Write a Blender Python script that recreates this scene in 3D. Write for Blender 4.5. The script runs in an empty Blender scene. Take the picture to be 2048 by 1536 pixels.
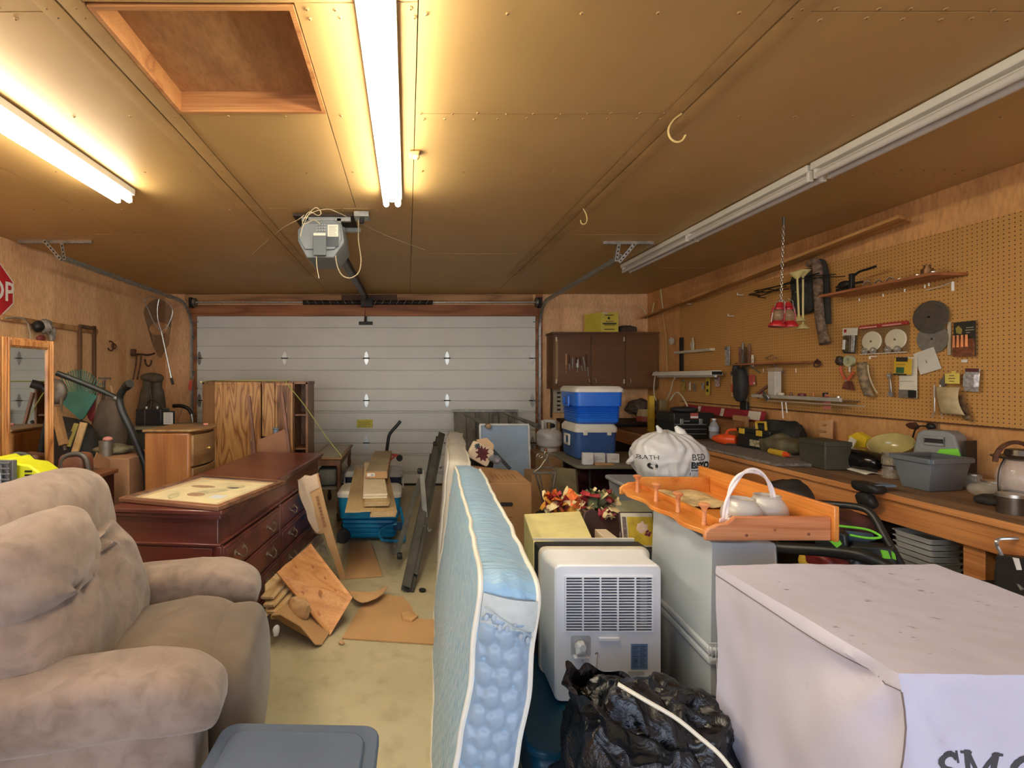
import bpy, bmesh, math, random
from mathutils import Vector, Matrix, noise
from mathutils.bvhtree import BVHTree
V = Vector
R = math.radians
SC = bpy.context.scene
COL = SC.collection
F, CX, CY, CH = 945.0, 815.0, 757.0, 1.54      # focal length in pixels, level line of sight, eye height
# ---------------------------------------------------------------- camera
cd = bpy.data.cameras.new('camera'); cam = bpy.data.objects.new('camera', cd); COL.objects.link(cam)
cd.sensor_width = 36; cd.lens = 36 * F / 2048
cd.shift_x = (1024 - CX) / 2048; cd.shift_y = -(768 - CY) / 2048
cd.clip_start = 0.05; cd.clip_end = 200
cam.location = (0, 0, CH); cam.rotation_euler = (R(90), 0, 0)
SC.camera = cam
# ---------------------------------------------------------------- sky light and exposure
w = bpy.data.worlds.new('sky'); SC.world = w; w.use_nodes = True
nt = w.node_tree; bg = nt.nodes['Background']
tc = nt.nodes.new('ShaderNodeTexCoord'); sx = nt.nodes.new('ShaderNodeSeparateXYZ'); cr = nt.nodes.new('ShaderNodeValToRGB')
nt.links.new(tc.outputs['Generated'], sx.inputs[0]); nt.links.new(sx.outputs['Z'], cr.inputs[0])
e = cr.color_ramp.elements; e[0].position = 0.0; e[0].color = (1.0, 1.0, 1.0, 1)      # horizon brightened to carry daylight deep into the garage
e[1].position = 0.7; e[1].color = (0.11, 0.17, 0.32, 1); k = e.new(.18); k.color = (.38, .46, .62, 1)
nt.links.new(cr.outputs[0], bg.inputs[0]); bg.inputs[1].default_value = 3.6
sl = bpy.data.lights.new('bounce_sun', 'SUN'); sl.energy = 6.5; sl.angle = R(.6); sl.color = (1, .95, .88); so_ = bpy.data.objects.new('bounce_sun', sl); COL.objects.link(so_); so_.rotation_euler = (R(-38), 0, 0)   # added lamp over the roof: driveway bounces its light deep into the garage
pl = bpy.data.lights.new('doorway_portal', 'AREA'); pl.shape = 'RECTANGLE'; pl.size = 5.6; pl.size_y = 2.4
po = bpy.data.objects.new('doorway_portal', pl); COL.objects.link(po)
po.location = (0.0, -1.72, 1.2); po.rotation_euler = (R(90), 0, 0)
pl.cycles.is_portal = True
SC.view_settings.view_transform = 'Standard'; SC.view_settings.look = 'None'
SC.view_settings.gamma = 1; SC.view_settings.use_curve_mapping = False
SC.view_settings.exposure = 0.75
SC.cycles.max_bounces = 8; SC.cycles.diffuse_bounces = 5; SC.cycles.transparent_max_bounces = 12
SC.cycles.sample_clamp_indirect = 4.0
TUBE_POWER = 30.0
# ---------------------------------------------------------------- helpers: points
def P(px, py, Y): return V(((px - CX) / F * Y, Y, CH - (py - CY) / F * Y))
def PZ(px, py, z):
    Y = F * (CH - z) / (py - CY); return P(px, py, Y)
def PX(px, py, X):
    Y = F * X / (px - CX); return P(px, py, Y)
def FLP(px, py): return PZ(px, py, 0.0)
def lerp(a, b, t): return a + (b - a) * t
def frame(o, u, v, n): 
    m = Matrix.Identity(4)
    for i in range(3): m[i][0] = u[i]; m[i][1] = v[i]; m[i][2] = n[i]; m[i][3] = o[i]
    return m
def RW(px, py, off=0.0, X=3.43):       # a place on the tool wall: u towards the camera, v up, n into the room
    p = PX(px, py, X); p.x -= off
    return frame(p, (0, -1, 0), (0, 0, 1), (-1, 0, 0))
def LW(px, py, off=0.0, X=-3.48):
    p = PX(px, py, X); p.x += off
    return frame(p, (0, 1, 0), (0, 0, 1), (1, 0, 0))
def FW(p): return frame(p, (1, 0, 0), (0, 0, 1), (0, -1, 0))
def T(x=0, y=0, z=0): return Matrix.Translation((x, y, z))
def RX(a): return Matrix.Rotation(R(a), 4, 'X')
def RY(a): return Matrix.Rotation(R(a), 4, 'Y')
def RZ(a): return Matrix.Rotation(R(a), 4, 'Z')
# ---------------------------------------------------------------- helpers: materials
def lin(c):
    c = c / 255.0
    return c / 12.92 if c <= 0.04045 else ((c + 0.055) / 1.055) ** 2.4
def rgb(c): return (lin(c[0]), lin(c[1]), lin(c[2]), 1)
MATS = {}
def _base(name, rough, metal):
    m = bpy.data.materials.new(name); m.use_nodes = True; b = m.node_tree.nodes['Principled BSDF']
    b.inputs['Roughness'].default_value = rough; b.inputs['Metallic'].default_value = metal
    return m, m.node_tree, b
def _noise(nt, scale, detail=4, stretch=(1, 1, 1), dist=0.0, rough=.55):
    tc = nt.nodes.new('ShaderNodeTexCoord'); mp = nt.nodes.new('ShaderNodeMapping'); n = nt.nodes.new('ShaderNodeTexNoise')
    mp.inputs['Scale'].default_value = stretch
    n.inputs['Scale'].default_value = scale; n.inputs['Detail'].default_value = detail; n.inputs['Distortion'].default_value = dist; n.inputs['Roughness'].default_value = rough
    nt.links.new(tc.outputs['Object'], mp.inputs[0]); nt.links.new(mp.outputs[0], n.inputs['Vector'])
    return n
def _ramp(nt, src, stops):
    r = nt.nodes.new('ShaderNodeValToRGB'); e = r.color_ramp.elements
    while len(e) < len(stops): e.new(0.5)
    for k, (p, c) in enumerate(stops): e[k].position = p; e[k].color = c if len(c) == 4 else rgb(c)
    nt.links.new(src, r.inputs[0]); return r
def _bump(nt, b, src, strength, dist=.01):
    bp = nt.nodes.new('ShaderNodeBump'); bp.inputs['Strength'].default_value = strength; bp.inputs['Distance'].default_value = dist
    nt.links.new(src, bp.inputs['Height']); nt.links.new(bp.outputs[0], b.inputs['Normal']); return bp
def mul(c, k): return tuple(min(255, max(0, x * k)) for x in c)
def mat(name, c, rough=.6, metal=0, var=.08, scale=5, bump=0, bscale=60, alpha=1, trans=0, coat=0, sheen=0, stain=None, emit=0, stretch=(1, 1, 1), bdist=.004, ior=None):
    if name in MATS: return MATS[name]
    m, nt, b = _base(name, rough, metal)
    if var > 0:
        n = _noise(nt, scale, 5, stretch)
        st = [(.32, mul(c, 1 - var)), (.68, mul(c, 1 + var))]
        if stain: st = [(.25, stain)] + [(.42, mul(c, 1 - var)), (.7, mul(c, 1 + var))]
        r = _ramp(nt, n.outputs[0], st); nt.links.new(r.outputs[0], b.inputs['Base Color'])
    else: b.inputs['Base Color'].default_value = rgb(c)
    if bump:
        n2 = _noise(nt, bscale, 3); _bump(nt, b, n2.outputs[0], bump, bdist)
    if alpha < 1: b.inputs['Alpha'].default_value = alpha
    if trans: b.inputs['Transmission Weight'].default_value = trans
    if ior: b.inputs['IOR'].default_value = ior
    if coat: b.inputs['Coat Weight'].default_value = coat; b.inputs['Coat Roughness'].default_value = .15
    if sheen: b.inputs['Sheen Weight'].default_value = sheen; b.inputs['Sheen Roughness'].default_value = .5
    if emit:
        b.inputs['Emission Color'].default_value = rgb(c); b.inputs['Emission Strength'].default_value = emit
    MATS[name] = m; return m
def wood(name, c1, c2, axis='z', scale=5, rings=7, rough=.5, coat=0, fine=.35, bump=.15, k=.12):
    """grain that runs along one axis: contour lines of a stretched noise, and fine fibre"""
    if name in MATS: return MATS[name]
    m, nt, b = _base(name, rough, 0)
    st = {'x': (k, 1, 1), 'y': (1, k, 1), 'z': (1, 1, k)}[axis]
    n = _noise(nt, scale, 2, st, .3)
    mu = nt.nodes.new('ShaderNodeMath'); mu.operation = 'MULTIPLY'; mu.inputs[1].default_value = rings
    fr = nt.nodes.new('ShaderNodeMath'); fr.operation = 'PINGPONG'; fr.inputs[1].default_value = .5
    nt.links.new(n.outputs[0], mu.inputs[0]); nt.links.new(mu.outputs[0], fr.inputs[0])
    r = _ramp(nt, fr.outputs[0], [(.02, c2), (.16, tuple(lerp(c2[i], c1[i], .6) for i in range(3))), (.5, c1)])
    st2 = tuple(s * (1 if s < 1 else 6) for s in st)
    n2 = _noise(nt, scale * 7, 4, st2)
    mx = nt.nodes.new('ShaderNodeMix'); mx.data_type = 'RGBA'; mx.blend_type = 'MULTIPLY'; mx.inputs[0].default_value = fine
    r2 = _ramp(nt, n2.outputs[0], [(.35, (150, 140, 130)), (.62, (255, 255, 255))])
    nt.links.new(r.outputs[0], mx.inputs[6]); nt.links.new(r2.outputs[0], mx.inputs[7]); nt.links.new(mx.outputs[2], b.inputs['Base Color'])
    if bump: _bump(nt, b, n2.outputs[0], bump, .002)
    if coat: b.inputs['Coat Weight'].default_value = coat; b.inputs['Coat Roughness'].default_value = .2
    MATS[name] = m; return m
def glow(name, c, s):
    m, nt, b = _base(name, .4, 0); b.inputs['Base Color'].default_value = rgb(c)
    b.inputs['Emission Color'].default_value = rgb(c); b.inputs['Emission Strength'].default_value = s; MATS[name] = m; return m
def glass(name, c=(235, 240, 240), rough=.05, alpha=.28):
    """thin clear plastic or glass, seen through"""
    return mat(name, c, rough=rough, var=0, alpha=alpha, coat=.3)
# ---------------------------------------------------------------- helpers: meshes
class M:
    def __init__(s, Tm=None): s.v = []; s.f = []; s.T = Tm or Matrix.Identity(4)
    def add(s, vs, fs, Tm=None):
        k = len(s.v); A = s.T @ Tm if Tm is not None else s.T
        s.v += [A @ V(p) for p in vs]; s.f += [tuple(i + k for i in f) for f in fs]; return s
    def box(s, lo, hi, Tm=None):
        x0, y0, z0 = lo; x1, y1, z1 = hi
        return s.add([(x0,y0,z0),(x1,y0,z0),(x1,y1,z0),(x0,y1,z0),(x0,y0,z1),(x1,y0,z1),(x1,y1,z1),(x0,y1,z1)],
                     [(0,3,2,1),(4,5,6,7),(0,1,5,4),(1,2,6,5),(2,3,7,6),(3,0,4,7)], Tm)
    def cbox(s, c, d, Tm=None): return s.box([c[i] - d[i] / 2 for i in range(3)], [c[i] + d[i] / 2 for i in range(3)], Tm)
    def hexa(s, a, b):      # eight corners: bottom four, top four, counter-clockwise from above
        return s.add(list(a) + list(b), [(0,3,2,1),(4,5,6,7),(0,1,5,4),(1,2,6,5),(2,3,7,6),(3,0,4,7)])
    def bar(s, p, q, w, h, up=(0, 0, 1)):
        p, q = V(p), V(q); d = (q - p); L = d.length; d.normalize(); x = d.cross(V(up))
        if x.length < 1e-4: x = d.cross(V((0, 1, 0)))
        x.normalize(); y = x.cross(d)
        return s.box((-w/2, -h/2, 0), (w/2, h/2, L), frame(p, x, y, d))
    def tube(s, pts, r, seg=8, closed=False, caps=True):
        pts = [V(p) for p in pts]; n = len(pts); rr = r if isinstance(r, (list, tuple)) else [r] * n
        vs, fs = [], []; prev = None
        for i, p in enumerate(pts):
            a = pts[i - 1] if (i or closed) else p; b = pts[(i + 1) % n] if (i < n - 1 or closed) else p
            d = (b - a).normalized()
            if prev is None:
                x = d.cross(V((0, 0, 1)));
                if x.length < 1e-3: x = d.cross(V((0, 1, 0)))
            else: x = prev - d * prev.dot(d)
            x.normalize(); prev = x; y = d.cross(x)
            for k in range(seg):
                t = 2 * math.pi * k / seg; vs.append(p + (x * math.cos(t) + y * math.sin(t)) * rr[i])
        m = n if closed else n - 1
        for i in range(m):
            for k in range(seg):
                j = (i + 1) % n; l = (k + 1) % seg
                fs.append((i*seg+k, i*seg+l, j*seg+l, j*seg+k))
        if caps and not closed: fs.append(tuple(range(seg))[::-1]); fs.append(tuple((n-1)*seg + k for k in range(seg)))
        return s.add(vs, fs)
    def cyl(s, p, q, r, r2=None, seg=16): return s.tube([p, q], [r, r if r2 is None else r2], seg)
    def lathe(s, prof, Tm=None, seg=24, sx=1, sy=1):
        vs, fs = [], []
        for (r, z) in prof:
            for k in range(seg):
                t = 2*math.pi*k/seg; vs.append((r*math.cos(t)*sx, r*math.sin(t)*sy, z))
        for i in range(len(prof) - 1):
            for k in range(seg): l = (k+1) % seg; fs.append((i*seg+k, i*seg+l, (i+1)*seg+l, (i+1)*seg+k))
        if prof[0][0] > 1e-5: fs.append(tuple(range(seg))[::-1])
        if prof[-1][0] > 1e-5: fs.append(tuple((len(prof)-1)*seg + k for k in range(seg)))
        return s.add(vs, fs, Tm)
    def prism(s, poly, h, Tm=None, z0=0):
        n = len(poly); vs = [(x, y, z0) for x, y in poly] + [(x, y, z0 + h) for x, y in poly]
        a = sum(poly[i][0]*poly[(i+1) % n][1] - poly[(i+1) % n][0]*poly[i][1] for i in range(n))
        ix = list(range(n)) if a > 0 else list(range(n))[::-1]
        fs = [tuple(ix[::-1]), tuple(i + n for i in ix)] + [(ix[i], ix[(i+1) % n], ix[(i+1) % n] + n, ix[i] + n) for i in range(n)]
        return s.add(vs, fs, Tm)
    def sph(s, c, r, Tm=None, nu=16, nv=10, e=1.0, e2=1.0, amp=0, fr=4, seed=0, ridge=False, flat=None):
        """superellipsoid with optional noise; r may be three radii"""
        r = r if isinstance(r, (list, tuple)) else (r, r, r); vs, fs = [], []
        sg = lambda v, p: math.copysign(abs(v) ** p, v)
        for j in range(nv + 1):
            ph = -math.pi/2 + math.pi*j/nv
            for i in range(nu):
                th = 2*math.pi*i/nu
                x = sg(math.cos(ph), e2)*sg(math.cos(th), e); y = sg(math.cos(ph), e2)*sg(math.sin(th), e); z = sg(math.sin(ph), e2)
                p = V((x*r[0], y*r[1], z*r[2]))
                if amp:
                    q = p * fr + V((seed*7.3, seed*3.1, seed*1.7))
                    nn = noise.noise(q) + .5*noise.noise(q*2.1) + .25*noise.noise(q * 4.3)
                    if ridge: nn = .55 - 2.1*abs(noise.noise(q)) + .5 - 1.1*abs(noise.noise(q*2.2)) - .35*abs(noise.noise(q*4.7))
                    p = p + p.normalized() * amp * nn
                if flat is not None and p.z < flat: p.z = flat
                vs.append(V(c) + p)
        for j in range(nv):
            for i in range(nu):
                l = (i+1) % nu; fs.append((j*nu+i, j*nu+l, (j+1)*nu+l, (j+1)*nu+i))
        return s.add(vs, fs, Tm)
    def grid(s, fn, nu, nv, thick=0, Tm=None):
        vs = [V(fn(i/nu, j/nv)) for j in range(nv+1) for i in range(nu+1)]
        fs = [(j*(nu+1)+i, j*(nu+1)+i+1, (j+1)*(nu+1)+i+1, (j+1)*(nu+1)+i) for j in range(nv) for i in range(nu)]
        return s.add(vs, fs, Tm)
    def rbox(s, lo, hi, n=10, amp=0, fr=3, seed=0, e=.12, Tm=None):
        """a soft box: sphere-like grid pushed out to the box's faces"""
        c = [(lo[i]+hi[i])/2 for i in range(3)]; r = [(hi[i]-lo[i])/2 for i in range(3)]
        return s.sph(c, r, Tm, nu=n*4, nv=n*2, e=e, e2=e, amp=amp, fr=fr, seed=seed)
    def soft(s, lo, hi, n=(12, 12, 12), fn=None, Tm=None):
        """a box of subdivided faces, each point passed through fn"""
        lo, hi = V(lo), V(hi); d = hi - lo; idx = {}; vs = []; fs = []
        def vid(i, j, k):
            key = (i, j, k)
            if key not in idx:
                p = V((lo.x + d.x*i/n[0], lo.y + d.y*j/n[1], lo.z + d.z*k/n[2])); idx[key] = len(vs); vs.append(fn(p) if fn else p)
            return idx[key]
        a, b, c = n
        for i in range(a):
            for j in range(b):
                fs.append((vid(i,j,0), vid(i,j+1,0), vid(i+1,j+1,0), vid(i+1,j,0))); fs.append((vid(i,j,c), vid(i+1,j,c), vid(i+1,j+1,c), vid(i,j+1,c)))
        for i in range(a):
            for k in range(c):
                fs.append((vid(i,0,k), vid(i+1,0,k), vid(i+1,0,k+1), vid(i,0,k+1))); fs.append((vid(i,b,k), vid(i,b,k+1), vid(i+1,b,k+1), vid(i+1,b,k)))
        for j in range(b):
            for k in range(c):
                fs.append((vid(0,j,k), vid(0,j,k+1), vid(0,j+1,k+1), vid(0,j+1,k))); fs.append((vid(a,j,k), vid(a,j+1,k), vid(a,j+1,k+1), vid(a,j,k+1)))
        return s.add(vs, fs, Tm)
    def text(s, body, size, Tm, depth=.001, bold=0, align='LEFT', sx=1):
        cu = bpy.data.curves.new('t', 'FONT'); cu.body = body; cu.size = size; cu.extrude = depth; cu.offset = bold; cu.align_x = align
        cu.resolution_u = 3
        o = bpy.data.objects.new('t', cu); COL.objects.link(o); me = o.to_mesh()
        s.add([(v.co.x*sx, v.co.y, v.co.z) for v in me.vertices], [tuple(p.vertices) for p in me.polygons], Tm)
        o.to_mesh_clear(); bpy.data.objects.remove(o); bpy.data.curves.remove(cu); return s
    def wrap(s, bvh, d, lift=.002):
        """lay all points so far onto a surface, along a direction"""
        out = []
        for p in s.v:
            h = bvh.ray_cast(p - V(d) * 1.0, V(d))
            out.append(h[0] - V(d) * lift if h[0] else p)
        s.v = out; return s
    def bvh(s): return BVHTree.FromPolygons(s.v, s.f)
    def mesh(s, name, m, smooth=40, Tm=None):
        me = bpy.data.meshes.new(name)
        vs = [Tm @ p for p in s.v] if Tm is not None else s.v
        me.from_pydata([tuple(p) for p in vs], [], s.f); me.update()
        b = bmesh.new(); b.from_mesh(me); bmesh.ops.remove_doubles(b, verts=b.verts, dist=1e-6); bmesh.ops.recalc_face_normals(b, faces=b.faces); b.to_mesh(me); b.free()
        ml = m if isinstance(m, (list, tuple)) else [m]
        for x in ml: me.materials.append(x)
        if smooth:
            me.polygons.foreach_set('use_smooth', [True]*len(me.polygons))
            if smooth < 180: me.set_sharp_from_angle(angle=R(smooth))
        return me
    def obj(s, name, m, parent, world=True, bevel=0, label=None, smooth=40, sub=0, kind=None):
        """a part; points are in world space unless world is False"""
        root = parent
        while root is not None and root.parent: root = root.parent
        Tm = root.matrix_basis.inverted() if (world and root is not None) else None
        me = s.mesh(name, m, smooth, Tm); o = bpy.data.objects.new(name, me); COL.objects.link(o); o.parent = parent
        _mods(o, bevel, sub)
        if label: o['label'] = label
        if kind: o['kind'] = kind
        return o
    def solo(s, name, m, label, cat, group=None, bevel=0, smooth=40, sub=0, kind=None):
        """a thing that is one mesh; its origin goes to the middle of its base"""
        lo = [min(p[i] for p in s.v) for i in range(3)]; hi = [max(p[i] for p in s.v) for i in range(3)]
        c = V(((lo[0]+hi[0])/2, (lo[1]+hi[1])/2, lo[2]))
        me = s.mesh(name, m, smooth, Matrix.Translation(-c)); o = bpy.data.objects.new(name, me); COL.objects.link(o); o.location = c
        o['label'] = label; o['category'] = cat
        if group: o['group'] = group
        if kind: o['kind'] = kind
        _mods(o, bevel, sub); return o
def _mods(o, bevel, sub):
    if bevel:
        b = o.modifiers.new('bevel', 'BEVEL'); b.width = bevel; b.segments = 2; b.limit_method = 'ANGLE'; b.angle_limit = R(50)
    if sub:
        b = o.modifiers.new('subdivide', 'SUBSURF'); b.levels = sub; b.render_levels = sub
def thing(name, label, cat, loc=(0, 0, 0), rz=0, group=None, rot=None):
    o = bpy.data.objects.new(name, None); COL.objects.link(o); o.empty_display_size = .1
    o.matrix_basis = Matrix.Translation(loc) @ (rot if rot is not None else RZ(rz))
    o['label'] = label; o['category'] = cat
    if group: o['group'] = group
    return o
def struct(mm, name, m, bevel=0, smooth=40, parent=None, world=True):
    me = mm.mesh(name, m, smooth); o = bpy.data.objects.new(name, me); COL.objects.link(o)
    if parent: o.parent = parent
    else: o['kind'] = 'structure'
    _mods(o, bevel, 0); return o
def copy_tree(o, parent=None):
    c = o.copy(); COL.objects.link(c)
    if parent: c.parent = parent
    for ch in [x for x in COL.objects if x.parent == o]: copy_tree(ch, c)
    return c
def arc(c, r, a0, a1, n, u, v):
    c, u, v = V(c), V(u), V(v)
    return [c + u*r*math.cos(R(lerp(a0, a1, i/n))) + v*r*math.sin(R(lerp(a0, a1, i/n))) for i in range(n+1)]
def spline(pts, n=6):
    pts = [V(p) for p in pts]; out = []
    for i in range(len(pts) - 1):
        p0 = pts[max(i-1, 0)]; p1 = pts[i]; p2 = pts[i+1]; p3 = pts[min(i+2, len(pts)-1)]
        for k in range(n):
            t = k/n; out.append(.5*((2*p1) + (p2-p0)*t + (2*p0-5*p1+4*p2-p3)*t*t + (3*p1-p0-3*p2+p3)*t**3))
    out.append(pts[-1]); return out
def rr(w, h, r, n=4, cx=0, cy=0):
    """rounded rectangle outline"""
    out = []
    for (sx, sy, a) in ((1, -1, -90), (1, 1, 0), (-1, 1, 90), (-1, -1, 180)):
        for i in range(n+1):
            t = R(a + 90*i/n); out.append((cx + sx*(w/2-r) + r*math.cos(t), cy + sy*(h/2-r) + r*math.sin(t)))
    return out
# ================================================================ the setting
XL, XR, YF, YN, ZC = -3.50, 3.47, 6.83, -1.60, 2.76
def wallmat(name, c1, c2, st=(1, 1, .25), bump=.15):
    m, nt, b = _base(name, .75, 0)
    n = _noise(nt, 2.2, 5, st, .6); r = _ramp(nt, n.outputs[0], [(.3, c2), (.5, c1), (.72, mul(c1, 1.1))])
    n2 = _noise(nt, 26, 4, (st[0]*2, st[1]*2, st[2]*2), .3); r2 = _ramp(nt, n2.outputs[0], [(.3, (208, 198, 188)), (.6, (255, 255, 255))])
    mx = nt.nodes.new('ShaderNodeMix'); mx.data_type = 'RGBA'; mx.blend_type = 'MULTIPLY'; mx.inputs[0].default_value = .6
    nt.links.new(r.outputs[0], mx.inputs[6]); nt.links.new(r2.outputs[0], mx.inputs[7]); nt.links.new(mx.outputs[2], b.inputs['Base Color'])
    _bump(nt, b, n2.outputs[0], bump, .003); MATS[name] = m; return m
m_wall = wallmat('plywood_wall', (236, 190, 140), (214, 160, 110))
m_wallR = wallmat('plywood_wall_amber', (218, 164, 104), (196, 138, 82))
m_header = wood('header_lumber', (182, 118, 70), (140, 82, 46), 'x', 2.5, 5, .6)
m_lumber = wood('pale_lumber', (196, 150, 98), (150, 104, 62), 'x', 3, 5, .6)
# floor: worn tan concrete
m, nt, b = _base('concrete_floor', .55, 0)
n = _noise(nt, .9, 6); n2 = _noise(nt, 9, 6)
r = _ramp(nt, n.outputs[0], [(.3, (160, 150, 120)), (.5, (182, 171, 138)), (.72, (193, 182, 150))])
r2 = _ramp(nt, n2.outputs[0], [(.3, (225, 220, 214)), (.5, (255, 255, 255))])
mx = nt.nodes.new('ShaderNodeMix'); mx.data_type = 'RGBA'; mx.blend_type = 'MULTIPLY'; mx.inputs[0].default_value = .7
nt.links.new(r.outputs[0], mx.inputs[6]); nt.links.new(r2.outputs[0], mx.inputs[7]); nt.links.new(mx.outputs[2], b.inputs['Base Color'])
_bump(nt, b, n2.outputs[0], .08, .002); m_floor = m
struct(M().box((XL-.1, YN-.1, -.1), (XR+.1, YF+.1, 0)), 'floor', m_floor)
struct(M().box((-9, -14, -.12), (9, YN-.1, -.02)), 'driveway', mat('driveway_concrete', (206, 204, 198), .8, var=.06, scale=1.5))
struct(M().box((XL-.1, YN-.1, 0), (XL, YF+.1, ZC+.15)), 'wall_left', m_wall)
struct(M().box((XR, YN-.1, 0), (XR+.1, YF+.1, ZC+.15)), 'wall_right', m_wallR)
mm = M(); DX0, DX1, DZ = -3.045, 1.855, 2.45
mm.box((XL, YF, 0), (DX0, YF+.1, ZC+.15)); mm.box((DX1, YF, 0), (XR, YF+.1, ZC+.15)); mm.box((DX0, YF, DZ), (DX1, YF+.1, ZC+.15))
struct(mm, 'wall_far', m_wall)
mm = M(); mm.box((XL, YN-.1, 0), (-2.8, YN, ZC+.15)); mm.box((2.8, YN-.1, 0), (XR, YN, ZC+.15)); mm.box((-2.8, YN-.1, 2.35), (2.8, YN, ZC+.15))
struct(mm, 'wall_near', m_wall)
# ceiling: painted board sheets with open seams, a taped joint, screws and a boxed hatch
m, nt, b = _base('ceiling_board', .5, 0)
n = _noise(nt, 1.1, 5); n2 = _noise(nt, 120, 2)
r = _ramp(nt, n.outputs[0], [(.3, (186, 150, 95)), (.5, (194, 157, 99)), (.75, (199, 163, 108))])
nt.links.new(r.outputs[0], b.inputs['Base Color']); _bump(nt, b, n2.outputs[0], .12, .002); m_ceil = m
HX0, HX1, HY0, HY1 = -1.03, -.39, 1.56, 2.15
G = .0022
strips = [(-3.5, -2.35, [YN, .35, 2.75, 3.99, YF]), (-2.35, -1.13, [YN, 1.57, 4.0, 6.4, YF]), (-1.13, .035, [YN, -.85, 1.53, 3.39, 3.98, YF]),
          (.035, 1.26, [YN, -.26, 2.175, 4.61, YF]), (1.26, 2.47, [YN, -.85, 1.57, 4.0, 6.4, YF]), (2.47, 3.47, [YN, .3, 2.75, 5.2, YF])]
mm = M(); rnd = random.Random(4)
def sheet(x0, x1, y0, y1):
    x0 += G; x1 -= G; y0 += G; y1 -= G; s = rnd.uniform(.002, .006)
    def fn(p):
        u = (p.x-x0)/(x1-x0); v = (p.y-y0)/(y1-y0)
        if p.z < ZC + .005: p.z += rnd.uniform(0, .0004) - s*math.sin(math.pi*min(1, max(0, u))) * .8 * (.5+.5*abs(math.cos(v*math.pi*2))) - .003*noise.noise(V((p.x*1.3, p.y*1.3, 0)))
        return p
    mm.soft((x0, y0, ZC), (x1, y1, ZC+.012), (6, max(3, int((y1-y0)*5)), 1), fn)
for (a, c, ys) in strips:
    for i in range(len(ys)-1):
        y0, y1 = ys[i], ys[i+1]
        if a < HX0 < c and y0 <= HY0 < y1:
            for (p, q, s_, t) in ((a, HX0-.02, y0, y1), (HX1+.02, c, y0, y1), (HX0-.02, HX1+.02, y0, HY0-.02), (HX0-.02, HX1+.02, HY1+.02, y1)):
                if t-s_ > .02: sheet(p, q, s_, t)
        else: sheet(a, c, y0, y1)
ceil = struct(mm, 'ceiling', m_ceil, smooth=30)
mb = M(); B0, B1 = HX0-.02, HX1+.02
mb.box((XL, YN, ZC+.03), (B0, YF, ZC+.05)); mb.box((B1, YN, ZC+.03), (XR, YF, ZC+.05))
mb.box((B0, YN, ZC+.03), (B1, HY0-.02, ZC+.05)); mb.box((B0, HY1+.02, ZC+.03), (B1, YF, ZC+.05)); mb.box((B0-.2, HY0-.2, ZC+.14), (B1+.2, HY1+.2, ZC+.17))
struct(mb, 'ceiling_backing', mat('dark_gap', (70, 48, 28), .9, var=0), parent=ceil)
mt = M(); m_tape = mat('joint_tape', (184, 148, 93), .6, var=.05)
for (x, wd) in ((1.26, .075), (-1.13, .075)):
    for sg in (-1, 1):
        mt.grid(lambda u, v: (x + sg*(.004 + wd*u), lerp(-.9 if x > 0 else .2, 5.6, v), ZC - .0045 - .0014*math.sin(math.pi*u) - .002*abs(noise.noise(V((v*9, x, 0))))), 4, 60)
struct(mt, 'joint_tape', m_tape, parent=ceil)
ms = M(); md = M(); rnd = random.Random(8)
for yj in (.95, 1.575, 2.19, 2.78, 3.4, 4.0, 4.62, 5.24):
    for (a, c, ys) in strips:
        seam = any(abs(yj-q) < .05 for q in ys)
        x = a + .03
        while x < c:
            if not (HX0-.03 < x < HX1+.03 and HY0-.04 < yj < HY1+.04):
                for dy in ((-.022, .022) if seam else (0,)):
                    px_, py_ = x + rnd.uniform(-.02, .02), yj + dy + rnd.uniform(-.006, .006)
                    ms.lathe([(.008, 0), (.005, -.0025), (0, -.003)], T(px_, py_, ZC-.004), seg=8); md.lathe([(.0032, -.0065), (.0025, -.0085)], T(px_, py_, ZC), seg=6)
            x += .125 if seam else .26
struct(ms, 'screw_patches', m_tape, parent=ceil); struct(md, 'screw_heads', mat('screw_dark', (96, 66, 36), .6, var=0), parent=ceil)
mh = M(); m_hatchwood = wood('hatch_frame_wood', (206, 146, 88), (170, 110, 62), 'x', 4, 5, .55)
zt = ZC + .1
mh.box((HX0-.018, HY0-.018, ZC-.006), (HX0, HY1+.018, zt)); mh.box((HX1, HY0-.018, ZC-.006), (HX1+.018, HY1+.018, zt))
mh.box((HX0, HY1, ZC-.006), (HX1, HY1+.018, zt)); mh.box((HX0, HY0-.018, ZC-.006), (HX1, HY0, zt))
hat = thing('attic_hatch', 'square boxed plywood hatch set into the ceiling beside the lit centre strip light', 'hatch', ((HX0+HX1)/2, (HY0+HY1)/2, ZC))
mh.obj('hatch_frame', m_hatchwood, hat)
M().box((HX0, HY0, ZC+.085), (HX1, HY1, ZC+.1)).obj('hatch_panel', wallmat('hatch_panel_ply', (176, 130, 84), (146, 100, 62), (1, .4, 1)), hat)
# ---- header lumber above the door
mm = M(); mm.box((DX0-.1, YF-.035, 2.44), (DX1+.02, YF, 2.60)); struct(mm, 'trim_1', m_header, bevel=.002)
mm = M(); mm.box((-3.2, YF-.04, 2.66), (-.95, YF, 2.75)); mm.box((-.15, YF-.04, 2.66), (1.8, YF, 2.75)); struct(mm, 'trim_2', m_lumber, bevel=.002)
struct(M().box((-.95, YF-.02, 2.60), (-.15, YF, 2.75)), 'trim_3', mat('dark_header_block', (96, 66, 48), .7))
mm = M(); mm.box((DX0-.05, YF-.03, 0), (DX0+.005, YF+.0, 2.44)); mm.box((DX1-.005, YF-.03, 0), (DX1+.09, YF+.0, 2.75)); struct(mm, 'trim_4', m_header, bevel=.002)
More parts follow.
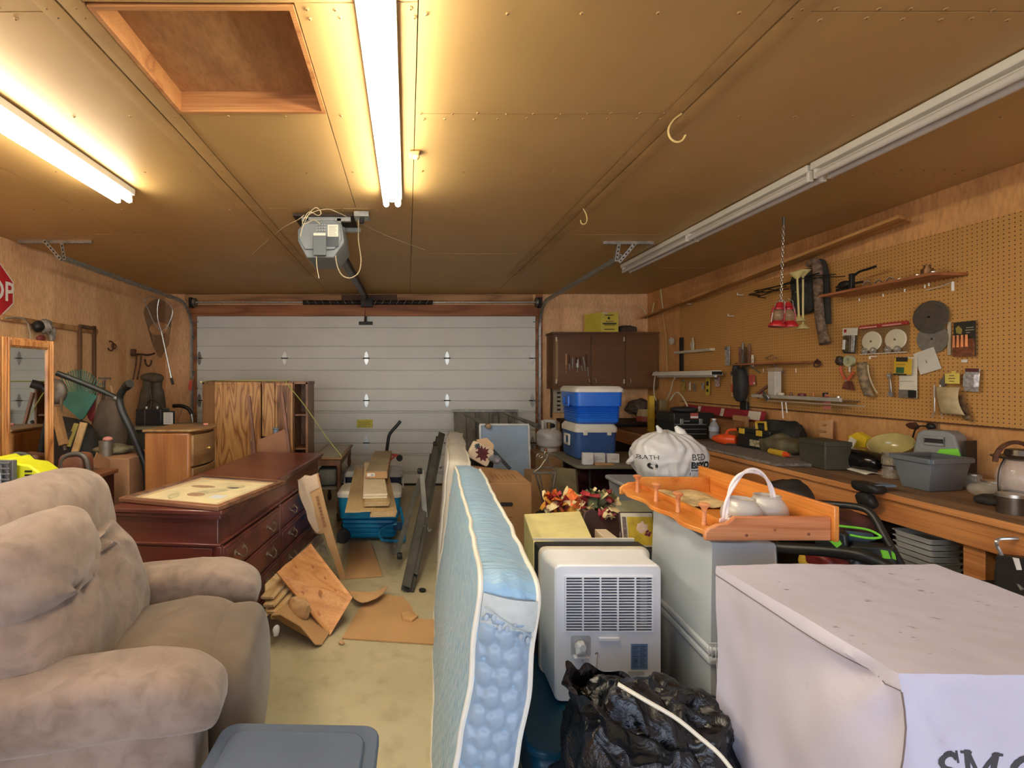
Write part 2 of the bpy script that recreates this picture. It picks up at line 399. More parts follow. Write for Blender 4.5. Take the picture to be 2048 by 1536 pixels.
# ---------------------------------------------------------------- the sectional door
m_door = mat('door_enamel', (216, 216, 204), .45, var=.025, scale=1.6, bump=.05, bscale=160)
door = thing('door_1', 'off-white ribbed overhead garage door with diamond hinges', 'garage door', ((DX0+DX1)/2, YF, 0))
door['kind'] = 'structure'; del door['category']
Yd = YF - .02
for s_ in range(4):
    z0 = .61*s_ + .002; prof = [(0, z0)]
    def groove(z, d=.022, wz=.009, dbl=False):
        prof.extend([(0, z-wz), (d, z-wz*.3), (d, z+wz*.3), (0, z+wz)])
        if dbl: prof.extend([(0, z+wz*2.0), (d*.6, z+wz*2.6), (0, z+wz*3.2)])
    groove(z0+.17, dbl=s_ < 2); groove(z0+.435, dbl=s_ < 2)
    prof.append((0, z0+.604))
    mm = M(); n = len(prof)
    vs = [(DX0+.01, Yd+d, z) for d, z in prof] + [(DX1-.01, Yd+d, z) for d, z in prof] + [(DX0+.01, Yd+.04, z0), (DX0+.01, Yd+.04, z0+.604), (DX1-.01, Yd+.04, z0), (DX1-.01, Yd+.04, z0+.604)]
    fs = [(i, i+n, i+n+1, i+1) for i in range(n-1)] + [(2*n, 2*n+1, 2*n+3, 2*n+2), (0, 2*n, 2*n+2, n), (n-1, 2*n-1, 2*n+3, 2*n+1)]
    fs += [tuple([2*n] + list(range(n)) + [2*n+1]), tuple([2*n+2] + list(range(n, 2*n)) + [2*n+3])]
    mm.add(vs, fs).obj('door_section', m_door, door, smooth=0)
m_galv = mat('galvanized_steel', (186, 188, 184), .38, .85, var=.1, scale=20)
m_galvd = mat('dull_galvanized', (140, 138, 128), .5, .8, var=.12, scale=12)
m_blk = mat('black_steel', (38, 36, 34), .5, .3, var=.1)
for zj in (1.832, 1.222, .612):
    for xh in (-3.0, -1.77, -.593, .571, 1.80):
        mm = M(); hw, hh = (.043, .1)
        for sg in (-1, 1):
            mm.prism([(-.012, .004*sg), (-hw*.72, .022*sg), (-.018, .075*sg), (0, hh*sg), (.018, .075*sg), (hw*.72, .022*sg), (.012, .004*sg)], .004, FW((xh, Yd-.001, zj)))
        h = mm.obj('hinge', m_galv if abs(xh) < 2 else m_galvd, door)
        M().cyl((xh-.048, Yd-.009, zj), (xh+.048, Yd-.009, zj), .0075, seg=8).obj('hinge_pin', m_blk, h)
M().box((DX0, Yd+.045, 0), (DX1, Yd+.06, 2.46)).obj('backing_panel', m_door, door)
M().box((-.88+.15, Yd-.004, .83), (-.88+.38, Yd, .95), ).obj('caution_sticker', mat('yellow_sticker', (205, 192, 70), .6, var=.1, scale=30), door)
mm = M()
for i in range(5): mm.box((-.71, Yd-.0055, .845+.018*i), (-.71 + .18 - .03*(i % 2), Yd-.004, .851+.018*i))
mm.obj('sticker_print', mat('sticker_ink', (130, 122, 50), .7, var=0), door)
M().box((DX0, Yd-.012, 0), (DX1, Yd+.03, .03)).obj('bottom_seal', mat('black_rubber', (36, 35, 34), .8, var=.05), door)
# tracks: vertical, curve, horizontal, hangers
def track(xc, sgn, yend, zr, label):
    t = thing('door_track', label, 'garage door track', (xc, YF-.1, 0))
    rad = .38; zt = zr - .0; path = [(xc, YF-.085, .0), (xc, YF-.085, zt-rad)] + [(xc, YF-.085-rad+rad*math.cos(a), zt-rad+rad*math.sin(a)) for a in [math.pi/2*k/10 for k in range(1, 11)]] + [(xc, yend, zt+.015)]
    mm = M(); prof = [(-.012, -.024), (.012, -.024), (.012, -.018), (-.006, -.018), (-.006, .018), (.012, .018), (.012, .024), (-.012, .024)]
    pts = [V(p) for p in path]; vs = []; fs = []; n = len(prof)
    for i, p in enumerate(pts):
        a = pts[max(i-1, 0)]; c = pts[min(i+1, len(pts)-1)]; d = (c-a).normalized(); nn = V((1, 0, 0)).cross(d)
        for (u, v) in prof: vs.append(p + V((-sgn, 0, 0))*u + nn*v)
    for i in range(len(pts)-1):
        for k in range(n): l = (k+1) % n; fs.append((i*n+k, i*n+l, (i+1)*n+l, (i+1)*n+k))
    mm.add(vs, fs + [tuple(range(n)), tuple((len(pts)-1)*n+k for k in range(n))]); mm.obj('rail', m_galv, t, smooth=0)
    for z in (.4, 1.0, 1.6, 2.1):
        M().box((xc-.02, YF-.085, z), (xc+.02, YF-.03, z+.05)).obj('bracket', m_galvd, t)
    for k, (z) in enumerate((.6, 1.22, 1.83, 2.35)):
        M().cyl((xc, YF-.075, z), (xc-sgn*.09, YF-.075, z), .006, seg=8).obj('roller_stem', m_galv, t)
    # perforated angle hangers at the near end
    def angle(p, q, nm):
        p, q = V(p), V(q); d = (q-p); L = d.length; d.normalize(); mm = M(); side = V((1, 0, 0)) if abs(d.x) < .9 else V((0, 1, 0))
        nn = d.cross(side).normalized(); u = nn.cross(d).normalized()
        mm.box((-.0015, -.014, 0), (.0015, .014, L), frame(p, u, nn, d)); mm.box((0, -.0155, 0), (.028, -.0125, L), frame(p, u, nn, d))
        o = mm.obj(nm, m_galv, t, smooth=0)
        k = int(L/.035); h = M()
        for i in range(k): h.cbox((.014, -.0162, .02+i*.035), (.012, .0008, .016), frame(p, u, nn, d)); h.cbox((.014, -.0118, .02+i*.035), (.012, .0008, .016), frame(p, u, nn, d))
        h.obj('slots', m_blk, o, smooth=0)
    ye = yend + .02
    angle((xc-sgn*.05, ye, zt-.02), (xc-sgn*.02, ye, ZC-.01), 'hanger'); angle((xc-sgn*.02, ye, zt-.02), (xc-sgn*.02+.28*(1 if sgn > 0 else -1)*.5, ye-.02, ZC-.01), 'hanger')
    if sgn > 0: angle((xc-.15, ye-.01, ZC-.012), (xc+.3, ye-.01, ZC-.012), 'ceiling_angle')
    else: angle((xc-.35, ye-.01, ZC-.012), (xc+.3, ye-.01, ZC-.012), 'ceiling_angle')
    M().box((xc-.02, YF-.14, 2.55), (xc+.02, YF-.03, 2.69)).obj('bearing_plate', m_blk, t)
    M().cyl((xc-sgn*.06, YF-.09, 2.625), (xc-sgn*.03, YF-.09, 2.625), .065, seg=20).obj('cable_drum', m_galvd, t)
    return t
track(DX0-.035, -1, 4.15, 2.60, 'steel door rail on hanger straps nearer the landing net wall')
track(DX1+.03, 1, 4.18, 2.60, 'steel door rail on hanger straps nearer the brown wall cabinet')
t = thing('torsion_spring_shaft', 'long steel shaft with dark wound springs above the garage door', 'spring shaft', (-.6, YF-.09, 2.625))
M().cyl((DX0-.1, YF-.09, 2.625), (DX1+.12, YF-.09, 2.625), .0125, seg=12).obj('shaft', m_galv, t)
for (a, c) in ((-1.49, -.66), (-.5, .36)):
    pts = []; n = int((c-a)/.0125); mm = M()
    mm.cyl((a, YF-.09, 2.625), (c, YF-.09, 2.625), .026, seg=16)
    for i in range(n*8): th = 2*math.pi*i/8; pts.append((a+(c-a)*i/(n*8), YF-.09+.031*math.cos(th), 2.625+.031*math.sin(th)))
    mm.tube(pts, .0042, 5); mm.obj('spring', mat('spring_steel', (70, 58, 50), .5, .6, var=.2, scale=14), t)
    mk = M(); k = 0; x = a + .06
    while x < c - .04:
        mk.bar((x, YF-.1215, 2.65), (x+.03*(1 if a < -1 else -1), YF-.1215, 2.60), .004, .009, (0, 1, 0)); x += .105
    mk.obj('paint_mark', mat('white_paint_stripe', (190, 176, 160), .6, var=0), t, kind='stuff')
M().box((-.66, YF-.14, 2.56), (-.5, YF-.04, 2.69)).obj('centre_bracket', m_blk, t)
# ---------------------------------------------------------------- the driver on its rail
m_grey = mat('opener_grey_plastic', (118, 124, 126), .45, var=.04); m_greyD = mat('opener_grey_dark', (84, 90, 94), .45, var=.04)
OY, OX = 3.38, -.62
op = thing('garage_door_opener', 'grey hanging garage door motor with a long rail to the door', 'garage door opener', (OX, OY, 2.5))
A = frame((OX, OY+.0, 2.545), (1, 0, 0), (0, 0, 1), (0, -1, 0))
mm = M(); mm.prism([(-.1, -.14), (.09, -.14), (.165, -.03), (.15, .1), (.1, .13), (-.1, .13), (-.165, .06), (-.165, -.02)], .36, A @ T(0, 0, -.36))
mm.obj('motor_housing', m_grey, op, bevel=.008)
M().prism([(-.11, -.085), (.1, -.085), (.15, -.01), (.14, .1), (-.13, .1), (-.155, .0)], .02, A).obj('end_cover', m_grey, op, bevel=.005)
M().prism(rr(.09, .14, .006, cx=-.0, cy=-.065), .03, A @ T(0, 0, .018)).obj('light_cover', m_greyD, op, bevel=.002)
M().prism(rr(.085, .018, .002, cx=-.0, cy=.012), .002, A @ T(0, 0, .048)).obj('label_strip', mat('label_white', (215, 210, 190), .6, var=.02), op)
M().prism(rr(.075, .085, .003, cx=.09, cy=.045), .004, A @ T(0, 0, .021)).obj('wiring_label', MATS['label_white'], op)
mm = M()
for i in range(7): mm.box((.062, .012+.01*i, .0255), (.118-.006*(i % 3), .0145+.01*i, .0262), A)
mm.obj('label_print', mat('print_grey', (120, 116, 104), .8, var=0), op)
M().prism(rr(.085, .075, .01, cx=.09, cy=-.03), .006, A @ T(0, 0, .018)).obj('lens_panel', mat('opener_slate', (70, 76, 80), .3, var=.03), op, bevel=.002)
mm = M()
for i in range(4):
    for j in range(3): mm.cyl(A @ V((-.02+.018*i, .045+.02*j, .018)), A @ V((-.02+.018*i, .045+.02*j, .03)), .005, seg=8)
mm.obj('terminal_screws', m_galv, op)
mm = M(); mm.box((OX-.22, OY+.08, ZC-.03), (OX+.22, OY+.4, ZC-.012)); mm.obj('ceiling_board', mat('dark_plank', (62, 46, 34), .8), op)
mm = M(); mm.box((OX-.16, OY+.1, ZC-.06), (OX+.2, OY+.13, ZC-.03)); mm.box((OX+.1, OY+.1, 2.65), (OX+.13, OY+.13, ZC-.04)); mm.box((OX-.14, OY+.1, 2.65), (OX-.11, OY+.13, ZC-.04)); mm.box((OX-.1, OY+.35, ZC-.06), (OX+.25, OY+.38, ZC-.03)); mm.box((OX+.1, OY+.3, 2.65), (OX+.13, OY+.33, ZC-.04))
mm.obj('hanger_angle', m_galv, op)
mm = M(); a0 = V((OX+.07, OY+.3, 2.56)); a1 = V((-.59, YF-.16, 2.69)); mm.bar(a0, a1, .062, .075); mm.obj('rail', m_greyD, op, bevel=.003)
mm = M()
for k in (-1, 1): mm.bar(a0+V((.034*k, 0, 0)), a1+V((.034*k, 0, 0)), .006, .03)
mm.obj('belt', m_blk, op)
M().bar(a0+V((.01, .12, -.042)), a0+V((.01, .3, -.035)), .034, .004).obj('rail_sticker', MATS['label_white'], op)
mm = M(); tr = lerp(a0, a1, .9); mm.cbox(tr+V((0, 0, -.05)), (.07, .14, .05)); mm.obj('trolley', m_blk, op, bevel=.004)
mm = M(); mm.bar(tr+V((0, .02, -.05)), (-.60, YF-.06, 2.36), .024, .005, (1, 0, 0)); mm.obj('door_arm', m_blk, op)
mm = M(); mm.cbox((-.60, YF-.032, 2.335), (.2, .02, .048)); mm.cbox((-.60, YF-.05, 2.37), (.035, .03, .12)); mm.obj('door_bracket', m_blk, op)
M().tube(spline([tr+V((.01, 0, -.07)), tr+V((.012, .0, -.2)), tr+V((.0, .02, -.34))], 4), .0025, 5).obj('release_cord', mat('red_cord', (150, 60, 45), .7, var=0), op)
M().tube([tr+V((.0, .02, -.34)), tr+V((.0, .02, -.37))], .006, 6).obj('release_handle', MATS['red_cord'], op)
m_wire = mat('cream_wire', (214, 196, 158), .6, var=0)
mm = M(); z = ZC-.02; q = lambda px, py, Y=OY-.02: P(px, py, Y)
mm.tube(spline([q(601, 473), q(605, 455), q(618, 428), q(632, 415), q(642, 425), q(636, 431), q(618, 424), q(605, 445), q(612, 447), q(628, 440), q(640, 448)], 5), .0028, 5)
mm.tube(spline([q(606, 440), q(625, 425), q(655, 418), q(675, 425), PZ(723, 447, 2.752), PZ(770, 470, 2.752), PZ(850, 500, 2.752)], 5), .0025, 5)
mm.tube(spline([q(608, 430), q(595, 440), PZ(560, 460, 2.752), PZ(505, 508, 2.752)], 5), .0025, 5)
mm.obj('signal_wire', m_wire, op)
M().tube(spline([q(632, 505), q(633, 520), q(634, 535), q(638, 557)], 4), .0025, 5).obj('antenna_wire', m_wire, op)
mm = M(); mm.tube(spline([P(672, 480, OY+.02), P(672, 520, OY+.02), P(682, 548, OY+.04), P(700, 556, OY+.05), P(717, 545, OY+.07), P(722, 520, OY+.08), P(717, 480, OY+.08), P(717, 440, OY+.1)], 6), .004, 6); mm.obj('power_cord', mat('cord_tan', (170, 152, 120), .6, var=0), op)
so = thing('ceiling_socket', 'small grey socket box on the ceiling beside the garage door motor', 'socket box', (-.335, 3.47, ZC))
M().box((-.39, 3.42, ZC-.045), (-.28, 3.53, ZC-.006)).obj('box', m_galv, so, bevel=.004)
M().cyl((-.335, 3.47, ZC-.08), (-.335, 3.47, ZC-.045), .016).obj('plug', m_blk, so)
# ---------------------------------------------------------------- strip lights
m_fix = mat('white_fixture_enamel', (226, 222, 208), .35, var=.02); m_tubeoff = mat('unlit_tube_glass', (214, 208, 198), .2, var=.02, coat=.3)
m_on = glow('lit_tube', (255, 247, 226), TUBE_POWER)
def strip(x, y0, y1, lit, label, pairs=1, tang=.0):
    t = thing('strip_light', label, 'ceiling light', (x, (y0+y1)/2, ZC), group=None)
    M().box((x-.065, y0, ZC-.048), (x+.065, y1, ZC-.008)).obj('housing', m_fix, t, bevel=.004)
    mm = M(); mm.prism([(-.022, 0), (.022, 0), (.012, -.02), (-.012, -.02)], y1-y0-.02, frame((x, y0+.01, ZC-.048), (1, 0, 0), (0, 0, 1), (0, 1, 0))); mm.obj('ridge', m_fix, t)
    L = (y1-y0)/pairs
    for k in range(pairs):
        for sx in (-1, 1):
            a, c = y0+L*k, y0+L*(k+1)
            M().cyl((x+sx*.038, a+.02, ZC-.083), (x+sx*.038, c-.02, ZC-.083), .0185, seg=14).obj('tube', m_on if lit else m_tubeoff, t)
            for yy in (a+.008, c-.02):
                M().box((x+sx*.038-.014, yy-.005, ZC-.1), (x+sx*.038+.014, yy+.013, ZC-.045)).obj('lamp_holder', m_fix, t, bevel=.003)
    return t
strip(-.10, .62, 3.10, True, 'lit twin tube strip light running over the middle of the garage ceiling')
strip(-1.81, .55, 3.03, True, 'lit twin tube strip light nearest the stop sign wall')
strip(2.33, 2.68, 5.03, False, 'unlit white strip light in line with another, ending nearest the garage door', 2)
strip(2.33, .26, 2.66, False, 'unlit white strip light in line with another, passing over the smoker cover', 2)
# ================================================================ recliner
m, nt, b = _base('brown_microfibre', .95, 0)
n = _noise(nt, 2.2, 4, (1, 1, 1), .2); r = _ramp(nt, n.outputs[0], [(.28, (112, 93, 77)), (.5, (138, 117, 101)), (.7, (152, 131, 115))])
n2 = _noise(nt, 170, 3); n3 = _noise(nt, 14, 4, (1, 1, 1), .8)
mx = nt.nodes.new('ShaderNodeMix'); mx.data_type = 'RGBA'; mx.blend_type = 'MULTIPLY'; mx.inputs[0].default_value = .7
r3 = _ramp(nt, n3.outputs[0], [(.32, (205, 196, 188)), (.6, (255, 255, 255))])
nt.links.new(r.outputs[0], mx.inputs[6]); nt.links.new(r3.outputs[0], mx.inputs[7]); nt.links.new(mx.outputs[2], b.inputs['Base Color'])
_bump(nt, b, n2.outputs[0], .25, .003); b.inputs['Sheen Weight'].default_value = .25; b.inputs['Sheen Roughness'].default_value = .6; m_micro = m
m_soil_dim = mat('soiled_dimmed_microfibre', (104, 87, 70), .95, var=.12, scale=3, bump=.25, bscale=170, sheen=.2, bdist=.003)  # soiling, plus shade put into the colour of seat and footrest
rec = thing('recliner', 'brown microfibre recliner armchair with overstuffed stained cushions', 'armchair', (-1.10, 1.84, 0), 9.6)
# local: x forward, y away from the camera side, z up
def puff(c, r, e=.55, amp=.012, fr=5, seed=0, rot=None, n=(56, 36), fn=None):
    mm = M(); mm.sph((0, 0, 0), r, None, n[0], n[1], e, e, amp, fr, seed)
    if fn: mm.v = [fn(p) for p in mm.v]
    A = Matrix.Translation(c) @ (rot if rot is not None else Matrix.Identity(4)); mm.v = [A @ p for p in mm.v]; return mm
def tuft(p, r, depth, centers):
    for (cx_, cz_, k) in centers:
        d = math.hypot((p.y-cx_), (p.z-cz_)); p.x -= depth*math.exp(-(d/k)**2) if p.x > 0 else 0
    return p
def creases(p, zc, depth, fr, seed):
    """folds that fan out from the pinched seam at the foot or head of a cushion"""
    a = math.atan2(p.y, (p.z-zc) or 1e-4); d = math.hypot(p.y, p.z-zc)
    k = math.exp(-d*5.0); p.x += depth*k*math.sin(a*fr + seed) if p.x > 0 else 0; return p
body = M(); body.rbox((-.42, -.47, .05), (.36, .47, .44), 10, .004, 5, 1, .1); body.obj('body', m_micro, rec, world=False)
# arms: fat rolls over side panels
for sy, sd in ((-1, 3), (1, 5)):
    def armfn(p, sy=sy, sd=sd):
        x = p.x; f = max(0, (x-.25)/.25)
        p.z += .035*math.sin((x+.45)*1.6) - .05*f*f; w_ = .007*noise.noise(V((x*14, p.y*5, sd))) ; p.z += w_
        return p
    mm = M(); mm.sph((0, 0, 0), (.50, .115, .105), None, 60, 30, .32, .62, .008, 6, sd); mm.v = [armfn(p) + V((-.05, sy*.40, .53)) for p in mm.v]
    a = mm.obj('armrest', m_micro, rec, world=False)
    mm = M(); mm.rbox((-.46, sy*.40-.085, .05), (.385, sy*.40+.085, .50), 10, .006, 4, sd+9, .14); mm.obj('arm_panel', m_micro, rec, world=False)
# seat, front roll and footrest
def seatfn(p):
    p.z += .025*math.sin(p.x*6)+.008*noise.noise(V((p.x*7, p.y*7, 1))); 
    if p.x > .1: p.z -= (p.x-.1)**2*.9
    p.z -= .010*math.exp(-((p.x-.12+.05*math.sin(p.y*4))/.012)**2) if p.z > 0 else 0
    return p
puff((.06, 0, .44), (.42, .285, .125), .42, .01, 4, 11, fn=seatfn).obj('seat_cushion', m_soil_dim, rec, world=False)
def footfn(p): p.x += .035*math.cos(p.z*4); return p
puff((.36, 0, .28), (.135, .30, .27), .45, .008, 4, 15, fn=footfn).obj('footrest', m_soil_dim, rec, world=False)
puff((.40, .19, .24), (.10, .085, .21), .5, .006, 4, 17).obj('footrest', m_soil_dim, rec, world=False)
# back: three soft tiers and the outer roll
tilt = RY(-14)
def groove(p, segs):
    if p.x <= 0: return p
    for (y0, z0, y1, z1, w_, d_) in segs:
        a = V((y0, z0)); b_ = V((y1, z1)); q = V((p.y, p.z)); t = max(0, min(1, (q-a).dot(b_-a)/(b_-a).length_squared)); e = (q-a-(b_-a)*t).length; p.x -= d_*math.sin(math.pi*min(1, .15+t*.85))*math.exp(-(e/w_)**2)
    return p
G0 = [(-.02, .20, .03, -.02, .014, .022), (.06, .20, .14, .02, .016, .018), (-.12, .19, -.16, .0, .014, .016), (.13, .20, .27, .10, .016, .020), (-.2, .16, -.32, .0, .016, .014), (.0, .2, -.06, .06, .01, .012), (.2, -.12, .33, -.02, .02, .010)]
def f0(p):
    p = groove(p, G0)
    p = creases(p, .22, .032, 13, 2); p.x += .03*math.exp(-((p.z+.05)/.2)**2) if p.x > 0 else 0; return p
puff((-.25, 0, .64), (.205, .425, .30), .55, .007, 3, 21, tilt, (90, 60), f0).obj('lumbar_cushion', m_micro, rec, world=False)
G1 = [(-.05, -.15, -.02, .02, .012, .012), (.08, -.16, .16, .0, .014, .016), (.2, -.15, .30, -.04, .014, .016), (-.16, -.14, -.2, .0, .012, .010), (.24, -.02, .33, .06, .012, .010)]
def f1(p): p = groove(p, G1); p = creases(p, -.15, .018, 12, 3); return p
puff((-.35, .04, .945), (.20, .42, .215), .7, .007, 4, 23, tilt, (90, 54), f1).obj('headrest_roll', m_micro, rec, world=False)
puff((-.25, -.20, .905), (.20, .235, .165), .65, .007, 4, 27, tilt, (72, 44), f1).obj('headrest_cushion', m_micro, rec, world=False)
puff((-.42, .03, .72), (.13, .44, .40), .45, .008, 3, 29, tilt).obj('back_shell', m_micro, rec, world=False)
mm = M()
for q_ in ((-.10, -.487, .365),):
    x, y, z = q_
    mm.tube(spline([(x, y, z), (x-.012, y-.012, z-.05), (x+.008, y-.014, z-.12), (x+.022, y-.012, z-.075), (x+.012, y-.008, z-.02), (x, y, z)], 6), .0045, 6)
    mm.tube(spline([(x+.008, y-.013, z-.115), (x-.006, y-.013, z-.17), (x-.004, y-.01, z-.23)], 5), .0045, 6)
    mm.box((x-.012, y-.004, z-.015), (x+.014, y+.012, z+.012))
mm.obj('release_loop', mat('black_strap', (28, 27, 28), .6, var=0), rec, world=False)
# ================================================================ grey tote lid in the foreground
m_tote = mat('slate_blue_plastic', (80, 91, 110), .42, var=.06, scale=3, bump=.1, bscale=90)
t = thing('storage_tote', 'slate blue plastic storage tote with lid in front of the recliner arm', 'tote', (-.345, 1.22, 0), -1.5)
mm = M(); mm.hexa([(-.19, -.24, 0), (.19, -.24, 0), (.19, .24, 0), (-.19, .24, 0)], [(-.225, -.28, .40), (.225, -.28, .40), (.225, .28, .40), (-.225, .28, .40)])
mm.obj('bin', m_tote, t, world=False, bevel=.02)
mm = M(); mm.prism(rr(.50, .60, .05, 6), .03, T(0, 0, .40)); mm.obj('lid', m_tote, t, world=False, bevel=.006)
mm = M(); mm.prism(rr(.42, .51, .05, 6), .012, T(0, 0, .43)); l = mm.obj('raised_panel', m_tote, t, world=False, bevel=.006)
for s in (-1, 1):
    mm = M(); mm.box((s*.245-.02, -.07, .36), (s*.245+.02, .07, .41)); mm.obj('latch', mat('black_plastic', (34, 34, 36), .4, var=.05), t, world=False, bevel=.005)
# ================================================================ mahogany dresser
m_mah = wood('red_mahogany', (112, 56, 46), (82, 38, 32), 'y', 2.5, 4, .35, .35, .3, .05)
m_mahd = mat('dark_mahogany', (58, 28, 24), .4, var=.1)
m_brass = mat('antique_pewter', (150, 135, 118), .35, .85, var=.15, scale=40)
pN, pF = V((-.985, 2.48, 0)), V((-.80, 4.36, 0))
d = (pF-pN); L = d.length; d.normalize(); nrm = V((d.y, -d.x, 0)); H = .85; D = .60
A = frame(pN, d, V((-nrm.x, -nrm.y, 0)), (0, 0, 1))     # x along the front, y into the body, z up
dr = bpy.data.objects.new('dresser', None); COL.objects.link(dr); dr.matrix_basis = A; dr['label'] = 'long red mahogany dresser with pewter bail handles, a framed print lying on top'; dr['category'] = 'dresser'
mm = M(); mm.box((.02, .02, .10), (L-.02, D, .80)); mm.box((.05, .06, 0), (L-.05, D-.03, .10)); mm.obj('carcass', m_mah, dr, world=False, bevel=.004)
mm = M(); mm.box((-.02, -.02, .825), (L+.02, D+.02, H)); mm.box((-.008, -.008, .80), (L+.008, D+.01, .825)); mm.obj('top', m_mah, dr, world=False, bevel=.006)
mm = M(); mm.box((.0, .0, .655), (L, D, .668)); mm.box((.0, .0, .09), (L, D, .11)); mm.obj('moulding', m_mah, dr, world=False, bevel=.004)
mm = M(); mm.box((.012, .05, .14), (.02, D-.04, .64)); mm.obj('end_panel', m_mah, dr, world=False, bevel=.003)
def drawer(x0, x1, z0, z1, handles):
    mm = M(); mm.box((x0, -.004, z0), (x1, .02, z1)); dd = mm.obj('drawer', m_mah, dr, world=False, bevel=.005)
    mm = M(); mm.box((x0+.02, -.010, z0+.02), (x1-.02, .0, z1-.02)); mm.obj('drawer_face', m_mah, dd, world=False, bevel=.004)
    for hx in handles:
        zc = (z0+z1)/2+.01; mm = M()
        mm.tube(spline([(hx-.05, -.014, zc), (hx-.045, -.034, zc-.012), (hx-.02, -.04, zc-.032), (hx+.02, -.04, zc-.032), (hx+.045, -.034, zc-.012), (hx+.05, -.014, zc)], 5), .0048, 6)
        for s in (-1, 1): mm.lathe([(.018, 0), (.012, .005), (.006, .008), (.006, .016), (0, .018)], frame((hx+.05*s, -.009, zc), (1, 0, 0), (0, 0, 1), (0, -1, 0)), seg=12)
        for s in (-1, 1): mm.prism([(0, .022), (.014, .012), (.02, 0), (.014, -.012), (0, -.022), (-.012, -.006), (-.012, .006)], .002, frame((hx+.05*s, -.009, zc), (s, 0, 0), (0, 0, 1), (0, -1, 0)))
        mm.obj('handle', m_brass, dd, world=False)
mid = .86
for (z0, z1) in ((.475, .64), (.30, .465), (.125, .29)):
    drawer(.04, mid-.015, z0, z1, (.21, .66)); drawer(mid+.015, L-.04, z0, z1, (mid+.22, L-.24))
for x in (.0, mid-.015, L-.03):
    M().box((x, -.006, .10), (x+.03, .02, .655)).obj('stile', m_mah, dr, world=False, bevel=.003)
# framed print lying on the dresser
c00, c10, c11, c01 = PZ(237, 994, .88), PZ(436, 1012, .88), PZ(545, 962, .88), PZ(345, 951, .88)
u = (c10-c00).normalized(); o = c00; wv = (c10-c00).length; hv = .66; v = V((-u.y, u.x, 0))
A = frame((o.x, o.y, .852), u, v, (0, 0, 1))
pic = bpy.data.objects.new('framed_print', None); COL.objects.link(pic); pic.matrix_basis = A; pic['label'] = 'large framed print with a pale botanical picture, lying flat on the mahogany dresser'; pic['category'] = 'picture'
m_frw = wood('worn_frame_wood', (134, 92, 66), (100, 66, 46), 'x', 6, 4, .5)
mm = M(); f = .035
mm.box((0, 0, 0), (wv, f, .024)); mm.box((0, hv-f, 0), (wv, hv, .024)); mm.box((0, f, 0), (f, hv-f, .024)); mm.box((wv-f, f, 0), (wv, hv-f, .024)); mm.obj('frame', m_frw, pic, world=False, bevel=.004)
M().box((f, f, .002), (wv-f, hv-f, .012)).obj('mat_board', mat('tan_mat_board', (196, 160, 112), .8, var=.03), pic, world=False)
m_paper = mat('aged_print_paper', (222, 206, 154), .7, var=.07, scale=7)
M().box((f+.045, f+.045, .012), (wv-f-.045, hv-f-.045, .0135)).obj('print', m_paper, pic, world=False)
mm = M()
def leaf(mm, c, r1, r2, ang, Tz=0.0137):
    mm.prism([(c[0]+r1*math.cos(a)*math.cos(ang)-r2*math.sin(a)*math.sin(ang), c[1]+r1*math.cos(a)*math.sin(ang)+r2*math.sin(a)*math.cos(ang)) for a in [2*math.pi*k/14 for k in range(14)]], .0006, T(0, 0, Tz))
m_ink = mat('sepia_ink', (150, 108, 58), .8, var=.25, scale=40); m_ink2 = mat('olive_wash', (196, 184, 136), .8, var=.15, scale=20)
leaf(mm, (.23, .40), .085, .03, .05); leaf(mm, (.33, .22), .06, .04, -.2); mm.obj('drawing', m_ink, pic, world=False)
mm = M(); leaf(mm, (.38, .33), .14, .05, .9, .0135); leaf(mm, (.22, .17), .1, .03, 2.2, .0135); leaf(mm, (.43, .45), .06, .05, 0, .0135); mm.obj('drawing_wash', m_ink2, pic, world=False)
mm = M(); mm.box((.45, .17, .0142), (.53, .24, .0155), None); mm.obj('price_tag', mat('tag_paper', (206, 216, 220), .7, var=.02), pic, world=False)
M().box((f, f, .018), (wv-f, hv-f, .0195)).obj('glass', glass('picture_glass', (235, 240, 240), .05, .10), pic, world=False)
# ================================================================ chest of drawers on end behind
m_maple = wood('honey_maple', (168, 112, 56), (138, 84, 40), 'z', 2, 4, .4, .3, .25, .05)
m_mapleg = wood('faded_maple_fronts', (150, 116, 74), (118, 84, 50), 'y', 3, 5, .45, .2)
ch = thing('chest_of_drawers', 'honey maple chest with bowed drawer fronts behind the dresser end', 'chest of drawers', (-1.83, 3.8, 0))
M().box((-2.01, 3.60, .02), (-1.66, 4.06, 1.13)).obj('carcass', m_maple, ch, bevel=.02)
def bow(y): t_ = (y-3.62)/(.42); return .045*math.sin(math.pi*t_)
for k in range(4):
    z0 = .10+.255*k; mm = M(); pts = [(3.625+.40*i/10) for i in range(11)]
    poly = [(-1.665, y) for y in (pts[0], pts[-1])]
    poly = [(-1.68, pts[0])] + [(-1.645+bow(y), y) for y in pts] + [(-1.68, pts[-1])]
    mm.prism(poly, .24, T(0, 0, z0)); dd = mm.obj('drawer', m_mapleg, ch, bevel=.004)
    mm = M(); mm.lathe([(.008, 0), (.008, .012), (.017, .02), (.012, .028), (0, .03)], frame((-1.645+.04, 3.78, z0+.12), (0, 1, 0), (0, 0, 1), (1, 0, 0)), seg=14); mm.obj('knob', mat('brass', (200, 160, 90), .3, .9, var=.05), dd)
mm = M(); mm.prism([(-2.02, 3.59), (-1.65, 3.59)] + [(-1.63+bow(3.59+.05*i), 3.59+.05*i) for i in range(1, 9)] + [(-1.64, 4.07), (-2.02, 4.07)], .02, T(0, 0, 1.13)); mm.obj('top', m_mapleg, ch, bevel=.008)
M().sph((-1.70, 3.98, 1.158), (.03, .02, .012), seed=3, amp=.1).solo('pink_soap', mat('pink_soap', (226, 150, 140), .5), 'small pink bar on the honey maple chest', 'soap')
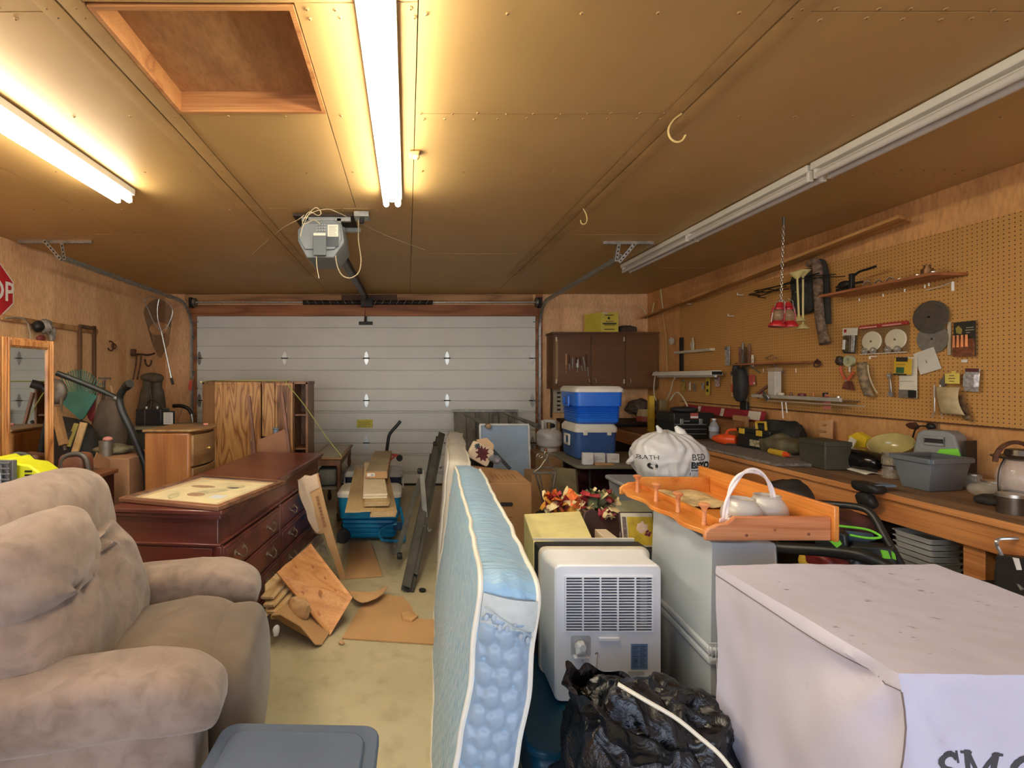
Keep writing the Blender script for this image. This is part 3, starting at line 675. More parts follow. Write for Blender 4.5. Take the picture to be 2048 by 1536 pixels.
# ================================================================ oak cabinet by the garage door
m_oak = wood('golden_oak', (204, 156, 96), (140, 90, 44), 'z', 5, 11, .45, .2, k=.17)
m_oakd = wood('brown_oak', (146, 100, 60), (94, 60, 34), 'z', 5.5, 10, .5, .1, k=.17); m_oakp = wood('oak_side', (134, 94, 48), (112, 74, 36), 'z', 2, 3, .5, .1)
X = lambda px, Y=5.0: (px-CX)/F*Y
cab = thing('oak_cabinet', 'tall golden oak cabinet with doors and open shelf bay against the garage door', 'cabinet', (-1.62, 5.17, 0))
x0, x1, x2, x3, x4 = X(403), X(432), X(523), X(588), X(615)
mm = M(); mm.box((x0, 5.02, .05), (x0+.02, 5.36, 1.50)); mm.box((x4-.025, 5.02, .05), (x4, 5.36, 1.50)); mm.box((x3-.02, 5.02, .05), (x3, 5.36, 1.50)); mm.box((x0, 5.34, .05), (x4, 5.36, 1.50))
mm.box((x0, 5.02, 1.48), (x4+.005, 5.36, 1.51)); mm.box((x0, 5.02, 0), (x4, 5.36, .05)); mm.obj('carcass', m_oakd, cab, bevel=.002)
for z in (.42, .78, 1.14): M().box((x3, 5.04, z), (x4-.025, 5.34, z+.02)).obj('shelf', m_oakd, cab, bevel=.002)
M().box((x0+.02, 5.0, .06), (x1, 5.02, 1.48)).obj('face_panel', m_oakp, cab, bevel=.002)
def oakdoor(xa, xb, za, zb, y, mt, nm='door'):
    mm = M(); mm.box((xa, y-.02, za), (xb, y, zb)); dd = mm.obj(nm, mt, cab, bevel=.003)
    mm = M(); e = .022
    mm.box((xa, y-.026, za), (xa+e, y-.02, zb)); mm.box((xb-e, y-.026, za), (xb, y-.02, zb)); mm.box((xa+e, y-.026, zb-e), (xb-e, y-.02, zb)); mm.box((xa+e, y-.026, za), (xb-e, y-.02, za+e))
    mm.obj('door_frame', m_oak, dd, bevel=.002); return dd
oakdoor(x1, x2, .35, 1.50, 4.99, m_oak); oakdoor(x2+.01, X(550), .93, 1.49, 5.01, m_oak); oakdoor(X(551), x3-.01, .5, 1.49, 5.015, m_oakd)
mm = M(); mm.tube(spline([PZ(402, 764, 1.515), (x0+.1, 5.05, 1.516), (x1+.2, 5.08, 1.516), P(572, 762, 5.1), P(574, 767, 4.98), P(610, 812, 5.0), P(650, 870, 5.05), P(684, 914, 5.06)], 8), .005, 5)
mm.solo('yellow_strap', mat('yellow_green_strap', (176, 178, 92), .7, var=.05), 'yellow green strap stretched from the oak cabinet top down to the spindle table', 'strap')
# brown panel with two posts standing behind the dresser
m_brn = mat('brown_painted_wood', (122, 84, 66), .5, var=.08)
hb = thing('slim_headboard', 'brown headboard with two slim posts behind the dresser', 'headboard', (-1.2, 4.62, 0))
def lean(px1, py1, px2, py2, w_, Y1=4.75, Y2=4.55):
    mm = M(); mm.bar(P(px1, py1, Y1), P(px2, py2, Y2), w_, .03, (0, 1, 0)); return mm
lean(498, 792, 527, 1076, .028).obj('post', m_brn, hb, bevel=.003); lean(564, 785, 600, 1076, .028).obj('post', m_brn, hb, bevel=.003)
mm = M(); mm.prism([(P(516, 880, 4.68).x, P(516, 880, 4.68).z), (P(570, 858, 4.68).x, P(570, 858, 4.68).z), (P(592, 1010, 4.6).x, P(592, 1010, 4.6).z), (P(522, 1010, 4.6).x, P(522, 1010, 4.6).z)], .012, frame((0, 4.68, 0), (1, 0, 0), (0, 0, 1), (0, -1, 0)))
mm.obj('panel', mat('tan_hardboard', (150, 106, 76), .6, var=.04), hb)
lean(503, 882, 511, 1000, .022, 4.72, 4.6).obj('cleat', m_brn, hb)
c = P(552, 866, 4.86); mm = M(); mm.lathe([(.028, 0), (.03, .01), (.03, .055), (.022, .062), (.036, .075), (.036, .082), (0, .084)], T(c.x, c.y, c.z-.03), seg=16)
mm.solo('spray_can_cap', mat('pale_blue_tin', (150, 166, 180), .35, .3), 'pale blue tin wedged between the brown headboard and the oak cabinet', 'tin')
# spindle side table
m_tbl = wood('worn_table_wood', (158, 120, 76), (120, 84, 50), 'y', 3, 5, .5); m_spin = wood('spindle_wood', (120, 82, 52), (90, 58, 36), 'z', 5, 4, .5)
tb = thing('side_table', 'worn side table with turned spindle legs between oak cabinet and coolers', 'side table', (-.86, 5.5, 0))
xa, xb = -1.03, -.70
mm = M(); mm.box((xa, 5.06, .67), (xb, 6.05, .695)); mm.obj('table_top', m_tbl, tb, bevel=.006)
M().box((xa+.03, 5.09, .695), (xb-.03, 6.02, .699)).obj('glass_inset', mat('dusty_inset', (150, 142, 120), .4, var=.1), tb)
M().box((xa+.02, 5.08, .60), (xb-.02, 6.03, .67)).obj('apron', m_spin, tb, bevel=.003)
M().box((xa+.03, 5.10, .34), (xb-.05, 6.0, .36)).obj('lower_shelf', mat('dusty_shelf', (112, 104, 90), .7, var=.1), tb)
for (x, y) in ((xa+.04, 5.10), (xb-.04, 5.10), (xa+.04, 6.0), (xb-.04, 6.0)):
    prof = [(.012, 0), (.024, .02), (.028, .07), (.016, .1), (.024, .13), (.024, .2), (.014, .24), (.026, .27), (.026, .40), (.014, .43), (.024, .47), (.018, .55), (.026, .59), (.026, .60)]
    M().lathe(prof, T(x, y, 0), seg=14).obj('leg', m_spin, tb)
M().rbox((xa+.05, 5.13, .362), (xb-.07, 5.6, .56), 5, .012, 5, 3, .3).solo('folded_grey_blanket', mat('grey_blanket', (92, 92, 84), .95, var=.15), 'folded grey blanket on the lower shelf of the spindle side table', 'blanket')
# ================================================================ vanity mirror
m_vanwood = wood('orange_oak_frame', (204, 148, 88), (150, 92, 46), 'z', 8, 6, .35, .3)
van = thing('low_vanity', 'low brown vanity cabinet under the oak framed mirror', 'vanity', (-2.6, 2.85, 0))
M().box((-2.98, 2.2, .06), (-2.14, 3.45, .85)).obj('carcass', m_mahd, van, bevel=.004); M().box((-3.0, 2.18, .85), (-2.12, 3.47, .88)).obj('top', wood('vanity_top', (120, 74, 48), (84, 50, 32), 'y', 3, 4, .4), van, bevel=.005)
M().box((-2.96, 2.22, 0), (-2.16, 3.43, .06)).obj('plinth', m_mahd, van)
mir = thing('vanity_mirror', 'oak framed vanity mirror standing on the low vanity near the stop sign', 'mirror', (-2.5, 2.95, .88))
m_mirror = mat('mirror_glass', (226, 230, 228), .02, 1, var=0)
def mpanel(y0, y1):
    f_ = .062; z0, z1 = .885, 1.80; xx = -2.50
    for (a, c, e, g) in ((y0, y0+f_, z0, z1), (y1-f_, y1, z0, z1), (y0+f_, y1-f_, z1-f_, z1), (y0+f_, y1-f_, z0, z0+f_*.8)):
        M().box((xx-.03, a, e), (xx, c, g)).obj('frame', m_vanwood, mir, bevel=.004)
        mm = M()
        if g-e > .5: mm.box((xx, a+.016, e), (xx+.010, c-.016, g)); mm.box((xx, a+.026, e), (xx+.018, c-.026, g))
        else: mm.box((xx, a, e+.012), (xx+.010, c, g-.012))
        mm.obj('moulding', m_vanwood, mir, bevel=.003)
    M().box((xx-.02, y0+f_, z0+f_*.8), (xx-.012, y1-f_, z1-f_)).obj('mirror_pane', m_mirror, mir, smooth=0)
mpanel(2.915, 3.345); mpanel(2.36, 2.905)
# yellow and grey cordless fan
m_yel = mat('safety_yellow', (216, 218, 40), .4, var=.03); m_gp = mat('tool_grey', (96, 98, 100), .5, var=.05)
fan = thing('cordless_fan', 'grey and bright yellow cordless shop fan behind the recliner back', 'fan', (-2.32, 2.66, .88))
c = V((-2.30, 2.70, 1.0))
mm = M(); mm.prism([(-.12, .02), (-.09, .08), (-.03, .10), (.0, .085), (.05, .095), (.08, .065), (.16, .055), (.225, .01), (.225, -.06), (.10, -.075), (-.1, -.07)], .15, frame(c+V((.0, -.03, -.005)), (1, 0, 0), (0, 0, 1), (0, -1, 0)) @ T(0, 0, -.15)); mm.obj('shell', m_yel, fan, bevel=.01)
mm = M()
for i in range(4): mm.box((c.x+.14, c.y-.035, c.z-.055+.022*i), (c.x+.215-.012*i, c.y-.028, c.z-.045+.022*i))
mm.obj('vent_slots', m_blk, fan)
mm = M()
A = frame(c+V((-.02, -.07, -.0)), (1, 0, 0), (0, 0, 1), (0, -1, 0))
for i in range(8): mm.cbox((-.13+.036*i, 0, .03), (.009, .16, .012), A)
for i in range(6): mm.cbox((0, -.075+.03*i, .035), (.27, .008, .012), A)
mm.cbox((0, 0, 0), (.27, .17, .03), A); mm.obj('grille', m_gp, fan, bevel=.002)
M().box((c.x-.01, c.y-.112, c.z-.06), (c.x+.07, c.y-.104, c.z+.02)).obj('blades', mat('fan_blade', (190, 194, 205), .4, var=.05), fan)
M().cyl(c+V((-.10, -.13, -.05)), c+V((-.10, -.05, -.05)), .055, seg=18).obj('battery_pack', m_gp, fan)
M().cbox((c.x, c.y, .905), (.3, .16, .05)).obj('base', m_gp, fan, bevel=.01)
M().lathe([(.012, 0), (.026, .0), (.026, .004), (.012, .004)], frame(c+V((-.10, -.131, -.05)), (1, 0, 0), (0, 0, 1), (0, -1, 0)), seg=16).obj('dial_ring', mat('white_plastic', (226, 226, 224), .4, var=.02), fan)
# ================================================================ stop sign and left wall hangings
m_red = mat('sign_red', (178, 32, 40), .4, var=.04); m_wht = mat('sign_white', (226, 222, 212), .5, var=.02)
A = LW(-24, 576, .01); A = frame(V((-3.485, 3.945, 2.295)), (0, 1, 0), (0, 0, 1), (1, 0, 0))
sg = thing('stop_sign', 'red octagonal stop sign on the plywood wall above the mirror', 'sign', (-3.485, 3.945, 2.295))
octo = lambda r: [(r*math.cos(R(22.5+45*k)), r*math.sin(R(22.5+45*k))) for k in range(8)]
M().prism(octo(.25), .004, A).obj('border', m_wht, sg); M().prism(octo(.236), .003, A @ T(0, 0, .004)).obj('plate', m_red, sg)
M().text('STOP', .235, A @ T(0, -.078, .0075), .0008, .004, 'CENTER', .82).obj('lettering', m_wht, sg)
# bundled wire cap things: hat and pruning shears
A = LW(78, 655, .03)
hb_ = thing('wall_reel', 'grey and black cord reel hung on the plywood wall above the mirror', 'reel', A.translation)
M().sph((0, .01, .03), (.085, .07, .05), A, 18, 10, amp=.012, fr=14).obj('drum', mat('grey_cloth', (148, 140, 130), .8, var=.2, scale=20), hb_)
M().sph((-.085, -.0, .03), (.06, .055, .05), A, 14, 8, amp=.014, fr=14).obj('grip', m_blk, hb_)
mm = M(); mm.tube([A @ V(p) for p in spline([(-.05, -.03, .06), (0, -.06, .07), (.05, -.04, .06), (.08, -.1, .05)], 5)], .006, 6); mm.tube([A @ V(p) for p in spline([(-.03, .04, .08), (-.0, -.02, .09), (.02, -.05, .08)], 5)], .006, 6); mm.obj('wires', m_galv, hb_)
M().sph((.10, -.05, .02), (.035, .075, .03), A, 12, 8, amp=.01, fr=12).obj('pouch', mat('pale_canvas', (170, 160, 146), .8, var=.15), hb_)
M().sph((-.045, -.11, .02), (.05, .035, .03), A, 12, 8, amp=.01, fr=12).obj('red_clip', mat('dull_red', (120, 50, 42), .6), hb_)
mm = M(); mm.tube([LW(px, py, .03).translation for px, py in ((4, 636), (22, 634), (40, 637), (50, 648), (54, 668), (52, 700), (50, 760))], .007, 6)
mm.solo('bent_conduit', mat('pale_conduit', (196, 186, 166), .4, .5), 'thin bent metal conduit arching over the mirror', 'conduit')
M().box((0, 0, 0), (1, 1, 1), frame(LW(0, 640, .002).translation, (0, 1.25, 0), (0, 0, .05), (.02, 0, 0))).solo('wall_cleat', m_lumber, 'horizontal wood cleat on the plywood wall holding the cord reel', 'board', bevel=.003)
# slim wooden frame (chair legs) hung on the wall
A = LW(170, 700, .0); o = A.translation
fr_ = thing('hanging_wood_frame', 'narrow open wooden frame hung on the plywood wall above the leaf rake', 'wooden frame', (o.x, o.y, LW(170, 800).translation.z))
for (px, ) in ((154,), (183,)):
    p = LW(px, 652, .03).translation; q_ = LW(px, 652, .03).translation; q_.z = p.z-.95
    M().bar(p, q_, .035, .03, (1, 0, 0)).obj('upright', m_vanwood if False else m_spin, fr_, bevel=.003)
p, q_ = LW(154, 652, .03).translation, LW(183, 652, .03).translation; M().bar(p, V((q_.x, q_.y, p.z)), .03, .035).obj('cross_rail', m_spin, fr_, bevel=.003)
# horse shoe hook and iron bracket with chains
m_rust = mat('rusty_iron', (92, 60, 42), .75, .4, var=.25, scale=30)
A = LW(218, 692, .02); M(A).tube([(.055*math.cos(R(a)), .055*math.sin(R(a)), 0) for a in range(-150, 125, 15)], .008, 6).tube([(.045+.04*math.cos(R(a)), .0+.03*math.sin(R(a)), .01) for a in range(0, 360, 30)], .006, 6, closed=True).solo('rusty_hook_ring', m_rust, 'rusty iron ring hook on the plywood wall left of the bracket'.replace(' left of', ' before'), 'hook')
A = LW(262, 708, .02)
br = thing('iron_bracket', 'rusty iron wall bracket with two dangling chains beside the landing net', 'bracket', A.translation)
M(A).box((-.05, -.03, 0), (.0, .06, .05)).obj('plate', m_rust, br, bevel=.004)
M(A).tube(spline([(-.02, -.01, .03), (.1, -.0, .05), (.25, .0, .06), (.42, .03, .05)], 5), .013, 6).obj('arm', m_rust, br)
for (x, dx) in ((.02, -.06), (.12, -.07)): M(A).tube(spline([(x, -.02, .04), (x-.01+dx*.2, -.08, .05), (x+dx*.3, -.14, .04), (x+dx*.9, -.2, .05), (x+dx, -.28, .04), (x+dx*1.3, -.32, .04)], 4), .009, 5).obj('chain', m_rust, br)
M(A).tube([(.27+.075*math.cos(R(a)), -.07+.075*math.sin(R(a)), .05) for a in range(-190, 10, 15)], .011, 6).obj('horseshoe', m_rust, br)
# landing net
ln = thing('landing_net', 'dark mesh fishing landing net hung with its silver handle pointing down', 'landing net', P(345, 768, 6.2))
m_net, nt, b = _base('net_mesh', .9, 0); b.inputs['Base Color'].default_value = rgb((52, 54, 52)); b.inputs['Alpha'].default_value = .5; MATS['net_mesh'] = m_net
PN = lambda px, py, Y=6.2: P(px, py, Y)
M().tube([PN(323, 664), PN(334, 715), PN(345, 767)], [.012, .012, .014], 8).obj('handle', m_galv, ln); M().tube([PN(342.5, 756), PN(346, 769)], .017, 8).obj('grip', m_blk, ln)
mm = M(); mm.tube(spline([PN(323, 664), PN(308, 645), PN(296, 618), PN(288, 603)], 5), .008, 6); mm.tube(spline([PN(323, 664), PN(316, 640), PN(315, 615), PN(318, 598)], 5), .008, 6); mm.tube(spline([PN(288, 603), PN(300, 593), PN(318, 598), PN(338, 604), PN(345, 625), PN(336, 650), PN(323, 664)], 5), .006, 6); mm.obj('hoop', m_galv, ln)
def netf(u, v):
    a = math.pi*2*u; rx, rz = .18*(1-v*.35)*(1+.12*math.sin(a*3)), .24*(1-v*.25)
    return PN(312+v*-2, 633+v*36) + V((rx*math.cos(a), .05+.06*math.sin(a*2)*v+.08*v, rz*math.sin(a)-(.12*v if math.sin(a) < 0 else 0)))
M().grid(netf, 26, 8).obj('net', m_net, ln)
# rod with red flag, thin cane handles
mm = M(); mm.tube([P(388, 752, 6.4), P(352, 852, 6.4), P(334, 930, 6.4)], .005, 6)
fl = thing('flag_rod', 'thin pale rod with a small orange red flag beside the door rail', 'flag rod', P(334, 930, 6.4)); mm.obj('rod', mat('cane', (196, 150, 112), .6), fl)
M().prism([(P(383, 757, 6.38).x, P(383, 757, 6.38).z), (P(386, 770, 6.4).x, P(386, 770, 6.4).z), (P(383, 782, 6.4).x, P(383, 782, 6.4).z), (P(377, 778, 6.4).x, P(377, 778, 6.4).z), (P(379, 765, 6.4).x, P(379, 765, 6.4).z)], .006, frame((0, 6.39, 0), (1, 0, 0), (0, 0, 1), (0, -1, 0))).obj('flag', mat('orange_red_flag', (196, 82, 62), .6), fl)
ck = thing('padded_cane', 'black padded hooked handle beside the black battery charger', 'handle', P(385, 900, 6.1))
M().tube(spline([P(346, 812, 6.1), P(362, 812, 6.1), P(376, 817, 6.1), P(383, 828, 6.1)], 5), .024, 8).obj('foam_grip', m_blk, ck); M().tube([P(383, 828, 6.1), P(385, 842, 6.1), P(385, 1000, 6.1)], .012, 8).obj('shaft', m_galv, ck)
# waders hung by the wall
m_wad = mat('wader_rubber', (80, 72, 56), .75, var=.2, scale=8)
wd = thing('hip_waders', 'dark hip waders hung on the wall above the battery charger', 'waders', P(305, 830, 5.9))
for k, (a, c) in enumerate(((296, 288), (316, 318))):
    mm = M(); mm.tube(spline([P(a, 750, 5.9), P(a-1, 775, 5.9), P((a+c)/2, 800, 5.88), P(c, 835, 5.88), P(c, 880, 5.9)], 4), [.055 if i < 5 else .055+.0028*i for i in range(17)], 10); mm.obj('leg', m_wad, wd)
M().sph(P(305, 755, 5.85), (.15, .06, .06), None, 20, 12, amp=.025, fr=9).obj('folded_top', m_wad, wd)
mm = M(); mm.tube([P(300, 778, 5.8), P(303, 800, 5.8), P(301, 818, 5.8)], .006, 5); mm.obj('strap', mat('olive_strap', (112, 106, 82), .7), wd)
# stacked timber shelf with battery charger
m_shelfd = mat('dark_green_shelf', (52, 56, 50), .7, var=.1)
sh = thing('low_workstand', 'low stand with grey top and dark sides carrying the black battery', 'stand', (-2.75, 5.1, 0))
M().box((-3.05, 4.95, 1.0), (-2.22, 5.5, 1.03)).obj('top', mat('grey_board', (130, 126, 104), .7, var=.1), sh, bevel=.003)
M().box((-3.0, 5.0, .0), (-2.27, 5.45, 1.0)).obj('carcass', m_shelfd, sh)
bt = thing('battery_charger', 'black battery pack with two posts on the low stand', 'battery', (-2.6, 5.2, 1.03))
a, c = P(271, 856, 5.1), P(330, 822, 5.1)
M().box((a.x, 5.1, 1.03), (c.x-.04, 5.28, 1.21)).obj('case', mat('black_battery_case', (30, 32, 38), .4, var=.1), bt, bevel=.008)
M().box((a.x+.10, 5.095, 1.03), (a.x+.106, 5.1, 1.21)).obj('seam', m_galvd, bt)
for x in (.08, .20): M().cyl((a.x+x, 5.17, 1.21), (a.x+x, 5.17, 1.235), .014, seg=10).obj('terminal', m_galv, bt)
mm = M(); mm.tube(spline([(a.x+.08, 5.17, 1.235), (a.x+.12, 5.16, 1.30), (a.x+.2, 5.17, 1.28), (a.x+.24, 5.2, 1.2)], 5), .006, 6); mm.obj('cable', m_blk, bt)
cp = thing('framed_certificate', 'small dark framed white sheet standing beside the black battery', 'frame', P(338, 856, 5.1))
a, c = P(327, 853, 5.12), P(350, 822, 5.12); M().box((a.x, 5.1, 1.03), (c.x, 5.12, c.z)).obj('frame', m_blk, cp, bevel=.002); M().box((a.x+.012, 5.096, 1.045), (c.x-.012, 5.1, c.z-.014)).obj('sheet', mat('white_sheet', (206, 204, 196), .7, var=.03), cp)
mm = M()
for i in range(7): mm.box((a.x+.024, 5.0945, c.z-.03-.016*i), (c.x-.024-.01*(i % 2), 5.096, c.z-.026-.016*i))
mm.obj('print', mat('print_grey2', (140, 140, 138), .8, var=0), cp)
# ================================================================ garden tools in the corner
m_green = mat('teal_rake_plastic', (62, 118, 108), .5, var=.08)
rk = thing('leaf_rake', 'large teal green fan leaf rake standing tines up by the wall', 'leaf rake', P(165, 860, 4.3))
PR = lambda px, py, dy=0: P(px, py, 4.3+dy)
mm = M(); mm.prism([(P(118, 800, 4.3).x, P(118, 800, 4.3).z), (P(160, 838, 4.3).x, P(160, 838, 4.3).z), (P(168, 838, 4.3).x, P(168, 838, 4.3).z), (P(196, 792, 4.3).x, P(196, 792, 4.3).z), (P(170, 783, 4.3).x, P(170, 783, 4.3).z), (P(140, 784, 4.3).x, P(140, 784, 4.3).z)], .012, frame((0, 4.3, 0), (1, 0, 0), (0, 0, 1), (0, -1, 0))); mm.obj('fan', m_green, rk)
for i in range(22):
    t_ = i/21; mm = M(); a = PR(lerp(150, 172, t_), 815); c = PR(lerp(108, 206, t_), 740+30*(2*t_-1)**2-6*t_+8*t_*t_, .02); mm.bar(a, c, .008, .004, (0, 1, 0)); 
    e = PR(lerp(106, 208, t_), 742+30*(2*t_-1)**2, -.02); mm.bar(c, e, .008, .004, (0, 1, 0)); mm.obj('tine', m_green, rk)
M().tube([PR(163, 832), PR(150, 1000, .1)], .013, 8).obj('handle', m_brn, rk)
def stick(name, label, cat, pts, r, m_, Y=4.6, head=None, group=None):
    t = thing(name, label, cat, P(pts[-1][0], pts[-1][1], Y), group=group); M().tube([P(a, b_, Y) for a, b_ in pts], r, 8).obj('handle', m_, t)
    if head: head(t)
    return t
m_ash = wood('ash_handle', (196, 158, 108), (158, 118, 74), 'z', 5, 3, .6); m_ashg = wood('grey_handle', (122, 104, 84), (92, 76, 60), 'z', 5, 3, .7)
m_steel = mat('worn_steel', (112, 106, 98), .5, .6, var=.2, scale=14)
stick('garden_hoe', 'brown long handled hoe with small blade upright by the teal rake', 'hoe', [(208, 760), (205, 850), (203, 905)], .014, mat('dark_shaft', (84, 62, 48), .5), 4.5, lambda t: M().box((-.05, -.01, 0), (.06, .01, .02), T(*P(208, 759, 4.5))).obj('blade', m_steel, t))
stick('garden_shovel', 'weathered wooden shovel handle leaning in the corner cluster', 'shovel', [(198, 790), (190, 870), (184, 960)], .018, m_ashg, 4.3)
stick('spade', 'red handled spade leaning behind the teal rake', 'spade', [(200, 775), (190, 830), (180, 905)], .017, mat('faded_red_handle', (136, 66, 58), .6), 4.45, lambda t: M().sph(P(184, 822, 4.4), (.05, .02, .10), None, 12, 8).obj('red_guard', mat('faded_red', (142, 52, 50), .6), t))
stick('broom_handle', 'pale ash broom handle leaning against the plywood wall', 'broom', [(222, 772), (232, 820), (240, 870)], .014, m_ash, 4.6)
stick('pitchfork', 'thin steel fork with grey handle behind the mirror frame', 'fork', [(112, 812), (122, 860), (131, 900)], .015, m_steel, 3.9)
def plank(name, label, a, b_, w_, Y0, Y1, m_, th=.02, up=(0, 1, 0), cat='board', group=None):
    mm = M(); mm.bar(P(a[0], a[1], Y0), P(b_[0], b_[1], Y1), w_, th, up); return mm.solo(name, m_, label, cat, group, bevel=.002)
m_pine = wood('pale_pine', (232, 202, 150), (206, 168, 112), 'z', 4, 4, .6)
plank('short_pine_board', 'pale pine board leaning upright beside a yellow one in the corner', (168, 845), (150, 905), .055, 3.95, 3.9, m_pine)
plank('yellow_board', 'slim yellow green board leaning beside the pale pine one', (154, 847), (136, 893), .04, 3.98, 3.93, mat('yellow_board_paint', (182, 170, 92), .6))
plank('split_log_stake', 'rough pale stake leaning by the mirror frame', (110, 815), (128, 890), .05, 3.85, 3.8, m_ash, .05)
sn = thing('snow_shovel', 'metal snow scoop with grey blade behind the mirror edge', 'snow shovel', P(118, 800, 4.0)); M().sph(P(112, 783, 4.0), (.09, .05, .11), None, 18, 12, amp=.004).obj('scoop', m_steel, sn); M().tube([P(124, 795, 3.98), P(118, 840, 3.98), P(130, 900, 4.0)], .014, 8).obj('handle', m_ashg, sn)
def junk(name, label, cat, c, r, m_, amp=.03, fr=8, seed=1, e=.8, flat=None, n=(30, 18)):
    return M().sph(c, r, None, n[0], n[1], e, e, amp, fr, seed, flat=flat).solo(name, m_, label, cat)
m_dk = mat('dark_rubber', (44, 42, 40), .7, var=.2, scale=8)
junk('crumpled_tarp', 'crumpled dark tarp heaped low in the tool corner', 'tarp', P(135, 925, 4.1), (.28, .2, .38), m_dk, .06, 5, 3)
junk('rubber_boot_bag', 'grey brown canvas sack standing behind the bent black handle', 'sack', P(220, 862, 4.35), (.13, .12, .30), mat('canvas_brown', (88, 76, 64), .9, var=.15), .03, 7, 5)
junk('cloth_rag', 'olive cloth rag draped over the big cardboard box', 'rag', V(((232-CX)/F*3.85, 3.85, .965)), (.15, .10, .035), mat('olive_rag', (104, 98, 76), .95, var=.2, scale=14), .03, 9, 8)
fp = thing('round_tin', 'small round tin with a pink top on the corner heap', 'tin', V(((212-CX)/F*3.72, 3.72, .93))); c = V(((212-CX)/F*3.72, 3.72, 1.03)); M().cyl(c+V((0, 0, -.1)), c+V((0, 0, .02)), .045, .05, 14).obj('can', m_galvd, fp); M().sph(c+V((.02, -.01, .035)), (.035, .035, .02), None, 12, 8).obj('pink_lid', mat('faded_pink', (196, 132, 120), .6), fp)
m_steelh = mat('black_tube_metal', (48, 48, 46), .4, .4, var=.1)
hd = thing('push_mower', 'black bent tubular mower handle reaching across the tool corner', 'handle', P(287, 925, 3.7))
M().tube(spline([P(113, 746, 3.5), P(150, 760, 3.55), P(195, 778, 3.62), P(237, 798, 3.7)], 4), .021, 10).obj('long_tube', m_steelh, hd)
M().tube([P(213, 788, 3.66), P(238, 798, 3.7)], .0225, 10).obj('bare_section', m_galvd, hd)
M().tube(spline([P(256, 771, 3.66), P(246, 780, 3.68), P(239, 797, 3.7), P(244, 822, 3.7), P(262, 860, 3.72), P(281, 905, 3.75), P(292, 935, 3.76), P(296, 985, 3.78)], 5), .028, 12).obj('curved_grip', m_steelh, hd)
M().cyl(P(252, 773, 3.67), P(260, 767, 3.63), .036, .032, 12).obj('grip_end', m_blk, hd)
m_card = mat('cardboard', (176, 136, 92), .85, var=.05, scale=4); m_cardd = mat('cardboard_brown', (146, 108, 78), .85, var=.08, scale=4)
bx = thing('large_cardboard_box', 'big worn cardboard box low in the tool corner', 'box', (-2.2, 3.8, 0))
a, c = P(180, 915, 3.6), P(258, 915, 3.6); M().box((a.x, 3.6, 0), (c.x, 4.02, .93)).obj('carton', m_cardd, bx, bevel=.004); mm = M(); mm.bar(V((a.x+.15, 3.58, .93)), V((a.x+.15, 3.53, .84)), .3, .004, (1, 0, 0)); mm.obj('flap', m_cardd, bx)
a, c = P(258, 905, 4.3), P(292, 905, 4.3); M().box((a.x, 4.3, 0), (c.x, 4.7, .86)).solo('plain_carton', m_card, 'tall plain carton standing between the tool corner and the maple chest', 'box', bevel=.004)
mm = M(); mm.tube(spline([P(128, 945, 3.3), P(124, 925, 3.3), P(135, 911, 3.3), P(158, 908, 3.3), P(172, 918, 3.3), P(178, 945, 3.3)], 6), .016, 10); hm = thing('tubular_carrier', 'grey tubular loop handle rising behind the recliner headrest', 'handle', P(150, 950, 3.3)); mm.obj('loop', mat('grey_tube', (92, 88, 84), .5, .3), hm)
junk('brown_case', 'worn brown leather case inside the grey loop handle', 'case', P(152, 934, 3.36), (.09, .07, .10), mat('brown_leather', (112, 72, 52), .5, var=.2, scale=12), .01, 6, 2, .4)
mm = M(); mm.prism([(0, 0), (.035, .0), (.03, .06), (.012, .1)], .03, frame(P(182, 938, 3.58), (1, 0, 0), (0, 0, 1), (0, -1, 0))); mm.solo('white_paper_scrap', mat('scrap_white', (216, 210, 204), .8), 'white paper scrap stuck on the big worn cardboard box', 'paper')
# ================================================================ floor scraps: cardboard, plywood, planks
m_corr = mat('corrugated_tan', (182, 142, 96), .85, var=.05, scale=3, bump=.08, bscale=30); m_corrp = mat('torn_card_paper', (200, 176, 148), .9, var=.08, scale=8)
m_cbi = mat('card_inner', (190, 150, 104), .9, var=.05)
def torn(poly, n=5, amp=.012, seed=1, edges=None):
    rnd = random.Random(seed); out = []
    for i in range(len(poly)):
        a, c = poly[i], poly[(i+1) % len(poly)]; out.append(a)
        if edges is None or i in edges:
            for k in range(1, n): t_ = k/n; out.append((lerp(a[0], c[0], t_)+rnd.uniform(-amp, amp), lerp(a[1], c[1], t_)+rnd.uniform(-amp, amp)))
    return out
fp2 = lambda px, py: (FLP(px, py).x, FLP(px, py).y)
mm = M(); mm.prism(torn([fp2(684, 1279), fp2(868, 1291), fp2(868, 1243), fp2(838, 1240), fp2(806, 1195), fp2(744, 1190), fp2(715, 1225)], 6, .01, 2, (2, 3, 4)), .008, T(0, 0, .002))
mm.solo('flat_cardboard', m_corr, 'flattened torn cardboard sheet on the floor next to the blue mattress', 'cardboard')
mm = M(); mm.prism(torn([fp2(696, 1196), fp2(735, 1200), fp2(760, 1196), fp2(768, 1190), fp2(775, 1188), fp2(765, 1203), fp2(752, 1212), fp2(735, 1219), fp2(722, 1220), fp2(708, 1213)], 4, .006, 4), .004, T(0, 0, .016) @ RX(.6))
mm.solo('torn_cardboard_scrap', m_cbi, 'small torn cardboard scrap lying over the edge of the flattened sheet', 'cardboard')
mm = M(); mm.prism([(0, 0), (.06, -.02), (.10, .04), (.05, .06), (.04, .10), (-.01, .08)], .012, T(FLP(805, 1245).x, FLP(805, 1245).y, .012)); mm.solo('packing_tape_scrap', mat('kraft_tape', (190, 148, 98), .5, var=.1), 'wad of brown packing tape stuck on the flattened sheet', 'tape')
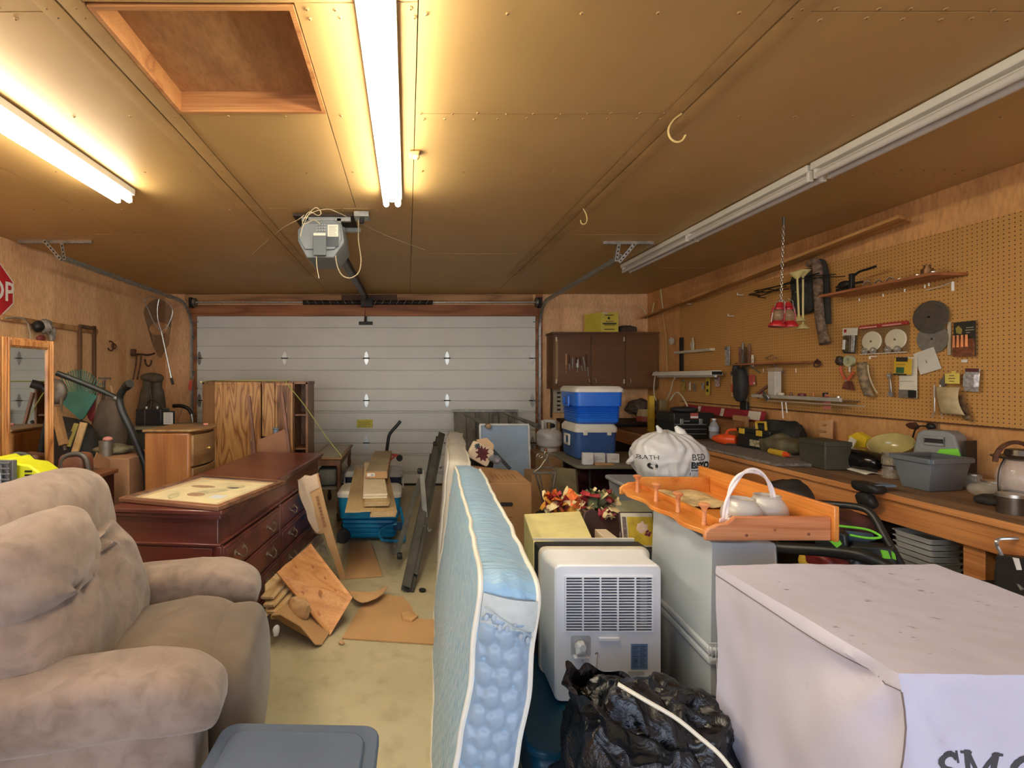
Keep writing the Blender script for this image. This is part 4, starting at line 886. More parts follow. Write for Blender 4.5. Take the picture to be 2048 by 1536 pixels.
mm = M(); mm.prism([fp2(688, 1160), fp2(765, 1154), fp2(742, 1088), fp2(700, 1088)], .01, T(0, 0, .003)); mm.solo('square_cardboard', m_corr, 'square cardboard panel on the floor before the teal cooler', 'cardboard')
mm = M(); mm.sph((FLP(683, 1289).x, FLP(683, 1289).y, .012), (.018, .012, .012), amp=.006, fr=60).solo('wood_chip', m_cbi, 'tiny brown crumb on the concrete beside the flattened sheet', 'debris')
# tall leaning torn carton side with print
def sheet3(pts, th, name, m_, label, cat='cardboard', parent=None):
    """a thin board from a list of 3-D outline points"""
    pts = [V(p) for p in pts]; n = V((0, 0, 0))
    for i in range(len(pts)): n += pts[i].cross(pts[(i+1) % len(pts)])
    n.normalize(); k = len(pts); vs = pts + [p + n*th for p in pts]
    mm = M(); mm.add(vs, [tuple(range(k))[::-1], tuple(range(k, 2*k))] + [(i, (i+1) % k, (i+1) % k+k, i+k) for i in range(k)])
    if parent: return mm.obj(name, m_, parent)
    return mm.solo(name, m_, label, cat)
tc_ = thing('leaning_carton', 'tall torn carton side with faded lettering leaning against the dresser', 'cardboard', P(690, 1160, 3.62))
yb = lambda py: lerp(3.66, 3.61, (py-945)/215)
Q = lambda px, py: P(px, py, yb(py))
sheet3([Q(636, 946), Q(645, 985), Q(656, 1030), Q(668, 1075), Q(692, 1157), Q(680, 1160), Q(668, 1120), Q(655, 1090), Q(648, 1066), Q(640, 1068), Q(632, 1067), Q(625, 1058), Q(616, 1040), Q(612, 1020), Q(602, 1000), Q(597, 985), Q(598, 970), Q(595, 960), Q(603, 956), Q(610, 950), Q(622, 952), Q(630, 948)], .005, 'carton_side', m_corr, '', parent=tc_)
Q2 = lambda px, py: Q(px, py) + V((-.002, -.006, .002))
sheet3([Q2(634, 948), Q2(622, 952), Q2(610, 951), Q2(603, 957), Q2(597, 962), Q2(598, 975), Q2(603, 1000), Q2(613, 1022), Q2(617, 1040), Q2(628, 1058), Q2(636, 1066), Q2(640, 1060), Q2(632, 1035), Q2(628, 1010), Q2(620, 985), Q2(640, 975)][::1], .002, 'torn_liner', m_corrp, '', parent=tc_)
o = Q(633, 1022); ux = (Q(650, 1018)-Q(632, 1022)).normalized(); uy = (Q(622, 980)-Q(636, 1040)); uy = (uy-ux*uy.dot(ux)).normalized(); nz = ux.cross(uy)
A = frame(o + V((-.0, -.012, .004)), -uy, ux, (-uy).cross(ux)) @ RX(0)
mm = M()
for k in range(3):
    a = Q(634+k*5.5, 990+21*k) + V((0, -.01, .002)); dr_ = (Q(640, 1040)-Q(628, 990)).normalized()
    for j in range(3):
        mm.bar(a+dr_*(.01+.026*j)+ux*.0, a+dr_*(.028+.026*j), .022-.004*(j % 2), .0012, (0, 1, 0))
mm.obj('faded_print', mat('faded_brown_print', (140, 96, 58), .8, var=.1), tc_, kind='stuff')
# plywood square and scrap pile by the recliner
m_ply = wood('orange_plywood', (224, 164, 104), (200, 136, 82), 'x', 5, 5, .6, 0, .3)
K = [P(621, 1090, 3.35), P(704, 1197, 3.0), P(659, 1273, 2.82), P(553, 1147, 2.95)]
sheet3(K, -.012, 'plywood_square', m_ply, 'orange plywood square with knots leaning on the scrap heap', 'plywood')
mm = M(); cK = sum(K, V((0, 0, 0)))/4; uK = (K[1]-K[0]).normalized(); vK = (K[3]-K[0]).normalized(); nK = uK.cross(vK).normalized()
if nK.y > 0: nK = -nK
kn = M()
for (a, c, r_) in ((.15, .12, .011), (.33, .2, .013), (.24, .33, .009), (.28, .09, .009), (.42, .32, .012), (.06, .25, .010), (.4, .08, .008)):
    cc = K[0] + uK*a + vK*c + nK*.002; kn.lathe([(r_, 0), (r_*.5, .001), (0, .001)], frame(cc, uK*1.6, vK, nK), seg=10)
kn.obj('knots', mat('knot_brown', (176, 112, 64), .7), bpy.data.objects['plywood_square'], kind='stuff')
S = [P(541, 1232, 2.75), P(560, 1230, 2.7), P(600, 1253, 2.66), P(630, 1290, 2.68), P(643, 1291, 2.72), P(661, 1262, 2.85), P(612, 1215, 2.95), P(585, 1195, 3.0)]
sheet3(S, .006, 'bottom_cardboard_flap', m_corr, 'bent cardboard flap sticking out under the orange plywood square')
for i, (a, c, w_, Y0, Y1, lb) in enumerate((((534, 1196), (604, 1118), .085, 2.85, 3.3, 'topmost of the pale scrap boards by the recliner footrest'), ((537, 1212), (610, 1132), .08, 2.82, 3.22, 'second pale scrap board from the top, by the recliner footrest'), ((543, 1226), (616, 1148), .08, 2.80, 3.16, 'third pale scrap board down, beside the orange plywood square'), ((552, 1236), (620, 1166), .08, 2.78, 3.12, 'lowest pale scrap board, resting over the bent cardboard flap'))):
    plank('scrap_board', lb, a, c, w_, Y0, Y1, m_pine, .018, (0, .5, 1), group=None)
sheet3([P(529, 1170, 2.95), P(531, 1235, 2.8), P(552, 1218, 2.9), P(600, 1110, 3.3), P(570, 1130, 3.2)], .01, 'pale_plywood', m_pine, 'pale wooden panel standing between the recliner footrest and the plywood square', 'panel')
sheet3([P(640, 1066, 3.9), P(648, 1080, 3.85), P(572, 1150, 3.2), P(560, 1142, 3.2)], .02, 'grey_plank', wood('weathered_grey_plank', (150, 138, 116), (112, 102, 86), 'y', 4, 4, .7), 'long weathered grey plank leaning along the dresser foot', 'plank')
sheet3([P(578, 1140, 3.15), P(622, 1085, 3.5), P(626, 1092, 3.5), P(583, 1150, 3.12)], .015, 'brown_batten', m_cardd, 'brown batten between the grey plank and the plywood square', 'batten')
sheet3([P(640, 1085, 3.7), P(652, 1092, 3.65), P(658, 1110, 3.5), P(640, 1100, 3.5)], .01, 'dark_shard', m_galvd, 'grey metal shard behind the orange plywood square', 'scrap metal')
junk('crumpled_kraft_paper', 'crumpled kraft paper stuffed under the orange plywood square', 'paper', P(598, 1216, 2.86), (.07, .04, .06), m_cbi, .03, 14, 4)
junk('white_foam_scrap', 'small white foam scrap peeking out under the recliner footrest side', 'foam', P(553, 1262, 2.72), (.018, .018, .03), mat('foam_white', (226, 224, 216), .8), .01, 20, 6)
# ================================================================ coolers on the floor
m_lidw = mat('cooler_lid_white', (214, 210, 196), .45, var=.04); m_navy = mat('navy_cooler', (34, 40, 66), .4, var=.04)
m_teal = mat('teal_cooler', (20, 128, 172), .35, var=.03, scale=2)
def cooler(name, label, xa, xb, ya, yb_, z0, zb, zt, mb, ml, lidh=.06, taper=.04, ribs=4, group=None, latch=False, handle=True, hm=None):
    cx_, cy_ = (xa+xb)/2, (ya+yb_)/2; t = thing(name, label, 'cooler', (cx_, cy_, z0), group=group); w_, d_ = xb-xa, yb_-ya
    mm = M(); n_ = 8; rings = []
    def ring(z, k): return [V((cx_+x, cy_+y, z)) for x, y in rr(w_-2*k, d_-2*k, .05, 5)]
    R_ = [ring(z0, taper+.02), ring(z0+.02, taper), ring(z0+(zb-z0)*.5, taper*.45)]
    for i in range(ribs):
        z = z0+.05+(zb-z0)*.42*i/max(1, ribs); R_ += [ring(z, taper*.9-.002*i), ring(z+.006, taper*.9+.005), ring(z+.02, taper*.85-.003*i)]
    R_ += [ring(zb-.01, 0.006), ring(zb, 0.006)]
    R_.sort(key=lambda q: q[0].z); n = len(R_[0]); vs = [p for q in R_ for p in q]; fs = []
    for i in range(len(R_)-1):
        for k in range(n): l = (k+1) % n; fs.append((i*n+k, i*n+l, (i+1)*n+l, (i+1)*n+k))
    fs += [tuple(range(n))[::-1], tuple((len(R_)-1)*n+k for k in range(n))]
    mm.add(vs, fs); mm.obj('body', mb, t, smooth=35)
    mm = M(); L_ = [ring(zb, -.004), ring(zb+lidh*.55, -.004), ring(zb+lidh, .022)]
    vs = [p for q in L_ for p in q]; fs = [(i*n+k, i*n+(k+1) % n, (i+1)*n+(k+1) % n, (i+1)*n+k) for i in range(2) for k in range(n)] + [tuple(range(n))[::-1], tuple(2*n+k for k in range(n))]
    mm.add(vs, fs); l = mm.obj('lid', ml, t, smooth=35)
    if handle:
        for s in (-1, 1):
            xs = xa if s < 0 else xb; mm = M(); zc = zb-.045; yc = cy_
            A = frame((xs+s*.004, yc, zc-.05), (0, 1, 0), (0, 0, 1), (s, 0, 0)) if s > 0 else frame((xs-.004, yc, zc-.05), (0, -1, 0), (0, 0, 1), (-1, 0, 0))
            for (lo, hi) in (((-.075, -.06, -.004), (.075, -.04, .016)), ((-.075, .04, -.004), (.075, .06, .016)), ((-.075, -.04, -.004), (-.055, .04, .016)), ((.055, -.04, -.004), (.075, .04, .016))): mm.box(lo, hi, A)
            mm.obj('handle', hm or ml, t, bevel=.004)
    if latch:
        for xx in (xa+w_*.22, xb-w_*.22): M().box((xx-.022, ya-.014, zb-.03), (xx+.022, ya, zb+.02)).obj('latch', ml, t, bevel=.005)
    return t
ct = cooler('wheeled_cooler', 'teal blue wheeled cooler with pale lid on the floor', -.66, -.06, 4.40, 4.80, .03, .43, .48, m_teal, m_lidw, .055, .05, 4, handle=False)
for y in (4.43, 4.77): 
    M().cyl((-.60, y-.025, .065), (-.60, y+.02, .065), .065, seg=20).obj('wheel', m_dk, ct)
mm = M(); mm.tube(spline([(-.24, 4.36, .05), (-.06, 4.385, .03), (-.03, 4.42, .05), (-.04, 4.42, .2), (-.07, 4.41, .34)], 5), .014, 8); mm.tube(spline([(-.24, 4.36, .05), (-.26, 4.36, .12), (-.2, 4.37, .17), (-.1, 4.38, .19)], 5), .012, 8); mm.obj('pull_handle', m_teal, ct)
M().box((-.13, 4.385, .13), (-.05, 4.40, .21)).obj('handle_recess', mat('deep_teal', (10, 52, 84), .5), ct, bevel=.008)
cooler('navy_cooler', 'navy cooler with grey lid on the floor behind the teal one', -.70, -.06, 5.20, 5.62, 0, .455, .51, m_navy, mat('grey_lid', (176, 174, 168), .5, var=.04), .055, .03, 3, hm=m_lidw)
# laminate planks across the coolers
m_lam = wood('laminate_tan', (186, 160, 112), (160, 132, 86), 'y', 3, 4, .5, 0, .25); m_lamw = mat('laminate_underside', (214, 200, 168), .6, var=.04)
zc_ = .515
def lam(px, py, Y0, Y1, px2, w_, z, label, m_=None, th=.011):
    a = P(px, py, Y0); a.z = z; c = V(((px2-CX)/F*Y1, Y1, z+.0)); return M().bar(a, c, w_, th, (0, 0, 1)).solo('laminate_plank', m_ or m_lam, label, 'laminate plank', 'laminate flooring planks across the coolers', bevel=.001)
lam(718, 1010, 3.66, 5.45, 727, .13, .518, 'laminate plank lying lowest on the teal cooler, its end under the others')
lam(706, 1028, 3.56, 5.30, 720, .12, .534, 'laminate plank at the outer edge of the pile on the side of the dresser')
lam(735, 1032, 3.54, 5.4, 737, .12, .5455, 'laminate plank lying next to the outer edge one on the teal cooler')
for k, (dx, nm) in enumerate(((0, 'lowest'), (.008, 'second from bottom'), (-.006, 'third from bottom'))):
    lam(766+k*1.5, 1032, 3.50+.01*k, 5.35, 758, .19, .519+.0112*k if k == 0 else .519+.0112*k, '%s of the wide laminate planks ending over the cooler pull handle' % nm)
for k, nm in enumerate(('lowest', 'middle', 'upper')):
    lam(753+k, 1020, 3.62, 5.3, 748, .19, .566+.0116*k, '%s plank of the neat laminate pile under the pale faced ones' % nm)
for k, nm in enumerate(('lower', 'top')): lam(750+k, 1003, 3.72+.05*k, 5.2, 746, .19, .602+.0116*k, '%s pale faced laminate plank in front of the open carton' % nm, m_lamw)
pk = thing('plank_carton', 'flat carton of laminate planks on top of the plank pile', 'carton', (-.28, 4.7, .625))
M().box((-.385, 4.32, .626), (-.185, 5.55, .69)).obj('carton', m_corr, pk, bevel=.002); M().box((-.375, 4.315, .69), (-.19, 5.5, .694)).obj('dusty_top', mat('dusty_card', (150, 136, 108), .8, var=.08), pk)
M().box((-.37, 4.316, .645), (-.30, 4.3195, .675)).obj('label', mat('label_white2', (222, 220, 212), .7, var=.02), pk); mm = M()
for i in range(9): mm.box((-.335+.003*i, 4.3145, .651), (-.3338+.003*i, 4.316, .667))
mm.obj('label_print', m_blk, pk)
# red and black wheeled dolly behind
m_or = mat('orange_red_paint', (196, 66, 46), .45, var=.06)
dy = thing('engine_dolly', 'orange red steel dolly with a black bent handle against the garage door', 'dolly', P(775, 960, 6.2)); q = lambda px, py, Y=6.2: P(px, py, Y)
M().tube(spline([q(773, 905), q(775, 890), q(778, 872), q(784, 862), q(793, 852), q(801, 842)], 4), .022, 10).obj('black_handle', m_steelh, dy)
M().bar(q(774, 905), q(770, 975), .05, .045, (0, 1, 0)).obj('post', m_or, dy, bevel=.004); M().bar(q(773, 908), q(797, 911), .03, .03).obj('arm', m_or, dy, bevel=.003); M().bar(q(776, 925), q(790, 912), .02, .02).obj('gusset', m_or, dy)
M().cyl(q(799, 916)+V((0, -.02, 0)), q(799, 916)+V((0, .02, 0)), .042, seg=18).obj('caster', m_blk, dy)
M().box((-.5, 5.95, 0), (-.12, 6.4, .06)).obj('base', m_or, dy); M().bar(q(770, 975), V((q(770, 975).x, 6.2, .05)), .05, .045, (0, 1, 0)).obj('post', m_or, dy)
# ================================================================ folded bed frame
m_bedf = mat('grey_angle_iron', (96, 96, 90), .45, .5, var=.12, scale=8)
bf = thing('folded_bed_frame', 'folded grey steel bed frame leaning on the floral mattress', 'bed frame', (.1, 3.45, 0))
def lbar(p, q_, w_=.042, th=.005):
    w_ *= 1.45; p, q_ = V(p)-V((w_*.5, 0, 0)), V(q_)-V((w_*.5, 0, 0)); d = (q_-p); L_ = d.length; d.normalize(); x = d.cross(V((0, 1, 0))).normalized(); y = x.cross(d)
    mm = M(); A = frame(p, x, y, d); mm.box((0, 0, 0), (w_, th, L_), A); mm.box((0, 0, 0), (th, w_, L_), A); return mm
lbar(P(826, 1185, 3.40), P(884, 888, 5.1)).obj('side_rail', m_bedf, bf, smooth=0)
lbar(P(838, 1184, 3.40), P(897, 868, 5.15), .05).obj('side_rail', m_bedf, bf, smooth=0)
lbar(P(832, 1180, 3.44), P(874, 910, 4.9), .035).obj('cross_rail', m_bedf, bf, smooth=0)
lbar(P(831, 1176, 3.38), P(890, 876, 5.05), .045).obj('side_rail', m_bedf, bf, smooth=0)
lbar(P(846, 1150, 3.5), P(889, 900, 4.95), .05).obj('cross_rail', m_bedf, bf, smooth=0)
for (a, c, Y0, Y1) in (((803, 1112), (850, 960), 3.75, 4.3), ((843, 942), (852, 1060), 4.2, 4.0), ((873, 888), (868, 960), 4.9, 4.5)):
    lbar(P(*a, Y0), P(*c, Y1), .03).obj('leg', m_bedf, bf, smooth=0); c_ = P(*a, Y0); gl = M(); gl.lathe([(.022, -.006), (.027, 0), (.027, .03), (.016, .036)], frame(c_, (0, 0, 1), (0, 1, 0), (-1, 0, 0)), seg=14); gl.obj('glide', m_blk, bf)
for (px, py, Y) in ((847, 1052, 3.95), (860, 1060, 3.9), (882, 935, 4.75)): M().cyl(P(px, py, Y)+V((-.01, -.02, 0)), P(px, py, Y)+V((.01, .02, 0)), .009, seg=8).obj('rivet', m_galv, bf)
M().cyl(P(845, 1184, 3.42)+V((0, 0, -.02)), P(845, 1184, 3.42)+V((0, 0, .02)), .025, seg=12).obj('end_cap', m_blk, bf)
# ================================================================ mattresses
def quiltmat(name, c1, c2, kind):
    m, nt, b = _base(name, .38 if kind != 'cream' else .7, 0); b.inputs['Sheen Weight'].default_value = .2
    tc = nt.nodes.new('ShaderNodeTexCoord'); mp = nt.nodes.new('ShaderNodeMapping'); nt.links.new(tc.outputs['Object'], mp.inputs[0])
    n = _noise(nt, 3, 4); r = _ramp(nt, n.outputs[0], [(.3, c2), (.65, c1)]); nt.links.new(r.outputs[0], b.inputs['Base Color'])
    if kind == 'diamond':
        vo = nt.nodes.new('ShaderNodeTexVoronoi'); vo.inputs['Scale'].default_value = 1; mp.inputs['Scale'].default_value = (5, 30, 16); vo.inputs['Randomness'].default_value = .35; nt.links.new(mp.outputs[0], vo.inputs[0]); _bump(nt, b, vo.outputs['Distance'], .9, -.012)
    elif kind == 'ripple':
        mp.inputs['Scale'].default_value = (4, 16, 1); n3 = nt.nodes.new('ShaderNodeTexNoise'); n3.inputs['Scale'].default_value = 2.4; n3.inputs['Detail'].default_value = 3; n3.inputs['Distortion'].default_value = .6; nt.links.new(mp.outputs[0], n3.inputs[0]); _bump(nt, b, n3.outputs[0], .8, .02)
    else:
        n3 = _noise(nt, 10, 3, (1, .5, 1)); _bump(nt, b, n3.outputs[0], .3, .008)
    MATS[name] = m; return m
m_bl1 = quiltmat('blue_diamond_quilt', (138, 176, 196), (120, 160, 184), 'diamond'); m_bl2 = quiltmat('blue_satin_ripple', (140, 176, 200), (124, 160, 188), 'ripple')
m_bl3 = mat('blue_satin', (134, 154, 172), .36, var=.06, scale=4, sheen=.2)
m_pipe = mat('cream_piping', (216, 212, 198), .7, var=.04)
def mattress(name, label, near, far, h, w_, tilt, ms, group=None, seed=0, puffy=.014, hexq=False):
    """a mattress standing on its long edge: near and far are floor points of its face towards the empty aisle"""
    near, far = V(near), V(far); d = (far-near); L_ = d.length; d.normalize(); s = V((d.y, -d.x, 0))
    upv = (V((0, 0, 1))*math.cos(R(tilt)) + s*math.sin(R(tilt))).normalized(); nn = s*math.cos(R(tilt)) - V((0, 0, 1))*math.sin(R(tilt))
    A = frame(near, nn, d, upv); t = bpy.data.objects.new(name, None); COL.objects.link(t); t.matrix_basis = A; t['label'] = label; t['category'] = 'mattress'
    if group: t['group'] = group
    base = w_*math.sin(R(tilt)); cr_ = .06
    def shape(u, v):          # outline in the (length, height) plane with rounded corners
        a = u*2*math.pi; 
    outl = rr(L_, h, cr_, 5, L_/2, h/2)
    dens = []
    for i in range(len(outl)):
        a, c = outl[i], outl[(i+1) % len(outl)]; k = max(1, int(math.hypot(c[0]-a[0], c[1]-a[1])/.03))
        for j in range(k): dens.append((lerp(a[0], c[0], j/k), lerp(a[1], c[1], j/k)))
    wob = lambda y, z: .012*noise.noise(V((y*2.3, z*2.3, seed)))+.006*noise.noise(V((y*8, z*8, seed)))
    off = lambda z: max(0, base*.0)
    # border (the ring round the edge)
    n = len(dens); K = 10; mm = M(); vs = []; fs = []
    cx_, cz_ = L_/2, h/2
    for (y, z) in dens:
        ny, nz = 0, 0
        if z > h-cr_: nz = 1
        if z < cr_: nz = -1
        if y < cr_: ny = -1
        if y > L_-cr_: ny = 1
        l_ = math.hypot(ny, nz) or 1
        for k in range(K+1):
            t_ = k/K; bul = puffy*math.sin(math.pi*t_)
            if hexq and ny == -1 and z > .08:          # raised honeycomb on the near end
                q_ = V((t_*w_, z, 0)); hx = t_*w_/.052; hy = z/.062; row = math.floor(hy); fx = (hx + .5*(row % 2)) % 1 - .5; fy = hy % 1 - .5
                dd = max(abs(fy)*1.0, abs(fx)*.9+abs(fy)*.42); bul += .0085*(1-min(1, dd/.5)**3) - .004
            else: bul += .003*noise.noise(V((y*30, t_*4, z*30)))
            vs.append(V((t_*w_+wob(y, z), y + ny/l_*bul, z + nz/l_*bul)))
    for i in range(n):
        j = (i+1) % n
        for k in range(K): fs.append((i*(K+1)+k, j*(K+1)+k, j*(K+1)+k+1, i*(K+1)+k+1))
    # split the border into top, ends
    fe = [f for f in fs if (vs[f[0]].y+vs[f[1]].y)/2 < cr_*.2]; fr_ = [f for f in fs if f not in set(fe)]
    mm.add(vs, fs); mm.obj('border', ms[1], t, world=False, smooth=180)
    if hexq:        # finer end panel
        mm = M(); NZ = 150; NX = 26
        def endf(u, v):
            z = lerp(.03, h-.035, v); xx = u*w_; hx = xx/.056; hy = z/.058; row = math.floor(hy); fx = (hx+.5*(row % 2)) % 1-.5; fy = hy % 1-.5
            dd = max(abs(fy)*1.0, abs(fx)*.88+abs(fy)*.5); e_ = .0078*(1-min(1, dd/.5)**4); e_ = e_ if z < h-.10 else .003
            e_ *= min(1, min(u, 1-u)*9); jj = .004*noise.noise(V((xx*12, z*12, 3)))
            yy = -e_*1.3-jj-puffy*math.sin(math.pi*u)-.004*min(1, min(v, 1-v)*30)*min(1, min(u, 1-u)*8); yc = 0
            if z > h-cr_: q_ = (z-(h-cr_))/cr_; yc = cr_*(1-math.sqrt(max(0, 1-q_*q_)))
            return (xx+wob(0, z), yy+yc+.004*(z > h-.03), z)
        mm.grid(endf, NX, NZ); mm.obj('end_panel', ms[2], t, world=False, smooth=180)
    for side in (0, 1):
        mm = M(); x_ = side*w_; sgn_ = -1 if side == 0 else 1; NU, NV = 100, 50
        def facef(u, v):
            y, z = L_*u, h*v; ey = min(y, L_-y)/.05; ez = min(z, h-z)/.05; k = min(1, ey)*min(1, ez); k = max(0, k)
            # pull corners in
            dy_, dz_ = 0, 0
            for (c1, c2) in ((cr_, cr_), (L_-cr_, cr_), (cr_, h-cr_), (L_-cr_, h-cr_)):
                yy = cr_-y if c1 == cr_ and y < cr_ else (y-(L_-cr_) if c1 > cr_ and y > L_-cr_ else None); zz = cr_-z if c2 == cr_ and z < cr_ else (z-(h-cr_) if c2 > cr_ and z > h-cr_ else None)
                if yy is not None and zz is not None:
                    l_ = math.hypot(yy, zz); m_ = max(yy, zz)
                    if l_ > 0: f_ = m_/l_; y = c1 + (y-c1)*f_; z = c2 + (z-c2)*f_
            quilt = .0035*abs(math.sin(y*34+z*52))*abs(math.sin(y*34-z*52)) if seed == 0 else .003*noise.noise(V((y*9, z*9, 2)))
            return (x_ + sgn_*k*(puffy*.7+quilt) + wob(y, z), y, z)
        mm.grid(facef, NU, NV); mm.obj('cover_face', ms[0], t, world=False, smooth=180)
        pp = [V((x_+wob(y, z)+sgn_*.002, y, z)) for (y, z) in dens]; mm = M(); mm.tube(pp, .0085, 8, closed=True); mm.obj('piping', m_pipe, t, world=False)
    return t, A
tA = mattress('blue_mattress', 'pale blue quilted twin mattress standing on its long edge in the aisle', (.075, 1.34, 0), (.178, 3.12, 0), .985, .158, 8.1, (m_bl1, m_bl2, m_bl3), seed=0, hexq=True)[0]
# flowery band near the upper corner
m_crm = quiltmat('cream_floral_ticking', (206, 200, 184), (188, 180, 162), 'cream')
tB, AB = mattress('floral_mattress', 'cream floral mattress standing on edge behind the pale blue one', (.21, 3.40, 0), (.37, 5.28, 0), .95, .15, 5, (m_crm, m_crm, m_crm), seed=5)
m_fl = mat('peach_flower', (206, 140, 100), .8, var=.15, scale=30); m_fl2 = mat('rose_flower', (188, 120, 104), .8, var=.15, scale=30); m_flg = mat('sage_print', (160, 158, 130), .8, var=.1)
rnd = random.Random(12)
def flower(mm, A, c, r_, k=6):
    for i in range(k):
        a = 2*math.pi*i/k+rnd.random(); mm.lathe([(r_*.45, 0), (r_*.3, .0006), (0, .0008)], A @ T(c[0]+.5*r_*math.cos(a), c[1]+.5*r_*math.sin(a), 0) @ RZ(rnd.uniform(0, 90)), seg=8, sx=1.2, sy=.7)
mmf = M(); mg = M(); mr = M()
for i in range(60):
    y, z = rnd.uniform(.04, 1.75), rnd.uniform(.05, .9); A_ = frame((-.024+.012*noise.noise(V((y*2.3, z*2.3, 5)))+.006*noise.noise(V((y*8, z*8, 5))), y, z), (0, 1, 0), (0, 0, 1), (-1, 0, 0)); flower((mmf, mr, mg)[i % 3], A_, (0, 0), rnd.uniform(.012, .03))
for (zz, rr_) in ((.86, .05), (.80, .04), (.75, .035), (.84, .03)): 
    A_ = frame((.075+rnd.uniform(-.05, .05), -.026, zz), (1, 0, 0), (0, 0, 1), (0, -1, 0)); flower(mmf, A_, (0, 0), rr_, 9); flower(mr, A_ @ T(.02, -.01, .001), (0, 0), rr_*.5, 7)
for i in range(26): A_ = frame((rnd.uniform(.03, .12), -.024, rnd.uniform(.1, .72)), (1, 0, 0), (0, 0, 1), (0, -1, 0)); flower((mmf, mr, mg)[i % 3], A_, (0, 0), rnd.uniform(.008, .018))
mmf.obj('peach_flowers', m_fl, tB, world=False, kind='stuff'); mr.obj('rose_flowers', m_fl2, tB, world=False, kind='stuff'); mg.obj('leaf_print', m_flg, tB, world=False, kind='stuff')
mf = M(); m_emb = mat('grey_embroidery', (160, 172, 182), .7, var=.1)
for i in range(7):
    a = .02+.02*i; mf.sph((a, -.018, .90+.012*math.sin(i*2)-.006*i), (.006, .002, .010), RY(0), 8, 6)
mf.tube(spline([(.01, -.02, .93), (.06, -.022, .905), (.11, -.022, .885), (.15, -.02, .87)], 5), .0016, 5); mp_ = M(); mp_.grid(lambda u, v: (.006+.153*u+.012*noise.noise(V((0, (.865+.075*v)*2.3, 0))), -.0075-.014*math.sin(math.pi*u)*1.1-.003*math.sin(math.pi*v), .865+.085*v), 12, 8); mp_.obj('satin_band', mat('pale_band', (176, 182, 178), .45, var=.06, scale=20), tA, world=False, smooth=180)
mf.v = [p+V((0, -.008, -.01)) for p in mf.v]
mf.obj('embroidered_sprig', m_emb, tA, world=False, kind='stuff')
# ================================================================ behind the mattresses
m_oldw = wood('silvered_boards', (146, 142, 126), (104, 102, 92), 'z', 4, 5, .85, 0, .6)
pf = thing('weathered_pallet', 'weathered grey wood plank panel leaning on the garage door', 'plank panel', P(970, 960, 6.55)); xs = [908, 933, 952, 980, 998, 1018, 1030, 1037]
for i in range(7):
    a, c = P(xs[i]+.6, 820, 6.6), P(xs[i+1]-.6, 820, 6.6); mm = M(); mm.hexa([(a.x, 6.35, 0), (c.x, 6.35, 0), (c.x, 6.37, 0), (a.x, 6.37, 0)], [(a.x, 6.68, 1.09), (c.x, 6.68, 1.09), (c.x, 6.70, 1.09), (a.x, 6.70, 1.09)]); mm.obj('board', m_oldw, pf, smooth=0)
a, c = P(908, 820, 6.6), P(1037, 820, 6.6); M().bar((a.x-.01, 6.66, 1.085), (c.x+.01, 6.66, 1.085), .03, .03).obj('edge_trim', m_galvd, pf)
ft = thing('folding_card_table', 'pale blue card table top standing on end with grey tube legs', 'card table', P(1010, 990, 5.4)); a, c = P(963, 960, 5.4), P(1060, 850, 5.4)
mm = M(); mm.hexa([(a.x, 5.38, .0), (c.x, 5.38, .0), (c.x, 5.41, .0), (a.x, 5.41, .0)], [(a.x, 5.5, 1.0), (c.x, 5.5, 1.0), (c.x, 5.53, 1.0), (a.x, 5.53, 1.0)]); mm.obj('table_top', mat('pale_blue_vinyl', (150, 170, 188), .55, var=.06, scale=3), ft)
mm = M(); mm.bar((a.x-.01, 5.50, 1.005), (c.x+.01, 5.50, 1.005), .035, .02); mm.bar((a.x-.005, 5.375, 0), (a.x-.005, 5.495, 1.0), .02, .03); mm.bar((c.x+.005, 5.375, 0), (c.x+.005, 5.495, 1.0), .02, .03); mm.obj('rim', mat('white_metal_rim', (196, 192, 178), .4, .3), ft)
M().tube([P(928, 827, 6.1), P(978, 853, 5.45)], [.018, .03], 10).obj('leg', m_galvd, ft); M().tube([P(1010, 826, 6.1), P(1077, 853, 5.45)], [.016, .028], 10).obj('leg', m_galvd, ft); M().sph(P(977, 853, 5.44), (.035, .02, .03)).obj('foot_cap', mat('tan_foot', (176, 146, 110), .6), ft)
# cartons
def carton(name, label, xa, xb, ya, yb_, z0, z1, m_=None, slot=True):
    t = thing(name, label, 'box', ((xa+xb)/2, (ya+yb_)/2, z0)); M().box((xa, ya, z0), (xb, yb_, z1)).obj('carton', m_ or m_card, t, bevel=.004)
    if slot:
        xc = (xa+xb)/2; M().prism(rr(.1, .03, .014, 4), .002, FW((xc, ya-.0005, z1-.16))).obj('hand_hole', mat('slot_dark', (44, 40, 46), .8, var=0), t)
    return t
ub = carton('moving_box', 'brown moving box with open flap and hand hole, beyond the blue mattress', .56, .945, 3.60, 4.05, .0, .742)
mm = M(); mm.hexa([(.50, 3.62, .744), (.93, 3.62, .744), (.93, 4.04, .75), (.50, 4.04, .80)], [(.50, 3.62, .747), (.93, 3.62, .747), (.93, 4.04, .753), (.50, 4.04, .803)]); mm.obj('flap', m_card, ub)
mm = M(); mm.add([(.56, 3.605, .744), (.66, 3.61, .746), (.60, 3.62, .77), (.55, 3.62, .765)], [(0, 1, 2, 3)]); mm.obj('lifted_corner', m_cardd, ub)
M().box((.94, 3.599, .0), (.9455, 4.05, .742)).obj('edge_tape', m_cardd, ub)
mm = M()
for i in range(6): mm.bar((.68+.035*i, 3.72, .7545), (.67+.035*i, 3.86, .7615), .003, .001)
for i in range(5): mm.box((.70, 3.5985, .48-.022*i), (.80-.012*(i % 2), 3.5995, .486-.022*i))
mm.obj('marker_writing', mat('marker_ink', (110, 78, 52), .8, var=0), ub)
